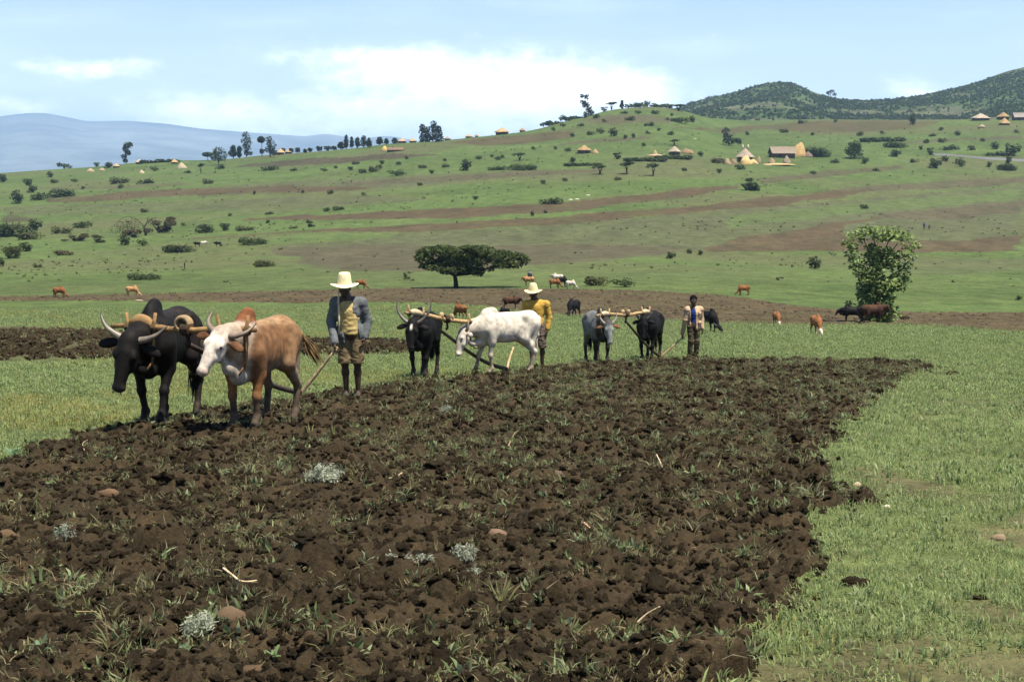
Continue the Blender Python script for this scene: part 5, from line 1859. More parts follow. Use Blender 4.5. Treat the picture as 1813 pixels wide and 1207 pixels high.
def build_clods():
    cp = []
    for i, uv in enumerate(((820, 1060), (1010, 930), (560, 980), (1280, 860), (330, 1060))):
        p = link('soil_clod', lump_mesh('soil_clod', 60 + i, SOIL * (0.9 + 0.1 * i), squash=(0.62, 0.38, 0.7, 0.32, 0.5)[i], amp=(0.95, 1.25, 1.1, 1.4, 1.3)[i], fr=(2.0, 1.2, 2.8, 1.0, 1.6)[i]), M['soil'])
        q = ground(*uv)
        p.location = (q.x, q.y, float(gz(q.x, q.y)[0]))
        p.scale = (0.07,) * 3
        tag(p, kind='stuff')
        cp.append(p)
    X, Y, rng = wedge_points(85000, 4.4, 42, 0.95, -250, 1760, seed=47)
    dn = rng.normal(0, 0.12, len(X))
    keep = in_plot(X + dn, Y + rng.normal(0, 0.15, len(X)))
    X, Y = X[keep], Y[keep]
    n = len(X)
    sz = np.exp(rng.uniform(math.log(0.006), math.log(0.033), n)) * (1 + np.clip(Y - 8, 0, 30) / 26) * (0.75 + 0.5 * fbm2(X / 0.8, Y / 0.8, 3, 432))
    big = rng.uniform(0, 1, n) < 0.004
    sz = np.where(big, sz * 1.6 + 0.03, sz)
    Z = zland(X, Y) + np.where(in_plot(X, Y), soil_h(X, Y), 0) + sz * 0.12
    X2, Y2, r2 = wedge_points(14000, 36, 72, 0.2, -250, 800, seed=48)
    k2 = in_strip(X2, Y2)
    X2, Y2 = X2[k2], Y2[k2]
    s2 = np.exp(r2.uniform(math.log(0.04), math.log(0.14), len(X2)))
    X3, Y3, r3 = wedge_points(26000, 85, 185, 0.2, -250, 2000, seed=49)
    k3 = inpoly(X3, Y3, field_w[-1][2])
    X3, Y3 = X3[k3], Y3[k3]
    s3 = np.exp(r3.uniform(math.log(0.05), math.log(0.17), len(X3)))
    P = np.stack([np.concatenate([X, X2, X3]), np.concatenate([Y, Y2, Y3]), np.concatenate([Z, zland(X2, Y2) + strip_h(X2, Y2), zland(X3, Y3)])], -1)
    S = np.concatenate([sz, s2, s3])
    m = len(P)
    scatter('soil_clods', 'loose clods lying over the ploughed ground', P, np.stack([rng.normal(0, 0.55, m), rng.normal(0, 0.55, m), rng.uniform(0, 6.28, m)], -1), S, rng.integers(0, 5, m), cp)


build_grass()
build_weeds()
build_clods()


# ------------------------------------------------------------------ stones, uprooted plants and twigs lying in the plot
def soil_pt(u, v):
    q = ground(u, v)
    return Vector((q.x, q.y, float(gz(q.x, q.y)[0])))


def stone(label, u, v, wpx, hgt, seed, col=(0.16, 0.10, 0.06), rot=(0, 0, 0)):
    q = soil_pt(u, v)
    r = wpx / pxm(q.y) / 2
    o = link('stone', lump_mesh('stone', seed, col, ICO2, 1.0, 0.5, 0.9, False, 0.12), M['stone'])
    o.location = q + Vector((0, 0, r * hgt * 0.3))
    o.scale = (r, r * 0.8, r * hgt)
    o.rotation_euler = rot
    tag(o, label, 'stone', 'stones in and beside the ploughed plot')


stone('large flat brown stone standing on edge beside the silvery weed at lower left', 410, 1124, 52, 0.95, 11, (0.17, 0.115, 0.07), (0.2, 0.5, 0.3))
stone('rounded brown stone at the bottom left between leafy weeds', 268, 1176, 44, 0.6, 12, (0.15, 0.10, 0.06))
stone('brown stone half sunk in soil near the left side of the plot', 192, 886, 36, 0.6, 13, (0.16, 0.10, 0.058))
stone('pinkish brown stone in the middle of the plot', 880, 958, 36, 0.65, 14, (0.22, 0.145, 0.095))
stone('brown stone at the left frame edge in the plot', 14, 950, 44, 0.55, 15, (0.14, 0.09, 0.05))
stone('pale pebble on the grass at the right edge of the plot', 1517, 860, 17, 0.7, 16, (0.46, 0.36, 0.24))
stone('tan flat stone on a bare patch in the right meadow', 1768, 955, 28, 0.6, 17, (0.30, 0.22, 0.14))
stone('small pale stone near the front left of the plot centre', 574, 982, 16, 0.6, 18, (0.42, 0.30, 0.20))
stone('white pebble at the tip of the clod spur on the right grass', 1569, 898, 13, 0.6, 19, (0.66, 0.58, 0.44))
stone('brown stone at the bottom edge left of centre', 448, 1196, 50, 0.5, 20, (0.13, 0.085, 0.05))
stone('white pebble among clods at the upper left of the plot', 238, 856, 9, 0.8, 21, (0.6, 0.56, 0.48))
stone('small grey brown stone in the upper plot', 985, 860, 26, 0.6, 22, (0.13, 0.09, 0.06))
stone('pale flat stone in the left meadow before the strip', 151, 719, 14, 0.5, 23, (0.5, 0.38, 0.28))


def leaf_mesh(L, W, bend, col, seg=4):
    V, F = [], []
    for i in range(seg + 1):
        t = i / seg
        w = W * math.sin(math.pi * min(1, 0.12 + 0.88 * t)) ** 0.8 * (1 if i < seg else 0.05)
        x, z = L * t * math.cos(bend * t), L * t * math.sin(0.95 - bend * t * 0.75)
        V += [(x, -w / 2, z + 0.15 * w), (x, 0, z - 0.1 * w), (x, w / 2, z + 0.15 * w)]
    for i in range(seg):
        a = i * 3
        F += [(a, a + 1, a + 4, a + 3), (a + 1, a + 2, a + 5, a + 4)]
    c = np.array([np.array(col) * (1.25 if k % 3 == 1 else 1.0) for k in range(len(V))])
    return mesh_from('leaf', V, F, c)


def leafy_plant(label, u, v, wpx, n, col, seed, wr=0.22, bend=0.9):
    q = soil_pt(u, v)
    r = wpx / pxm(q.y) / 2 * 0.85
    rng = random.Random(seed)
    root = bpy.data.objects.new('weed_plant', None)
    COL.objects.link(root)
    root.location = q + Vector((0, 0, 0.03))
    tag(root, label, 'weed', 'leafy weeds standing in the ploughed soil')
    ms = [leaf_mesh(r, r * wr, bend * k, np.array(col) * s) for k, s in ((0.7, 1.0), (1.0, 1.2), (1.3, 0.85))]
    for i in range(n):
        l = link('leaf', ms[i % 3], M['grassleaf'], root)
        l.rotation_euler = (rng.uniform(-.3, .3), rng.uniform(-0.75, 0.25), i * 2.4 + rng.uniform(-.3, .3))
        k = rng.uniform(0.65, 1.15)
        l.scale = (k, k, k)
    MB().tube([(0, 0, -0.02), (0.004, 0, r * 0.25), (0, 0.005, r * 0.5)], [0.006, 0.005, 0.003], 6, (0.16, 0.19, 0.10)).obj('stem', M['grassleaf'], root)


GL = (0.13, 0.19, 0.10)
leafy_plant('broad-leaved green weed at the bottom left corner', 75, 1186, 92, 11, (0.13, 0.21, 0.12), 1)
leafy_plant('bright green weed with long drooping leaves at the bottom edge', 486, 1186, 66, 10, (0.16, 0.23, 0.10), 2, 0.26, 1.1)
leafy_plant('pale star-shaped weed right of the plot centre', 1020, 978, 56, 14, (0.24, 0.28, 0.17), 3, 0.12)
leafy_plant('narrow-leaved weed low in the middle right of the plot', 956, 1072, 50, 8, GL, 4, 0.16, 0.6)
leafy_plant('two-leaved sprout with pale stem at far lower left', 47, 1098, 42, 4, (0.22, 0.26, 0.15), 5, 0.18, 0.4)
leafy_plant('low green weed beside the silvery plant at lower left', 325, 1172, 60, 10, GL, 6, 0.3, 1.2)
leafy_plant('tufted green weed in the lower middle of the plot', 620, 1100, 46, 9, (0.14, 0.2, 0.09), 7, 0.12, 0.8)
leafy_plant('leafy weed near the bottom right of the soil', 1180, 1160, 64, 13, (0.15, 0.2, 0.10), 8, 0.18, 0.9)
leafy_plant('pale-leaved weed where grass meets soil at lower right', 1275, 1180, 74, 14, (0.20, 0.26, 0.13), 9, 0.16, 0.8)
leafy_plant('small weed under the silver clump in the plot centre', 885, 1054, 42, 11, (0.17, 0.2, 0.11), 10, 0.34, 1.2)
leafy_plant('tall grass-like weed near the upper left of the plot', 496, 842, 40, 7, (0.2, 0.26, 0.12), 11, 0.16, 0.7)
leafy_plant('pale weed in the upper right of the plot', 1335, 905, 46, 12, (0.17, 0.22, 0.1), 12, 0.2, 1.0)
leafy_plant('thistle-like plant on the grass edge at far left', 22, 812, 60, 14, (0.15, 0.24, 0.13), 13, 0.2, 0.9)


def silver_plant(label, u, v, wpx, hpx, n, seed, lie=0.5):
    """uprooted plant with white-felted finely cut leaves"""
    q = soil_pt(u, v)
    w, h = wpx / pxm(q.y), hpx / pxm(q.y)
    rng = np.random.default_rng(seed)
    root = bpy.data.objects.new('silver_weed', None)
    COL.objects.link(root)
    root.location = q + Vector((0, 0, 0.02))
    tag(root, label, 'weed', 'silvery weeds uprooted in the ploughed soil')
    tb, V, F, C = MB(), [], [], []
    arms = [(rng.uniform(0, 6.28), rng.uniform(0.45, 1.1)) for _ in range(7)]
    for i in range(int(n * 1.1)):
        a, q2 = arms[i % 7]
        a += rng.normal(0, 0.22)
        t = q2 * math.sqrt(rng.uniform(0.05, 1))
        e = Vector((w / 2 * t * math.cos(a), w * 0.4 * t * math.sin(a), h * (0.15 + 0.85 * rng.uniform(0.2, 1) * max(0.1, 1 - 0.6 * t))))
        if i % 5 == 0:
            tb.tube([(0, 0, 0), e * 0.5 + Vector((0, 0, 0.01)), e], [0.004, 0.003, 0.002], 4, (0.26, 0.27, 0.2), cap=False)
        for k in range(9):
            c = e + Vector(rng.normal(0, w * 0.055, 3))
            d = Vector(rng.normal(0, 1, 3)).normalized()
            s = Vector(rng.normal(0, 1, 3)).cross(d).normalized()
            L, W = w * rng.uniform(0.06, 0.15), w * rng.uniform(0.009, 0.018)
            b_ = len(V)
            V += [c - s * W, c + s * W, c + d * L + s * W * 0.6, c + d * L - s * W * 0.6]
            F.append((b_, b_ + 1, b_ + 2, b_ + 3))
            C += [np.array((0.50, 0.53, 0.40)) * rng.uniform(0.45, 1.25)] * 4
    fo = link('foliage', mesh_from('foliage', V, F, np.array(C), False), M['grassleaf'], root)
    tag(fo, kind='stuff')
    tb.obj('stem', M['grassleaf'], root)


silver_plant('large silvery weed clump left of the plot centre', 580, 868, 76, 34, 60, 1)
silver_plant('silvery weed clump beside the standing stone at lower left', 362, 1142, 84, 42, 70, 2)
silver_plant('upper silver plant of the drooping pair in the plot centre', 822, 1010, 56, 44, 50, 3)
silver_plant('lower silver plant of the drooping pair in the plot centre', 835, 1048, 46, 36, 40, 4)
silver_plant('curved silvery strand round a dark hollow, left of the drooping pair', 702, 1014, 60, 16, 30, 5)
silver_plant('short silvery strand right of the dark hollow in the plot', 752, 1016, 40, 16, 22, 6)
silver_plant('small silvery weed near the left edge of the plot', 116, 980, 38, 44, 30, 7)
silver_plant('small silvery weed high in the middle of the plot', 790, 738, 34, 16, 22, 8)
silver_plant('small silver sprig right of the white-faced ox team in the plot', 526, 990, 26, 16, 16, 9)


def twig(label, pts, r=0.006, col=(0.5, 0.38, 0.24)):
    P = [soil_pt(u, v) + Vector((0, 0, 0.05)) for u, v in pts]
    c = P[0].copy()
    fine = []
    for i in range(len(P) - 1):
        p0, p1, p2, p3 = P[max(i - 1, 0)], P[i], P[i + 1], P[min(i + 2, len(P) - 1)]
        for k in range(5):
            f = k / 5
            fine.append(0.5 * (2 * p1 + (p2 - p0) * f + (2 * p0 - 5 * p1 + 4 * p2 - p3) * f * f + (3 * p1 - p0 - 3 * p2 + p3) * f ** 3))
    fine.append(P[-1])
    o = MB().tube([p - c for p in fine], [r * (1 - 0.5 * i / len(fine)) for i in range(len(fine))], 6, col).obj('twig', M['wood'])
    o.location = c
    tag(o, label, 'twig', 'dead twigs and roots lying in the plot')


twig('curved pale root with a forked end, lower left of the plot', [(396, 1034), (410, 1043), (425, 1048), (440, 1049), (455, 1047)], 0.007)
twig('thin upright straw in the upper left of the plot', [(150, 812), (147, 800), (156, 790)], 0.004)
twig('thin bent root at the upper middle of the plot', [(900, 806), (905, 790), (912, 778)], 0.008, (0.3, 0.2, 0.12))
twig('pale stick lying at the right of the plot', [(1128, 1117), (1145, 1116), (1168, 1118)], 0.006)
twig('small pale stick in the middle left of the plot', [(690, 872), (700, 862), (712, 858)], 0.007)
twig('reddish root at the right centre of the plot', [(1034, 944), (1044, 952)], 0.009, (0.40, 0.22, 0.12))
twig('dry straw across the lower left soil', [(136, 1108), (155, 1106), (172, 1103)], 0.004, (0.3, 0.2, 0.1))
twig('pale straw near the right edge of the plot', [(1162, 828), (1170, 840), (1174, 846)], 0.007)


def clod(label, u, v, wpx, seed):
    q = ground(u, v)
    r = wpx / pxm(q.y) / 2
    o = link('clod', lump_mesh('clod', seed, SOIL * 1.1, ICO3, 0.6, 0.9, 1.6), M['soil'])
    o.location = q + Vector((0, 0, r * 0.2))
    o.scale = (r, r * 0.8, r * 0.7)
    tag(o, label, 'clod', 'clods thrown out on the right grass')


clod('dark flat clod on the grass right of the lower plot edge', 1512, 1036, 46, 201)
clod('small dark clod alone on the right grass near the tan stone', 1735, 1060, 22, 202)
clod('round dark clod just outside the lowest plot corner', 1442, 1104, 22, 203)
clod('dark clod beyond the far right tip of the plot', 1686, 664, 22, 204)
clod('low dark clod below the far right tip of the plot', 1556, 700, 24, 205)
# ------------------------------------------------------------------ trees and bushes
def cards(cen, size, rng, col, cvar=0.35, flat=0.4, asp=0.7, light=None):
    """leaf-clump faces: every card is a bent pair of triangles, random in turn and tilt"""
    n = len(cen)
    nz = rng.normal(0, 1, (n, 3))
    nz[:, 2] = np.abs(nz[:, 2]) + flat
    nz /= np.linalg.norm(nz, axis=1)[:, None]
    t = np.cross(nz, rng.normal(0, 1, (n, 3)))
    t /= np.linalg.norm(t, axis=1)[:, None] + 1e-9
    bt = np.cross(nz, t)
    s = size * rng.uniform(0.55, 1.35, n)[:, None]
    V = np.stack([cen - t * s * 0.5, cen - bt * s * 0.5 * asp + nz * s * 0.12, cen + t * s * 0.5, cen + bt * s * 0.5 * asp + nz * s * 0.12], 1).reshape(-1, 3)
    F = np.arange(4 * n).reshape(-1, 4)
    c = np.array(col)[None, :] * rng.uniform(1 - cvar, 1 + cvar, n)[:, None]
    hue = rng.uniform(-1, 1, n)[:, None] * np.array((0.18, 0.05, 0.0))
    c = c * (1 + hue)
    return V, F, np.repeat(c, 4, 0)


def blob_points(blobs, n, rng, inner=0.5, under=0.35):
    """points in the shells of ellipsoids; fewer on the underside, patchy so that gaps stay"""
    vol = np.array([b[1][0] * b[1][1] + b[1][0] * b[1][2] for b in blobs])
    k = rng.choice(len(blobs), int(n * 2.2), p=vol / vol.sum())
    d = rng.normal(0, 1, (len(k), 3))
    d /= np.linalg.norm(d, axis=1)[:, None]
    r = rng.uniform(inner ** 3, 1, len(k)) ** (1 / 3)
    C, Rr = np.array([b[0] for b in blobs])[k], np.array([b[1] for b in blobs])[k]
    P = C + d * r[:, None] * Rr
    sc = np.mean(Rr, 1)
    gap = vn3(P / (0.42 * sc.mean()) + 3.3, int(rng.integers(1000)))
    keep = (gap > 0.36) & ((d[:, 2] > -0.25) | (rng.uniform(0, 1, len(k)) < under))
    return P[keep][:n]


def bush_variant(seed, kind, n=420, size=0.085, col=(0.035, 0.06, 0.022)):
    rng = np.random.default_rng(seed)
    bl = []
    m = {'round': 7, 'low': 8, 'loose': 6, 'hedge': 12, 'tree': 6}[kind]
    for i in range(m):
        if kind == 'round':
            c = (rng.uniform(-.28, .28), rng.uniform(-.28, .28), rng.uniform(.08, .34) if i % 2 else rng.uniform(.3, .58)); r = rng.uniform(.18, .30)
            bl.append((c, (r, r, r * .9)))
        elif kind == 'low':
            c = (rng.uniform(-.38, .38), rng.uniform(-.3, .3), rng.uniform(.02, .24)); r = rng.uniform(.14, .24)
            bl.append((c, (r * 1.2, r, r * 1.0)))
        elif kind == 'loose':
            c = (rng.uniform(-.36, .36), rng.uniform(-.3, .3), rng.uniform(.04, .36) if i % 2 else rng.uniform(.3, .66)); r = rng.uniform(.12, .22)
            bl.append((c, (r * 1.1, r, r * .8)))
        elif kind == 'hedge':
            c = (-.45 + .9 * i / (m - 1), rng.uniform(-.1, .1), rng.uniform(.0, .12)); r = rng.uniform(.07, .14)
            bl.append((c, (r * 1.2, r, r * 1.1)))
        else:
            a = 6.28 * i / m
            c = (.28 * math.cos(a) * rng.uniform(.3, 1.2), .28 * math.sin(a), rng.uniform(.62, .8)); r = rng.uniform(.15, .24)
            bl.append((c, (r * 1.25, r * 1.2, r * .55)))
    P = blob_points(bl, n, rng, 0.35, 0.8)
    P = P[P[:, 2] > -0.06]
    V, F, C = cards(P, size, rng, col)
    return mesh_from('foliage', V, F, C, False)


DK, OL, GB, BR, GG = (0.045, 0.064, 0.021), (0.084, 0.096, 0.033), (0.060, 0.086, 0.029), (0.095, 0.078, 0.040), (0.05, 0.075, 0.045)
VAR = {}
for kd in ('round', 'low', 'loose', 'hedge', 'tree'):
    for cn, cc in (('d', DK), ('o', OL), ('g', GB), ('b', BR)):
        VAR[kd, cn] = [bush_variant(700 + i * 31 + len(kd) * 7 + ord(cn), kd, 420 if kd != 'tree' else 320, 0.12, cc) for i in range(2)]
BIGV = {}
_bi = [0]


def twigs_mesh(n, seed, spread=0.3, top=0.5, r=0.02, col=(0.05, 0.038, 0.028)):
    rng = random.Random(seed)
    mb = MB()
    for i in range(n):
        a = rng.uniform(0, 6.28)
        e = Vector((spread * math.cos(a) * rng.uniform(.3, 1), spread * math.sin(a) * rng.uniform(.3, 1), top * rng.uniform(.6, 1)))
        mb.tube([(0, 0, -0.03), e * 0.45 + Vector((rng.uniform(-.04, .04), 0, .06)), e], [r, r * .7, r * .3], 4, col, cap=False)
    return mb.mesh('stem')


STEM = {'bush': [twigs_mesh(5, 3), twigs_mesh(6, 4)], 'tree': [twigs_mesh(4, 5, .28, .72, .035), twigs_mesh(3, 6, .3, .74, .04)]}


def bush(label, u, v, w, h, kind='round', c='d', group=None, big=False, name=None, cat=None):
    """u, v: middle of the bush in photo pixels, w by h its size there"""
    q = ground(u, v + h * 0.46)
    s = 1.0 / pxm(q.y)
    i = _bi[0] % 2
    _bi[0] += 1
    hk = {'round': 0.84, 'low': 0.46, 'loose': 0.82, 'hedge': 0.26, 'tree': 0.90}[kind]
    if big:
        key = (kind, c)
        if key not in BIGV:
            BIGV[key] = bush_variant(900 + _bi[0], kind, 1900, 0.062, {'d': DK, 'o': OL, 'g': GB, 'b': BR}[c])
        me = BIGV[key]
    else:
        me = VAR[kind, c][i]
    nm = name or ('small_tree' if kind == 'tree' else 'hedge' if kind == 'hedge' else 'bush')
    W, H = w * s / 0.92, h * s / hk
    if W * H > 6 or kind == 'tree':
        root = bpy.data.objects.new(nm, None)
        COL.objects.link(root)
        root.location = q
        root.scale = (W, max(W * 0.75, 0.3), H)
        root.rotation_euler = (0, 0, 0 if kind == 'hedge' else RNG.uniform(-0.5, 0.5))
        f = link('crown' if kind == 'tree' else 'foliage', me, M['leaf'], root)
        tag(f, kind='stuff')
        if kind != 'hedge':
            link('trunk' if kind == 'tree' else 'stem', STEM['tree' if kind == 'tree' else 'bush'][i], M['bark'], root)
    else:
        root = link(nm, me, M['leaf'])
        root.location = q
        root.scale = (W, max(W * 0.75, 0.3), H)
        root.rotation_euler = (0, 0, RNG.uniform(-0.6, 0.6))
    tag(root, label, cat or ('tree' if kind == 'tree' else 'hedge' if kind == 'hedge' else 'bush'), group)
    return root


GA = 'bushes on the valley floor at the left'
for r in (
        ('large dark thicket cut by the left frame edge, above the valley cattle', 20, 405, 84, 30, 'low', 'd'), ('dark rounded bush touching the right end of the large dark thicket', 64, 398, 32, 22, 'round', 'd'),
        ('grey-green loose bush right of the large dark thicket', 52, 418, 40, 14, 'low', 'o'), ('olive bush between the dark thicket and the arched dead branch', 110, 407, 36, 14, 'low', 'o'),
        ('broad low olive bush upper right of the dark thicket', 144, 398, 30, 12, 'low', 'g'), ('row of faded brown-green scrub below the arched branch', 132, 420, 44, 15, 'loose', 'b'),
        ('olive scrub under the left end of the arched branch', 172, 422, 40, 16, 'loose', 'o'), ('brownish tall bush behind the dead trunk of the arched branch', 282, 398, 52, 32, 'loose', 'b'),
        ('dark round bush just below the arched dead branch', 222, 425, 24, 20, 'round', 'd'), ('small green bush right of the dark round bush under the arch', 252, 428, 18, 16, 'round', 'g'),
        ('thin bush inside the arched branch', 236, 410, 40, 22, 'loose', 'b'), ('dark spreading bush right of the brown bush by the dead trunk', 360, 405, 38, 16, 'low', 'd'),
        ('green bush joined to the right of the spreading dark bush', 396, 401, 24, 16, 'round', 'g'), ('olive low bush farther right on the same slope as the spreading bush', 434, 404, 34, 10, 'low', 'o'),
        ('wide green bush right of the black and cream cattle group', 449, 426, 54, 15, 'low', 'g'), ('wide dark bush behind the black cow with a white face', 319, 439, 56, 17, 'low', 'd'),
        ('olive scrub bush in the pasture under the wide green bush', 469, 466, 42, 13, 'low', 'o'), ('wide green bush alone on the pasture above the tan cow', 256, 489, 60, 14, 'low', 'g'),
        ('dark bush left of the lone pasture, below the dark thicket', 46, 437, 32, 18, 'round', 'd'), ('dark olive bush cluster at the left edge under the thicket', 17, 445, 46, 28, 'round', 'o'),
        ('dark small bush cut by the left frame edge lowest in the valley', 3, 464, 16, 18, 'round', 'd'), ('small olive bush in the open pasture above the brown cow', 67, 470, 16, 9, 'low', 'o'),
        ('flat dull scrub left of the black cow with white face', 113, 447, 34, 10, 'low', 'b')):
    bush(r[0], *r[1:5], r[5], r[6], GA, big=r[3] > 40)
GB_ = 'bushes on the upper left hillside'
for r in (
        ('dark bush at the left frame edge level with the lower farm roofs', 6, 315, 28, 15, 'round', 'd'), ('dark rounded tree-like bush nearest the left edge on the hillside', 31, 349, 30, 26, 'round', 'd'),
        ('dark hedge-like bush right of the rounded dark bush at the left', 106, 342, 56, 15, 'low', 'd'), ('green bush between the rounded dark bush and the long dark bush', 68, 348, 26, 14, 'low', 'g'),
        ('dark bush above the long dark bush at the left', 59, 334, 20, 15, 'round', 'd'), ('greyish bush below the hedge line at far left', 47, 322, 22, 14, 'round', 'g'),
        ('wide olive bush below the pale straw hut at the left', 212, 319, 34, 13, 'low', 'o'), ('dark flat bush right of the wide olive bush at the left', 258, 321, 28, 10, 'low', 'd'),
        ('small tree with thin dark trunk leaning right, left of the leafy ridge tree', 356, 299, 14, 18, 'tree', 'd'), ('small dark bush under the leafy round ridge tree', 390, 295, 18, 9, 'low', 'd'),
        ('olive bush below the round ridge tree', 369, 321, 20, 10, 'low', 'o'), ('green low bush below the twin ridge trees', 477, 298, 26, 9, 'low', 'g'),
        ('small green bush under the straw hut on the left ridge', 273, 298, 14, 12, 'round', 'g'), ('dim green hedge line left of the golden stack', 280, 285, 60, 7, 'hedge', 'd'),
        ('dark bush by the straw shelters at the left end of the ridge', 194, 292, 22, 11, 'round', 'd'), ('small round tree at the left on the pasture edge', 89, 309, 16, 12, 'round', 'd'),
        ('grey-green bushy tree above the left end of the ridge', 114, 292, 24, 15, 'loose', 'g'), ('tiny grey-green bush right of the bushy tree on the left ridge', 170, 290, 14, 9, 'round', 'g'),
        ('dark shrub alone on the pale field at upper left', 451, 341, 8, 8, 'round', 'd'), ('flat dark bush on the pale field below the twin ridge trees', 477, 377, 14, 6, 'low', 'd'),
        ('flat dark pair of bushes in the middle of the pale field', 598, 369, 26, 7, 'low', 'd'), ('olive fluffy bush between the two long brown strips', 547, 396, 22, 14, 'loose', 'o'),
        ('small dark bush at the left start of the lower brown strip', 475, 392, 10, 7, 'round', 'd'), ('low green bush next to the fluffy olive bush', 519, 403, 14, 4, 'low', 'g'),
        ('green bush with a flat top in the middle of the slope', 702, 305, 30, 14, 'round', 'g'), ('olive bush left of the flat-topped green bush', 662, 300, 18, 10, 'low', 'o'),
        ('dark green bush left of the olive bush on the mid slope', 641, 303, 18, 8, 'low', 'd'), ('green round bush under the low thatched shelter', 619, 298, 14, 8, 'round', 'g')):
    bush(r[0], *r[1:5], r[5], r[6], GB_)
GC = 'bushes on the central slope'
for r in (
        ('two-tiered dark bush in the centre of the slope', 827, 292, 26, 22, 'round', 'd'), ('flat dark acacia-like bush left of the lowest cone-roofed hut', 920, 278, 28, 14, 'tree', 'd'),
        ('wide green hedge bush under the flat dark acacia-like bush', 929, 295, 58, 11, 'low', 'g'), ('green low bush left of the wide green hedge bush', 881, 298, 32, 7, 'low', 'g'),
        ('thin green hedge line under the lowest cone-roofed hut', 1030, 291, 56, 6, 'hedge', 'g'), ('long green hedge line below the middle hut', 1140, 282, 64, 8, 'hedge', 'g'), ('green hedge line right under the middle hut', 1190, 278, 56, 8, 'hedge', 'g'),
        ('small green tree left of the hedge below the middle hut', 1091, 276, 20, 13, 'loose', 'g'), ('small dark bush beside the lowest cone-roofed hut', 1015, 283, 16, 11, 'round', 'd'),
        ('leftmost of the three small flat-topped acacias', 1062, 301, 30, 17, 'tree', 'd'), ('middle one of the three small flat-topped acacias', 1110, 298, 32, 22, 'tree', 'd'), ('rightmost of the three small flat-topped acacias', 1156, 301, 28, 23, 'tree', 'd'),
        ('big dark uneven bush on the slope under the straw farm', 1322, 326, 46, 24, 'loose', 'd'), ('wide green bush on the long brown strip', 975, 356, 36, 11, 'low', 'g'),
        ('round dark bush at the left of the trio above the middle pasture', 1189, 452, 20, 14, 'round', 'd'), ('middle dark bush of the trio above the middle pasture', 1221, 445, 14, 9, 'round', 'd'), ('right dark bush of the trio above the middle pasture', 1241, 447, 13, 10, 'round', 'd'),
        ('olive bush behind the ploughman in yellow, right of the acacia herd', 1055, 498, 40, 17, 'low', 'o'), ('green bush right of the olive bush near the acacia herd', 1103, 499, 38, 20, 'round', 'g'),
        ('leafy dark bush left of the big leafy tree', 1443, 465, 30, 24, 'round', 'd'), ('tiny bush at the right frame edge beyond the big leafy tree', 1805, 527, 14, 9, 'round', 'd'),
        ('brown scrub left of the big leafy tree in the pasture', 1380, 492, 14, 10, 'loose', 'b'), ('small spiky bush left of the large acacia', 720, 488, 14, 14, 'loose', 'o'),
        ('small dark bush on the middle brown strip', 943, 378, 9, 10, 'round', 'd'), ('dark flat bush alone right of the straw farm slope', 1529, 366, 18, 8, 'low', 'd'),
        ('dusty brown bush left of the straw farm', 1272, 284, 26, 11, 'low', 'b'), ('dark green bush in front of the straw farm', 1310, 296, 22, 9, 'low', 'd'),
        ('broad bush by the small brown stems right of the big leafy tree', 1602, 562, 16, 18, 'loose', 'b')):
    bush(r[0], *r[1:5], r[5], r[6], GC, big=r[3] > 40)
GD = 'bushes on the right hillside'
for r in (
        ('dark hedge of trees right of the big golden stack', 1450, 268, 62, 20, 'low', 'd'), ('tall dark tree clump right of the straw farm', 1512, 264, 46, 36, 'round', 'd'), ('small dark bush under the tall tree clump', 1532, 284, 13, 14, 'round', 'd'),
        ('small dark bush below the hedge of the straw farm', 1478, 285, 14, 9, 'low', 'd'), ('dark bush on the slope right of the tall tree clump', 1587, 271, 26, 14, 'round', 'd'), ('wide dark bush above the right end of the tall clump', 1588, 256, 42, 12, 'low', 'd'),
        ('long green hedge line above the tall tree clump', 1560, 247, 66, 9, 'hedge', 'g'), ('dark bush left of the road below the cone huts', 1683, 261, 32, 10, 'low', 'd'), ('dark bush just above the road middle', 1720, 262, 16, 9, 'low', 'd'),
        ('round dark bush above the road near the right edge', 1762, 258, 18, 14, 'round', 'd'), ('big dark bush above the road at the right edge', 1793, 265, 32, 24, 'round', 'd'), ('long dark hedge behind the road at the right', 1765, 272, 40, 9, 'low', 'd'),
        ('dark thick bush under the left end of the road', 1657, 289, 26, 20, 'round', 'd'), ('small dark bush touching the left end of the road', 1674, 281, 16, 11, 'round', 'd'), ('dark bush below the road middle', 1700, 286, 20, 20, 'round', 'g'),
        ('grey-green small tree at the left end of the road', 1645, 268, 16, 14, 'loose', 'g'), ('dark little bush below the road', 1752, 291, 12, 11, 'round', 'd'), ('wide dark bush below the road at the right edge', 1786, 295, 44, 14, 'low', 'd'),
        ('upright dark bush crossing the road at the right', 1786, 283, 12, 18, 'round', 'd'), ('dark two-part tree on the skyline below the hills', 1616, 212, 15, 20, 'round', 'd'), ('flat dark bush above the straw farm', 1387, 232, 20, 7, 'low', 'd'),
        ('dark bush at the left of the bare mound', 1226, 211, 14, 13, 'round', 'd'), ('green long bush at the foot of the knoll', 1198, 212, 36, 9, 'low', 'g'), ('dark bush on the path of the upper right fields', 1696, 236, 14, 9, 'round', 'd'),
        ('pair of dark bushes above the cone huts', 1667, 228, 12, 7, 'round', 'd'), ('small olive bush in the right fields', 1668, 249, 14, 8, 'low', 'o'), ('green tree on the slope left of the road hedge', 1631, 261, 14, 9, 'loose', 'b')):
    bush(r[0], *r[1:5], r[5], r[6], GD, big=r[3] > 40)
GE = 'bushes on the knoll and ridge'
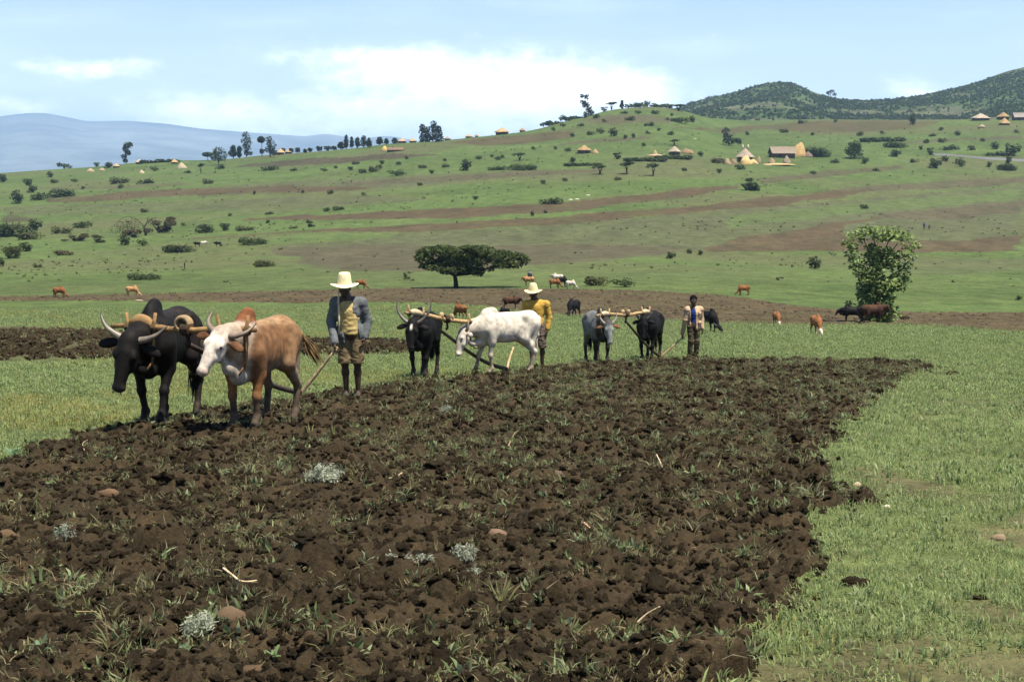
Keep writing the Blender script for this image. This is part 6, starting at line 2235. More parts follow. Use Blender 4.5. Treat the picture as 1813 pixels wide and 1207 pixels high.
for r in (
        ('broad dark bush on the knoll slope', 1087, 234, 20, 16, 'round', 'd'), ('green round bush left of the broad bush on the knoll slope', 1063, 231, 15, 13, 'round', 'g'), ('green wide bush high on the knoll slope', 1115, 210, 16, 8, 'low', 'g'),
        ('flat-topped tree on the top of the knoll, left', 1083, 185, 24, 14, 'tree', 'd'), ('wide bush on the knoll skyline', 1125, 184, 34, 9, 'low', 'g'), ('round tree on the knoll skyline', 1146, 183, 14, 12, 'round', 'd'),
        ('dark spreading tree at the right end of the knoll', 1201, 191, 36, 12, 'tree', 'd'), ('dark bush under the spindly eucalyptus on the knoll', 1038, 203, 14, 12, 'round', 'd'), ('grey bush left of the flat-topped knoll tree', 1068, 191, 16, 9, 'loose', 'g'),
        ('low bushes along the knoll skyline left of the eucalyptus', 1010, 208, 34, 8, 'hedge', 'g'), ('low bushes along the lower knoll skyline', 978, 218, 34, 8, 'hedge', 'g'), ('small tree low on the left of the knoll', 980, 228, 9, 9, 'round', 'g'),
        ('dark bush on the brown field of the ridge', 1014, 239, 12, 8, 'round', 'd'), ('dark bush right of the broad bush on the knoll', 1108, 242, 11, 8, 'round', 'd'), ('dark bush farther right of the broad bush on the knoll', 1122, 240, 10, 9, 'round', 'd'),
        ('umbrella tree above the middle hut', 1194, 253, 22, 11, 'tree', 'd'), ('small dark bush by the cone hut stacks', 1241, 272, 14, 9, 'round', 'd'),
        ('low knoll skyline bushes near the right end', 1172, 187, 36, 7, 'hedge', 'g')):
    bush(r[0], *r[1:5], r[5], r[6], GE)
SMALLS = [('tiny dark shrub dotted over the slope below the eucalyptus grove', 'shrubs below the eucalyptus grove',
           [(595, 296), (671, 295), (743, 295), (751, 295), (763, 304), (789, 293), (788, 283), (847, 279), (719, 279), (705, 289), (675, 287), (630, 288), (871, 276), (881, 280), (889, 277), (743, 326), (840, 350)]),
          ('tiny dark shrub on the pale fields of the left hillside', 'shrubs on the pale left fields', [(537, 339), (585, 340), (644, 343), (520, 300), (574, 300), (256, 373), (408, 380), (578, 371), (325, 397), (332, 304), (132, 319), (96, 321), (148, 332), (213, 330)]),
          ('tiny shrub on the slope of the knoll', 'shrubs on the knoll slope', [(1144, 221), (1152, 220), (1070, 213), (1028, 221), (997, 221), (1046, 236), (1167, 229), (1187, 236), (1147, 234), (1105, 199), (1130, 198), (1160, 199), (1190, 203), (1055, 206), (945, 262)]),
          ('tiny dark shrub between the cone huts of the middle slope', 'shrubs between the huts', [(984, 262), (1005, 265), (1139, 256), (1211, 300), (1272, 302), (1094, 316), (966, 375), (1306, 249), (1322, 236), (1000, 318), (960, 322)]),
          ('tiny dark shrub in the fields of the far right hillside', 'shrubs on the far right fields', [(1439, 237), (1522, 237), (1562, 234), (1651, 239), (1740, 247), (1420, 216), (1480, 214), (1640, 250), (1800, 232), (1550, 300), (1440, 305), (1618, 285)])]
MARKS = [('the dense eucalyptus grove', 763, 240), ('the low brown shelter', 700, 265), ('the flat-topped green bush', 702, 305), ('the two-tiered dark bush', 827, 292), ('the lone cone hut', 1034, 265), ('the pale dome hut', 1194, 267),
         ('the golden hut on the ridge', 889, 231), ('the twin ridge trees', 472, 262), ('the fluffy olive bush', 547, 396), ('the arched dead branch', 228, 395), ('the flat dark pair of bushes', 598, 369), ('the lone slim eucalyptus', 224, 270),
         ('the spindly eucalyptus', 1038, 187), ('the broad knoll bush', 1087, 234), ('the pointed knoll tree', 1101, 186), ('the dark spreading knoll tree', 1201, 191), ('the three small acacias', 1110, 300), ('the straw farm', 1350, 278),
         ('the big dark uneven bush', 1322, 326), ('the bare mound', 1510, 222), ('the tall dark tree clump', 1512, 264), ('the left end of the road', 1602, 274), ('the widest skyline hut', 1736, 208), ('the leafy round ridge tree', 387, 276), ('the large dark thicket', 20, 405)]
_used = set()


def place_words(u, v, what):
    best = None
    for k, (nm, mu, mv) in enumerate(sorted(MARKS, key=lambda m: math.hypot(m[1] - u, (m[2] - v) * 1.6))[:6]):
        du, dv = u - mu, v - mv
        d = math.hypot(du, dv)
        h = 'left' if du < 0 else 'right'
        if abs(du) > 2.5 * abs(dv):
            w = ('left of ' if du < 0 else 'right of ')
        elif abs(dv) > 2.5 * abs(du):
            w = ('above ' if dv < 0 else 'below ')
        else:
            w = ('above and ' if dv < 0 else 'below and ') + h + ' of '
        far = 'just ' if d < 26 else 'a little ' if d < 60 else 'well '
        s = what + ' ' + far + w + nm
        if s not in _used:
            _used.add(s)
            return s
    return what + ' ' + far + w + nm


SHN = ('tiny rounded dark shrub', 'tiny flat green shrub', 'tiny rounded olive shrub', 'tiny flat dark shrub', 'tiny rounded green shrub', 'tiny flat olive shrub')
for lab, grp, pts in SMALLS:
    for k, (u, v) in enumerate(pts):
        bush(place_words(u, v, SHN[k % 6]), u, v, 9 + (k * 7) % 6, 6 + (k * 5) % 3, ('round', 'low')[k % 2], 'dgo'[k % 3], grp, name='shrub', cat='shrub')


def crown_tree(name, label, base, trunk, blobs, n, size, col, group=None, flat=0.4, inner=0.45, under=0.35, seed=1, barkc=(0.045, 0.035, 0.026), asp=0.7):
    """trunk: list of (points, radii) in metres from the base; blobs: crown ellipsoids in metres"""
    root = bpy.data.objects.new(name, None)
    COL.objects.link(root)
    root.location = base
    tag(root, label, 'tree', group)
    mb = MB()
    for pts, rad in trunk:
        mb.tube(pts, rad, 8, barkc)
    mb.obj('trunk', M['bark'], root)
    rng = np.random.default_rng(seed)
    P = blob_points(blobs, n, rng, inner, under)
    V, F, C = cards(P, size, rng, col, flat=flat, asp=asp)
    f = link('crown', mesh_from('crown', V, F, C, False), M['leaf'], root)
    tag(f, kind='stuff')
    return root


# the large flat-topped acacia
def acacia():
    b = ground(808, 510)
    k = 1.0 / pxm(b.y)
    X = lambda u, v, d=0.0: Vector(((u - 808) * k, d * k, (510 - v) * k))
    tr = [([X(808, 516), X(807, 498), X(805, 486)], [5.2 * k, 3.8 * k, 3.2 * k])]
    for e, d, r in (((770, 462), -10, 2.0), ((745, 456), 12, 1.6), ((800, 452), 20, 2.0), ((840, 455), -14, 2.2), ((870, 462), 15, 1.8), ((905, 462), -8, 1.5), ((790, 478), -26, 1.3), ((858, 480), -24, 1.3)):
        tr.append(([X(805, 488), X(lerp(805, e[0], .45), lerp(488, e[1], .35), d * .4), X(*e, d), X(e[0] + (e[0] - 805) * .15, e[1] - 7, d * 1.2)], [r * 1.2 * k, r * k, r * .6 * k, r * .25 * k]))
    bl = []
    rg = random.Random(9)
    for u, v, w, h in ((764, 447, 30, 11), (748, 459, 18, 10), (790, 444, 26, 11), (822, 447, 28, 14), (850, 443, 24, 10), (800, 462, 26, 14), (775, 468, 20, 10), (838, 464, 24, 14), (858, 458, 20, 13), (826, 476, 18, 8),
                       (884, 452, 26, 10), (908, 454, 22, 10), (925, 459, 12, 10), (893, 466, 24, 10), (912, 470, 14, 6), (755, 472, 12, 6), (872, 476, 10, 5), (790, 480, 16, 6), (850, 482, 12, 5), (770, 474, 22, 8), (805, 474, 26, 10), (838, 478, 18, 7), (780, 440, 20, 6), (835, 437, 22, 5)):
        for s in (-1, 1):
            bl.append((tuple(X(u + rg.uniform(-6, 6), v + rg.uniform(-2, 2), s * rg.uniform(4, 26))), (w * k, w * .75 * k, h * .8 * k)))
    crown_tree('acacia_tree', 'large dark flat-topped acacia standing alone on the middle pasture', b, tr, bl, 11000, 5.0 * k, (0.056, 0.078, 0.022), seed=4, inner=0.2, under=0.8, barkc=(0.03, 0.024, 0.018))


acacia()


def leafy_tree():
    b = ground(1556, 573)
    k = 1.0 / pxm(b.y)
    X = lambda u, v, d=0.0: Vector(((u - 1556) * k, d * k, (573 - v) * k))
    tr = [([X(1554, 578), X(1552, 540), X(1550, 500), X(1548, 470)], [4 * k, 3.4 * k, 2.8 * k, 2.2 * k])]
    for e, d in (((1541, 425), -8), ((1552, 420), 6), ((1568, 425), -4), ((1588, 430), 10), ((1530, 450), 8), ((1600, 450), -10), ((1522, 420), -6)):
        tr.append(([X(1549, 480), X(lerp(1549, e[0], .5), lerp(480, e[1], .5), d * .5), X(*e, d)], [2.0 * k, 1.4 * k, .8 * k]))
    bl = []
    rg = random.Random(3)
    spec = [(1510, 425, 15, 16), (1530, 412, 20, 14), (1552, 408, 20, 11), (1576, 412, 20, 12), (1598, 420, 17, 12), (1612, 433, 13, 10), (1560, 420, 26, 10), (1503, 445, 12, 12), (1535, 455, 13, 14), (1512, 462, 14, 11), (1520, 478, 16, 9),
            (1597, 455, 13, 13), (1575, 470, 18, 9), (1545, 476, 20, 10), (1605, 470, 10, 8), (1595, 488, 15, 11), (1530, 492, 18, 10), (1552, 498, 26, 16), (1532, 508, 18, 11), (1572, 506, 18, 14), (1590, 506, 12, 9), (1545, 522, 26, 14), (1530, 528, 14, 8), (1560, 530, 20, 12),
            (1575, 525, 12, 10), (1566, 545, 18, 13), (1574, 560, 12, 12), (1560, 566, 16, 9), (1540, 545, 14, 9), (1504, 537, 9, 4), (1608, 492, 8, 6), (1546, 440, 10, 6), (1494, 432, 6, 6), (1545, 550, 17, 14), (1530, 541, 13, 10), (1555, 568, 22, 7), (1577, 553, 14, 14), (1536, 520, 18, 14), (1548, 508, 24, 12), (1565, 515, 20, 14), (1540, 565, 16, 8), (1552, 452, 18, 10), (1572, 446, 14, 9), (1560, 466, 24, 10), (1540, 438, 14, 8)]
    for u, v, w, h in spec:
        for s in (-1, 1):
            d = s * rg.uniform(2, 22)
            bl.append((tuple(X(u + rg.uniform(-4, 4), v + rg.uniform(-3, 3), d)), (w * k, w * .9 * k, h * k)))
    crown_tree('leafy_tree', 'tall broad-leaved green tree sheltering cattle at the right', b, tr, bl, 5600, 7.2 * k, (0.180, 0.245, 0.085), seed=8, inner=0.35, under=0.7, flat=0.9, barkc=(0.12, 0.09, 0.06), asp=0.8)


leafy_tree()


def euc(label, u, vb, vt, w, blobs, group='eucalyptus trees along the ridge', col=(0.034, 0.052, 0.030), n=420, lean=0.0, name='eucalyptus_tree'):
    """slim ridge tree; blobs are (du, v, half width, half height) in photo pixels"""
    b = ground(u, vb)
    k = 1.0 / pxm(b.y)
    H = (vb - vt)
    tr = [([(0, 0, -0.5), (lean * .4 * k, 0, H * .5 * k), (lean * k, 0, H * .92 * k)], [max(.18, .7 * k), .5 * k, .2 * k])]
    bl = []
    for du, v, bw, bh in blobs:
        c = (du * k, 0, (vb - v) * k)
        bl.append((c, (bw * k, bw * k, bh * k)))
        tr.append(([(lean * .3 * k, 0, max(0, c[2] - bh * 1.5 * k)), (du * .7 * k, 0, c[2] - bh * .3 * k), c], [.4 * k, .3 * k, .15 * k]))
    crown_tree(name, label, b, tr, bl, int(n * 1.7), 3.0 * k, col, group, seed=int(u), inner=0.1, under=0.8, barkc=(0.10, 0.085, 0.07))


euc('lone slim eucalyptus at the left end of the ridge', 223, 289, 251, 18, [(5, 257, 8, 6), (0, 263, 6, 6), (4, 270, 6, 5), (-3, 277, 6, 5), (-1, 284, 4, 5)])
euc('tall rounded eucalyptus left of the twin ridge trees', 436, 277, 232, 22, [(0, 240, 7, 8), (1, 250, 10, 9), (0, 262, 9, 9), (3, 270, 9, 5)])
euc('short eucalyptus left of the tall rounded eucalyptus', 413, 281, 257, 14, [(0, 263, 5, 6), (-3, 272, 6, 6), (3, 272, 5, 6)])
euc('second short eucalyptus touching the tall rounded one', 424, 280, 259, 10, [(0, 265, 4, 6), (0, 274, 4, 5)])
euc('ball-topped thin tree of the twin ridge trees', 464, 278, 241, 14, [(-1, 248, 7, 6), (0, 268, 4, 5)])
euc('fuller tree of the twin ridge trees', 478, 279, 241, 24, [(-2, 247, 6, 6), (3, 256, 10, 8), (0, 265, 10, 7), (6, 271, 8, 6)])
euc('leafy round tree on the left ridge above the brown strip', 387, 292, 260, 32, [(0, 268, 11, 8), (-7, 275, 11, 8), (7, 276, 10, 9), (0, 281, 14, 6)], col=(0.04, 0.060, 0.026), name='ridge_tree')
euc('low flat tree left of the leafy round ridge tree', 368, 284, 270, 16, [(0, 274, 10, 4)], name='ridge_tree')
for i, (u, vb, vt, w) in enumerate(((604, 263, 250, 14), (613, 262, 237, 8), (623, 263, 243, 7), (633, 263, 243, 9), (644, 262, 241, 12), (654, 262, 245, 10), (672, 257, 243, 13), (684, 256, 246, 8), (699, 255, 245, 11))):
    euc(('round dark tree at the left of the ridge tree row', 'tallest pointed tree of the ridge tree row', 'slim tree right of the tallest in the ridge row', 'fourth tree of the ridge row, slim and dark', 'broad tree in the middle of the ridge row', 'pale tree right of the broad one in the ridge row', 'round tree left of the first ridge huts', 'small tree behind the thatched low shelter', 'dark small tree just left of the ridge huts')[i],
        u, vb, vt, w, [(0, vt + (vb - vt) * f, w * .5 * (0.7 if f < .3 else 1), (vb - vt) * .22) for f in (.2, .45, .7)], group='tree row on the ridge', n=240)
for i, (u, vb, vt, w) in enumerate(((500, 272, 262, 12), (515, 270, 261, 10), (527, 270, 261, 9), (549, 269, 262, 8), (565, 267, 258, 12), (580, 266, 258, 14), (591, 265, 258, 10), (540, 271, 264, 6))):
    euc(place_words(u, vb - 5, 'small dark ridge tree'), u, vb, vt, w, [(0, vt + (vb - vt) * f, w * .5, (vb - vt) * .3) for f in (.3, .65)], group='small trees on the ridge', n=110, name='ridge_tree')
for i, (u, vt, w, lab) in enumerate(((748, 220, 13, 'left tree of the dense eucalyptus grove'), (757, 224, 12, 'second tree of the dense eucalyptus grove'), (767, 214, 15, 'tallest tree of the dense eucalyptus grove'), (777, 222, 14, 'right tree of the dense eucalyptus grove'))):
    euc(lab, u, 251, vt, w, [(0, vt + 6, w * .4, 6), (0, vt + 14, w * .55, 7), (1, vt + 24, w * .55, 8), (0, vt + 31, w * .5, 5)], group='eucalyptus grove on the ridge', col=(0.030, 0.050, 0.030), n=420)
euc('spindly gappy eucalyptus on the left of the knoll', 1043, 206, 167, 22, [(-12, 171, 4, 4), (-4, 173, 4, 5), (-11, 182, 6, 4), (-6, 187, 7, 5), (0, 194, 6, 6), (3, 200, 6, 6)], lean=-10, n=380, col=(0.03, 0.045, 0.026))
euc('slim pointed tree on the knoll top', 1101, 192, 177, 8, [(0, 181, 2.6, 4), (0, 187, 4, 5)], n=130, group='trees on the knoll')
euc('feathery tree with dark top above the straw farm', 1290, 258, 226, 34, [(-5, 233, 8, 7), (-2, 243, 9, 6), (-2, 251, 10, 6), (12, 249, 10, 5), (18, 252, 6, 4)], n=480, name='hill_tree', group='trees by the farms')
hq = at(1471, 178, 1800)
crown_tree('saddle_tree', 'lone tree on the saddle between the two hills', hq, [([(0, 0, -8), (0, 0, 4), (-1, 0, 8)], [.6, .45, .2]), ([(0, 0, 2), (3, 0, 8)], [.4, .2])],
           [((-3, 0, 9), (3.4, 3, 2.5)), ((1, 0, 11), (3.4, 3, 2.5)), ((4.5, 0, 7.5), (3, 3, 2.2))], 240, 1.7, (0.028, 0.045, 0.024), seed=5, inner=0.1, under=0.8)


# arched dead branch in the left valley
def arch():
    b = ground(258, 417)
    k = 1.0 / pxm(b.y)
    root = bpy.data.objects.new('dead_tree', None)
    COL.objects.link(root)
    root.location = b
    tag(root, 'half-dead tree whose bare branch arches over to the ground in the left valley', 'tree')
    X = lambda u, v: Vector(((u - 258) * k, 0, (417 - v) * k))
    MB().tube([X(258, 421), X(258, 408), X(255, 400)], [2.6 * k, 2.0 * k, 1.5 * k], 8, (0.05, 0.036, 0.026)).obj('trunk', M['bark'], root)
    MB().tube([X(257, 404), X(250, 394), X(240, 386), X(228, 383), X(216, 387), X(205, 396), X(197, 406), X(196, 414)], [1.1 * k, .75 * k, .55 * k, .45 * k, .38 * k, .28 * k, .2 * k, .1 * k], 6, (0.085, 0.066, 0.046)).obj('branch', M['bark'], root)
    MB().tube([X(256, 402), X(262, 392), X(272, 386)], [1.2 * k, .8 * k, .3 * k], 6, (0.05, 0.036, 0.026)).obj('branch', M['bark'], root)
    rng = np.random.default_rng(2)
    P = blob_points([(tuple(X(u, v)), (w * k, w * k, h * k)) for u, v, w, h in ((205, 406, 12, 8), (218, 398, 14, 10), (236, 398, 14, 12), (226, 408, 16, 8), (248, 408, 10, 8), (270, 392, 12, 9))], 800, rng, 0.1, 0.9)
    V, F, C = cards(P, 2.4 * k, rng, (0.075, 0.062, 0.034))
    tag(link('foliage', mesh_from('foliage', V, F, C, False), M['leaf'], root), kind='stuff')


arch()


# scrub growing on the far hills, beyond counting
def hill_scrub():
    X, Y, Z = HILL
    rng = np.random.default_rng(17)
    n = 30000
    i = rng.uniform(0, 88, n)
    j = rng.uniform(0, X.shape[1] - 1.01, n)
    i0, j0 = i.astype(int), j.astype(int)
    fi, fj = i - i0, j - j0
    lerp2 = lambda A: (A[i0, j0] * (1 - fi) + A[i0 + 1, j0] * fi) * (1 - fj) + (A[i0, j0 + 1] * (1 - fi) + A[i0 + 1, j0 + 1] * fi) * fj
    x, y, z = lerp2(X), lerp2(Y), lerp2(Z)
    bare = fbm2(x / 34, y / 70, 4, 303) > 0.60
    dens = fbm2(x / 55, y / 55, 3, 309)
    keep = ((rng.uniform(0, 1, n) < 0.25 + dens) & ~bare) | (rng.uniform(0, 1, n) < 0.1)
    x, y, z = x[keep], y[keep], z[keep]
    pr = []
    for k, (u, v) in enumerate(((1360, 172), (1700, 178), (1550, 190))):
        c = ((0.042, 0.064, 0.026), (0.050, 0.075, 0.029), (0.062, 0.080, 0.034))[k]
        o = link('scrub_bush', bush_variant(1200 + k, 'round', 46, 0.34, c), M['leaf'])
        jx = int(np.argmin(abs((906.5 + F_PX * X[20] / Y[20]) - u)))
        o.location = (X[20, jx], Y[20, jx], Z[20, jx])
        o.scale = (4, 4, 3)
        tag(o, kind='stuff')
        pr.append(o)
    m = len(x)
    scatter('hill_scrub', 'dark bushes covering the far hills', np.stack([x, y, z - 0.4], -1), np.stack([np.zeros(m), np.zeros(m), rng.uniform(0, 6.28, m)], -1), rng.uniform(1.6, 4.6, m), rng.integers(0, 3, m), pr)


hill_scrub()


# rank grass clumps dotted over the pastures up the slope, beyond counting
def tussocks():
    rng = np.random.default_rng(23)
    n = 5000
    y = np.exp(rng.uniform(math.log(190), math.log(880), n))
    s = rng.uniform((-120 - 906.5) / F_PX, (1930 - 906.5) / F_PX, n)
    x = s * y
    d = fbm2(x / 40, y / 40, 4, 801)
    keep = (rng.uniform(0, 1, n) < np.clip((d - 0.40) * 4, 0.08, 1)) & ~inpoly(x, y, field_w[-1][2])
    for q in (5, 6, 4):
        keep &= ~inpoly(x, y, field_w[q][2])
    x, y = x[keep], y[keep]
    m = len(x)
    pr = []
    for k, (u, v, c) in enumerate(((980, 488, (0.070, 0.096, 0.034)), (1690, 500, (0.084, 0.096, 0.038)), (400, 500, (0.088, 0.082, 0.040)))):
        o = link('tussock', bush_variant(1300 + k, 'low', 26, 0.34, c), M['leaf'])
        o.location = ground(u, v)
        o.scale = (0.9, 0.9, 0.6)
        tag(o, kind='stuff')
        pr.append(o)
    sc = np.exp(rng.uniform(math.log(0.22), math.log(0.75), m)) * (0.7 + y / 600)
    scatter('pasture_tussocks', 'rank grass clumps dotted over the grazed slopes', np.stack([x, y, zland(x, y) - 0.02], -1), np.stack([np.zeros(m), np.zeros(m), rng.uniform(0, 6.28, m)], -1), sc, rng.choice(3, m, p=[.5, .35, .15]), pr)


tussocks()
# ------------------------------------------------------------------ farms
THATCH, GOLD, PALE = (0.24, 0.18, 0.12), (0.265, 0.183, 0.09), (0.25, 0.211, 0.156)


def thatch_cone(r, h, z0, col, seed, lumps_=0.06, sides=28, steep=1.0):
    rng = random.Random(seed)
    mb = MB()
    prof = [(r * 0.94, z0 - 0.16), (r, z0 - 0.10), (r * 0.99, z0), (r * 0.80, z0 + h * 0.20 * steep), (r * 0.55, z0 + h * 0.46), (r * 0.30, z0 + h * 0.72), (r * 0.10, z0 + h * 0.93), (0.02, z0 + h)]
    mb.lathe(prof, sides, col, jit=lumps_, rng=rng)
    c = np.concatenate(mb.c) * np.array([rng.uniform(0.75, 1.25) for _ in range(mb.n)])[:, None]
    mb.c = [c]
    return mb


def hut(label, u, v, wpx, hpx, col=THATCH, wallc=(0.1, 0.075, 0.05), group='thatched round huts on the hillside', finial=False, wall_f=0.35, seed=1):
    """u: middle, v: foot line"""
    q = ground(u, v)
    k = 1.0 / pxm(q.y)
    R_, H = wpx * k / 2, hpx * k
    wh = H * wall_f
    root = bpy.data.objects.new('hut', None)
    COL.objects.link(root)
    root.location = q
    tag(root, label, 'hut', group)
    MB().lathe([(R_ * 0.80, -0.8), (R_ * 0.80, wh + 0.05), (R_ * 0.78, wh + 0.06)], 24, wallc, jit=0.01, rng=random.Random(seed)).obj('wall', M['wall'], root)
    thatch_cone(R_, H - wh, wh, col, seed).obj('roof', M['straw'], root)
    MB().box((R_ * 0.25 * (1 if seed % 2 else -1), -R_ * 0.79, wh * 0.42), (0.45, 0.07, min(0.95, wh * 0.46)), 0.0, (0.03, 0.022, 0.016)).obj('door', M['wood'], root, smooth=False)
    if finial:
        for dx in (-1.1, 1.2):
            MB().lathe([(0.12, 0), (0.55, 0.5), (0.45, 1.3), (0.15, 2.0), (0.01, 2.2)], 10, (0.484, 0.429, 0.312), (dx, 0, H * 0.93)).obj('roof_tuft', M['straw'], root)
    else:
        MB().tube([(0, 0, H - 0.2), (0, 0, H + 0.35)], [0.07, 0.04], 6, (0.2, 0.15, 0.1)).obj('finial', M['wood'], root)
    return root


hut('main cone-roofed hut of the straw farm with pale tufts on its top', 1319, 287, 34, 24, (0.281, 0.218, 0.172), finial=True, wall_f=0.36, seed=2)
hut('cone hut standing alone on the middle slope below the knoll', 1034, 271, 28, 14, GOLD, seed=3)
hut('pale dome-like hut of the middle hamlet', 1194, 274, 24, 15, (0.296, 0.242, 0.187), seed=4)
hut('widest pale hut on the skyline at the right', 1736, 213, 36, 12, (0.328, 0.265, 0.203), seed=5, wall_f=0.25)
hut('upper brown cone hut behind the lower one at the right skyline', 1776, 212, 25, 13, (0.234, 0.164, 0.086), seed=6)
hut('lower straw cone hut in front of the upper one at the right', 1778, 221, 21, 12, (0.296, 0.203, 0.101), seed=7, wall_f=0.2)
hut('low sunken pale roof below the widest skyline hut', 1738, 226, 14, 6, (0.265, 0.203, 0.14), seed=8, wall_f=0.2)
hut('golden cone hut on the ridge skyline left of the knoll', 889, 236, 28, 12, (0.359, 0.234, 0.117), seed=9)
hut('small brown hut on the ridge skyline right of the golden one', 925, 231, 12, 7, (0.281, 0.172, 0.094), seed=10)
hut('first pale roof right of the ridge tree row', 712, 250, 18, 9, (0.359, 0.25, 0.187), seed=11)
hut('second pale roof right of the ridge tree row', 731, 249, 15, 8, (0.343, 0.25, 0.156), seed=12)
hut('small hut just right of the eucalyptus grove', 792, 245, 13, 6, (0.265, 0.195, 0.133), seed=13)
hut('low hut between the grove and the golden hut on the ridge', 830, 241, 14, 6, (0.343, 0.234, 0.133), seed=14)
hut('tiny hut right of the low ridge hut', 844, 239, 8, 5, (0.312, 0.211, 0.125), seed=15)
hut('straw hut right of the twin ridge trees', 497, 274, 16, 11, (0.359, 0.257, 0.156), seed=16)
hut('second straw hut right of the twin ridge trees', 511, 272, 15, 8, (0.328, 0.242, 0.148), seed=17)
hut('pale low hut right of the lone eucalyptus', 247, 290, 15, 8, (0.343, 0.296, 0.218), seed=18)
hut('pale hut at the end of the left ridge under the bushes', 206, 297, 13, 8, (0.343, 0.257, 0.172), seed=19)
hut('golden hut of the left ridge hamlet', 309, 290, 14, 8, (0.359, 0.242, 0.109), seed=20)


def house(label, u, v, wpx, hpx, col, seed, ridge_rot=0.0):
    q = ground(u, v)
    k = 1.0 / pxm(q.y)
    L, H = wpx * k / 2, hpx * k
    D, wh = L * 0.6, H * 0.42
    root = bpy.data.objects.new('farmhouse', None)
    COL.objects.link(root)
    root.location = q
    root.rotation_euler = (0, 0, ridge_rot)
    tag(root, label, 'house')
    wm = MB()
    wm.add([(-L * .92, -D * .85, -1), (L * .92, -D * .85, -1), (L * .92, D * .85, -1), (-L * .92, D * .85, -1), (-L * .92, -D * .85, wh), (L * .92, -D * .85, wh), (L * .92, D * .85, wh), (-L * .92, D * .85, wh), (-L * .92, 0, H * .93), (L * .92, 0, H * .93)],
           [(0, 1, 5, 4), (2, 3, 7, 6), (3, 0, 4, 8, 7), (1, 2, 6, 9, 5)], (0.09, 0.07, 0.05))
    wm.obj('wall', M['wall'], root, False)
    rng = random.Random(seed)
    V, F, n = [], [], 14
    for s in (-1, 1):
        for j in range(5):
            t = j / 4
            for i in range(n):
                x = -L + 2 * L * i / (n - 1)
                V.append((x + rng.uniform(-.05, .05), s * D * (1 - t) * 1.06, wh - 0.25 + (H - wh + 0.25) * t + rng.uniform(-.06, .06) - 0.25 * math.sin(math.pi * t)))
    for s in (0, 1):
        for j in range(4):
            for i in range(n - 1):
                a = s * 5 * n + j * n + i
                F.append((a, a + 1, a + n + 1, a + n) if s == 0 else (a, a + n, a + n + 1, a + 1))
    MB().add(V, F, col).obj('roof', M['straw'], root)
    MB().box((-L * .3, -D * .86, wh * .45), (0.5, 0.05, wh * .44), 0, (0.025, 0.02, 0.015)).obj('door', M['wood'], root, False)


house('long gabled thatched house of the straw farm', 1384, 279, 44, 19, (0.218, 0.172, 0.133), 3, R(8))
house('dark low house cut by the right frame edge on the skyline', 1806, 213, 26, 13, (0.234, 0.203, 0.187), 4)
house('long low brown shelter with a straw heap on it', 700, 268, 30, 7, (0.16, 0.11, 0.07), 5)


def stack(label, u, v, wpx, hpx, col=GOLD, seed=1, name='haystack', lean=0.0, group='straw stacks of the farms'):
    q = ground(u, v)
    k = 1.0 / pxm(q.y)
    rx, H = wpx * k / 2, hpx * k
    Vv, Fv = ICO3
    P = Vv.copy()
    d = (vn3(P * 2.2 + seed, seed) - 0.5) * 0.35 + (vn3(P * 6 + seed, seed) - 0.5) * 0.16
    P = P * (1 + d)[:, None]
    z = np.maximum(P[:, 2], -0.15)
    f = np.clip(1 - 0.45 * np.maximum(z, 0) ** 1.3, 0.2, 1)
    P = np.stack([P[:, 0] * f * rx + lean * z * rx, P[:, 1] * f * rx * 0.8, z * H * 0.95], -1)
    c = np.array(col)[None, :] * (0.75 + 0.5 * vn3(Vv * 5, seed + 4))[:, None]
    o = link(name, mesh_from(name, P, Fv, c), M['straw'])
    o.location = q
    tag(o, label, 'straw stack', group)


stack('big golden straw stack leaning right beside the long house', 1412, 277, 32, 25, (0.39, 0.265, 0.117), 2, lean=0.25)
stack('bright golden straw heap in front of the main cone hut', 1320, 291, 24, 16, (0.484, 0.351, 0.156), 3)
stack('bright low straw heap right of the golden one at the main hut', 1333, 290, 18, 9, (0.484, 0.351, 0.156), 4)
stack('grey brown stook left of the main cone hut', 1288, 291, 14, 11, (0.25, 0.195, 0.117), 5, 'stook')
stack('second brown stook touching the main cone hut', 1299, 291, 14, 10, (0.203, 0.148, 0.086), 6, 'stook')
stack('small straw bundle right of the main cone hut', 1343, 288, 9, 11, (0.281, 0.211, 0.133), 7, 'stook')
stack('pale stook below the long house, left one', 1366, 290, 12, 11, (0.281, 0.203, 0.117), 8, 'stook')
stack('pale tall stook below the long house, right one', 1393, 289, 13, 13, (0.25, 0.203, 0.14), 9, 'stook')
stack('flat spill of straw along the front of the farm', 1375, 292, 60, 3, (0.429, 0.296, 0.14), 10, 'straw_heap')
stack('brown thicket-like heap beside the golden leaning stack', 1430, 278, 20, 9, (0.15, 0.11, 0.08), 11, 'straw_heap')
stack('brown stack right of the pale dome hut of the middle hamlet', 1217, 272, 24, 9, (0.22, 0.15, 0.09), 12)
stack('small pointed straw stook left of the pale dome hut', 1160, 275, 10, 10, (0.312, 0.226, 0.125), 13, 'stook')
stack('low pale straw spill left of the pale dome hut', 1160, 276, 36, 3, (0.359, 0.265, 0.156), 14, 'straw_heap')
stack('small straw stook right of the lone cone hut', 1054, 272, 11, 8, (0.328, 0.226, 0.117), 15, 'stook')
stack('yellow straw heap on the left end of the low brown shelter', 681, 267, 12, 9, (0.468, 0.343, 0.109), 16, 'straw_heap')
stack('pale straw mound below the golden hut on the left ridge', 322, 298, 18, 10, (0.359, 0.296, 0.203), 17, 'straw_heap')
stack('low straw pile at the left end of the ridge', 160, 304, 15, 6, (0.328, 0.25, 0.156), 18, 'straw_heap')
stack('second low straw pile at the left end of the ridge', 181, 302, 11, 5, (0.312, 0.234, 0.156), 19, 'straw_heap')
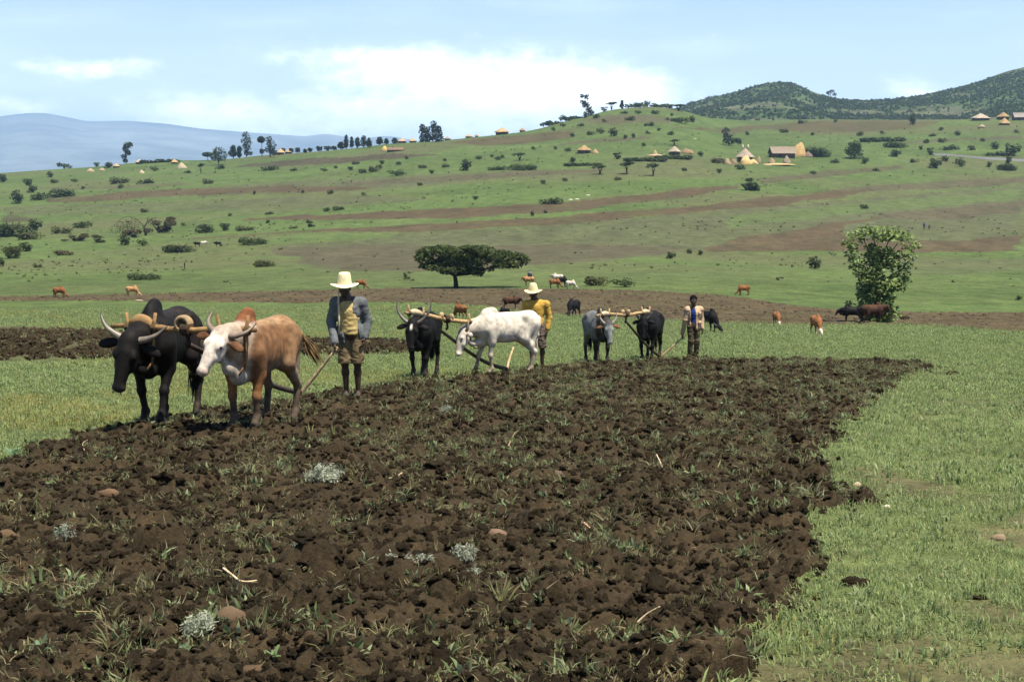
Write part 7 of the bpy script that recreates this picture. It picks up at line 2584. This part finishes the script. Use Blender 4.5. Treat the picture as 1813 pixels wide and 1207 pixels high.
stack('tiny pale straw mound below the pale low hut', 251, 307, 11, 6, (0.359, 0.296, 0.203), 20, 'straw_heap')
for i, (u, v) in enumerate(((1010, 354), (1022, 353), (1041, 346), (1230, 246))):
    q = ground(u, v)
    o = link('stone', lump_mesh('stone', 90 + i, (0.484, 0.452, 0.39), ICO2, 0.7, 0.4, 0.9, False, 0.1), M['stone'])
    o.location = q
    o.scale = (0.702, 0.468, 0.39)
    tag(o, ('left white rock above the upper long brown strip', 'right white rock above the upper long brown strip', 'pale rock higher up above the upper long brown strip', 'white speck of rock in the green field above the straw farm')[i], 'stone', 'white rocks in the far fields')
q = ground(247, 534)
o = link('log', lump_mesh('log', 95, (0.39, 0.296, 0.218), ICO2, 0.4, 0.3, 0.9, False, 0.1), M['wood'])
o.location = q + Vector((0, 0, 0.1))
o.scale = (0.468, 0.156, 0.234)
tag(o, 'pale log lying by the ploughed band under the tan cow', 'log')

# ------------------------------------------------------------------ grazing cattle and far people
GRZ = dict(poll=(0.764, 0.039, 0.484), muz=(1.16, 0.08, 0.16))
UPR = dict(poll=(0.92, 0, 1.12), muz=(1.14, 0, 0.78))


def graze(label, u, v, yaw, ct, pose=GRZ, s=0.92, hump=True, group='cattle grazing beyond the plough teams', h=0.045, horns=SHORT, **kw):
    q = ground(u, v)
    return make_cow(label, ct, q, R(yaw), h=h, hump=hump, horns=horns, scale=s, hooves=False, eyes=False, tuft=False, category='cow', name='cow', group=group, hornc=(0.12, 0.1, 0.08), **pose, **kw)


graze('brown cow grazing alone at the left edge of the pasture', 106, 528, -15, 'brown', s=1.0)
graze('tan cow grazing behind the black ox of the front team', 235, 525, -10, 'tan', s=0.95)
graze('reddish brown cow grazing just right of the tall straw hat', 640, 512, -25, 'brown', s=0.9)
graze('brown calf seen from behind above the middle yoke', 815, 566, 110, 'brown', s=0.85, poll=(0.9, 0, 0.9), muz=(1.1, 0, 0.45)) if 0 else graze('brown calf seen from behind above the middle yoke', 815, 566, 125, 'brown', s=0.80)
graze('brown cow with black legs on the ploughed band left of the yellow jumper', 905, 549, 0, 'darkbrown', UPR, 0.85)
graze('small black calf lying low behind the white ox', 893, 561, 160, 'black', s=0.5)
graze('black cow grazing between the middle and farthest teams', 1015, 563, -118, 'black', s=1.02)
graze('reddish cow in front of the herd right of the acacia', 983, 511, -12, 'brown', s=0.9)
graze('black cow in the middle of the herd right of the acacia', 995, 508, -20, 'black', s=0.95)
graze('cream cow at the back of the herd right of the acacia', 987, 501, 170, 'white', UPR, 0.9)
graze('white cow with head down at the right end of the acacia herd', 1011, 512, -20, 'white', s=0.8)
graze('tan cow partly hidden by the second straw hat', 936, 506, 160, 'tan', UPR, 0.9)
graze('grey cow behind the tan cow above the second straw hat', 938, 497, 95, 'grey', UPR, 1.0)
graze('black cow with white muzzle grazing behind the ploughman in cream', 1252, 590, -50, 'blackwhite', s=0.9)
graze('brown cow grazing alone in the pasture left of the big leafy tree', 1316, 523, 190, 'brown', s=0.95)
graze('upper tan calf with pale face grazing toward the viewer', 1375, 578, -88, 'brownwhite', s=0.72)
graze('lower tan calf with pale face grazing toward the viewer', 1445, 594, -86, 'brownwhite', s=0.74)
graze('dark cow at the left under the big leafy tree', 1508, 573, 175, 'black', s=1.0, pose=dict(poll=(0.95, 0, 0.95), muz=(1.2, 0, 0.62)))
graze('red-backed dark cow standing in the shade of the big leafy tree', 1545, 574, 8, 'darkbrown', UPR, 1.12)
graze('black cow left of the cream cow in the left valley', 349, 437, 170, 'black', UPR, 0.9)
graze('cream cow in the small herd of the left valley', 361, 436, 0, 'white', UPR, 0.95)
graze('black cow standing apart at the right of the left valley herd', 386, 437, 180, 'black', UPR, 0.95)
graze('black cow with a white face below the left valley herd', 318, 450, 5, 'blackwhite', UPR, 0.85)


def far_person(label, u, v, top, bottom, hpx=11):
    q = ground(u, v)
    s = hpx / pxm(q.y) / 1.72
    b = Body()
    b.ell((0, 0, 1.58), (0.09, 0.11, 0.13), 'skin', 0.03)
    b.cone((0, 0, 1.42), (0, 0, 1.46), 0.06, 0.06, 'skin', 0.05)
    b.ell((0, 0, 1.20), (0.2, 0.14, 0.24), 'top', 0.06)
    b.cone((0, 0, 1.1), (0, 0, 0.9), 0.16, 0.17, 'top', 0.06)
    for sx in (-1, 1):
        b.cone((0.2 * sx, 0, 1.36), (0.27 * sx, 0.02, 1.08), 0.065, 0.055, 'top', 0.04)
        b.cone((0.27 * sx, 0.02, 1.08), (0.25 * sx, -0.08, 0.82), 0.05, 0.035, 'skin', 0.03)
        b.cone((0.09 * sx, 0, 0.9), (0.11 * sx, -0.03 * sx, 0.48), 0.10, 0.075, 'bot', 0.05)
        b.cone((0.11 * sx, -0.03 * sx, 0.48), (0.12 * sx, 0.06 * sx, 0.06), 0.06, 0.04, 'skin', 0.04)
        b.cone((0.12 * sx, 0.06 * sx, 0.05), (0.12 * sx, 0.06 * sx - 0.14, 0.03), 0.045, 0.035, 'skin', 0.03)
    V, F = b.mesh(0.035)
    T = b.tags(V, 0.03)
    cm = {'skin': DSKIN, 'top': top, 'bot': bottom}
    c = sum(w[:, None] * np.array(cm[t])[None, :] for t, w in T.items())
    o = link('person', mesh_from('person', V, F, c), M['cloth'])
    o.location = q
    o.scale = (s, s, s)
    o.rotation_euler = (0, 0, RNG.uniform(-1, 1))
    tag(o, label, 'person', 'people far off in the fields')


far_person('herder in dark clothes with pale headcloth in the left pasture', 327, 476, (0.03, 0.03, 0.04), (0.02, 0.02, 0.025), 12)
far_person('person in pinkish clothes on the slope below the three small acacias', 1114, 328, (0.39, 0.172, 0.125), (0.312, 0.156, 0.117), 9)
far_person('person in blue in the brown field above the big leafy tree', 1636, 406, (0.06, 0.08, 0.28), (0.05, 0.05, 0.12), 12)
far_person('person in brown walking behind the one in blue', 1645, 407, (0.16, 0.09, 0.05), (0.1, 0.06, 0.04), 10)
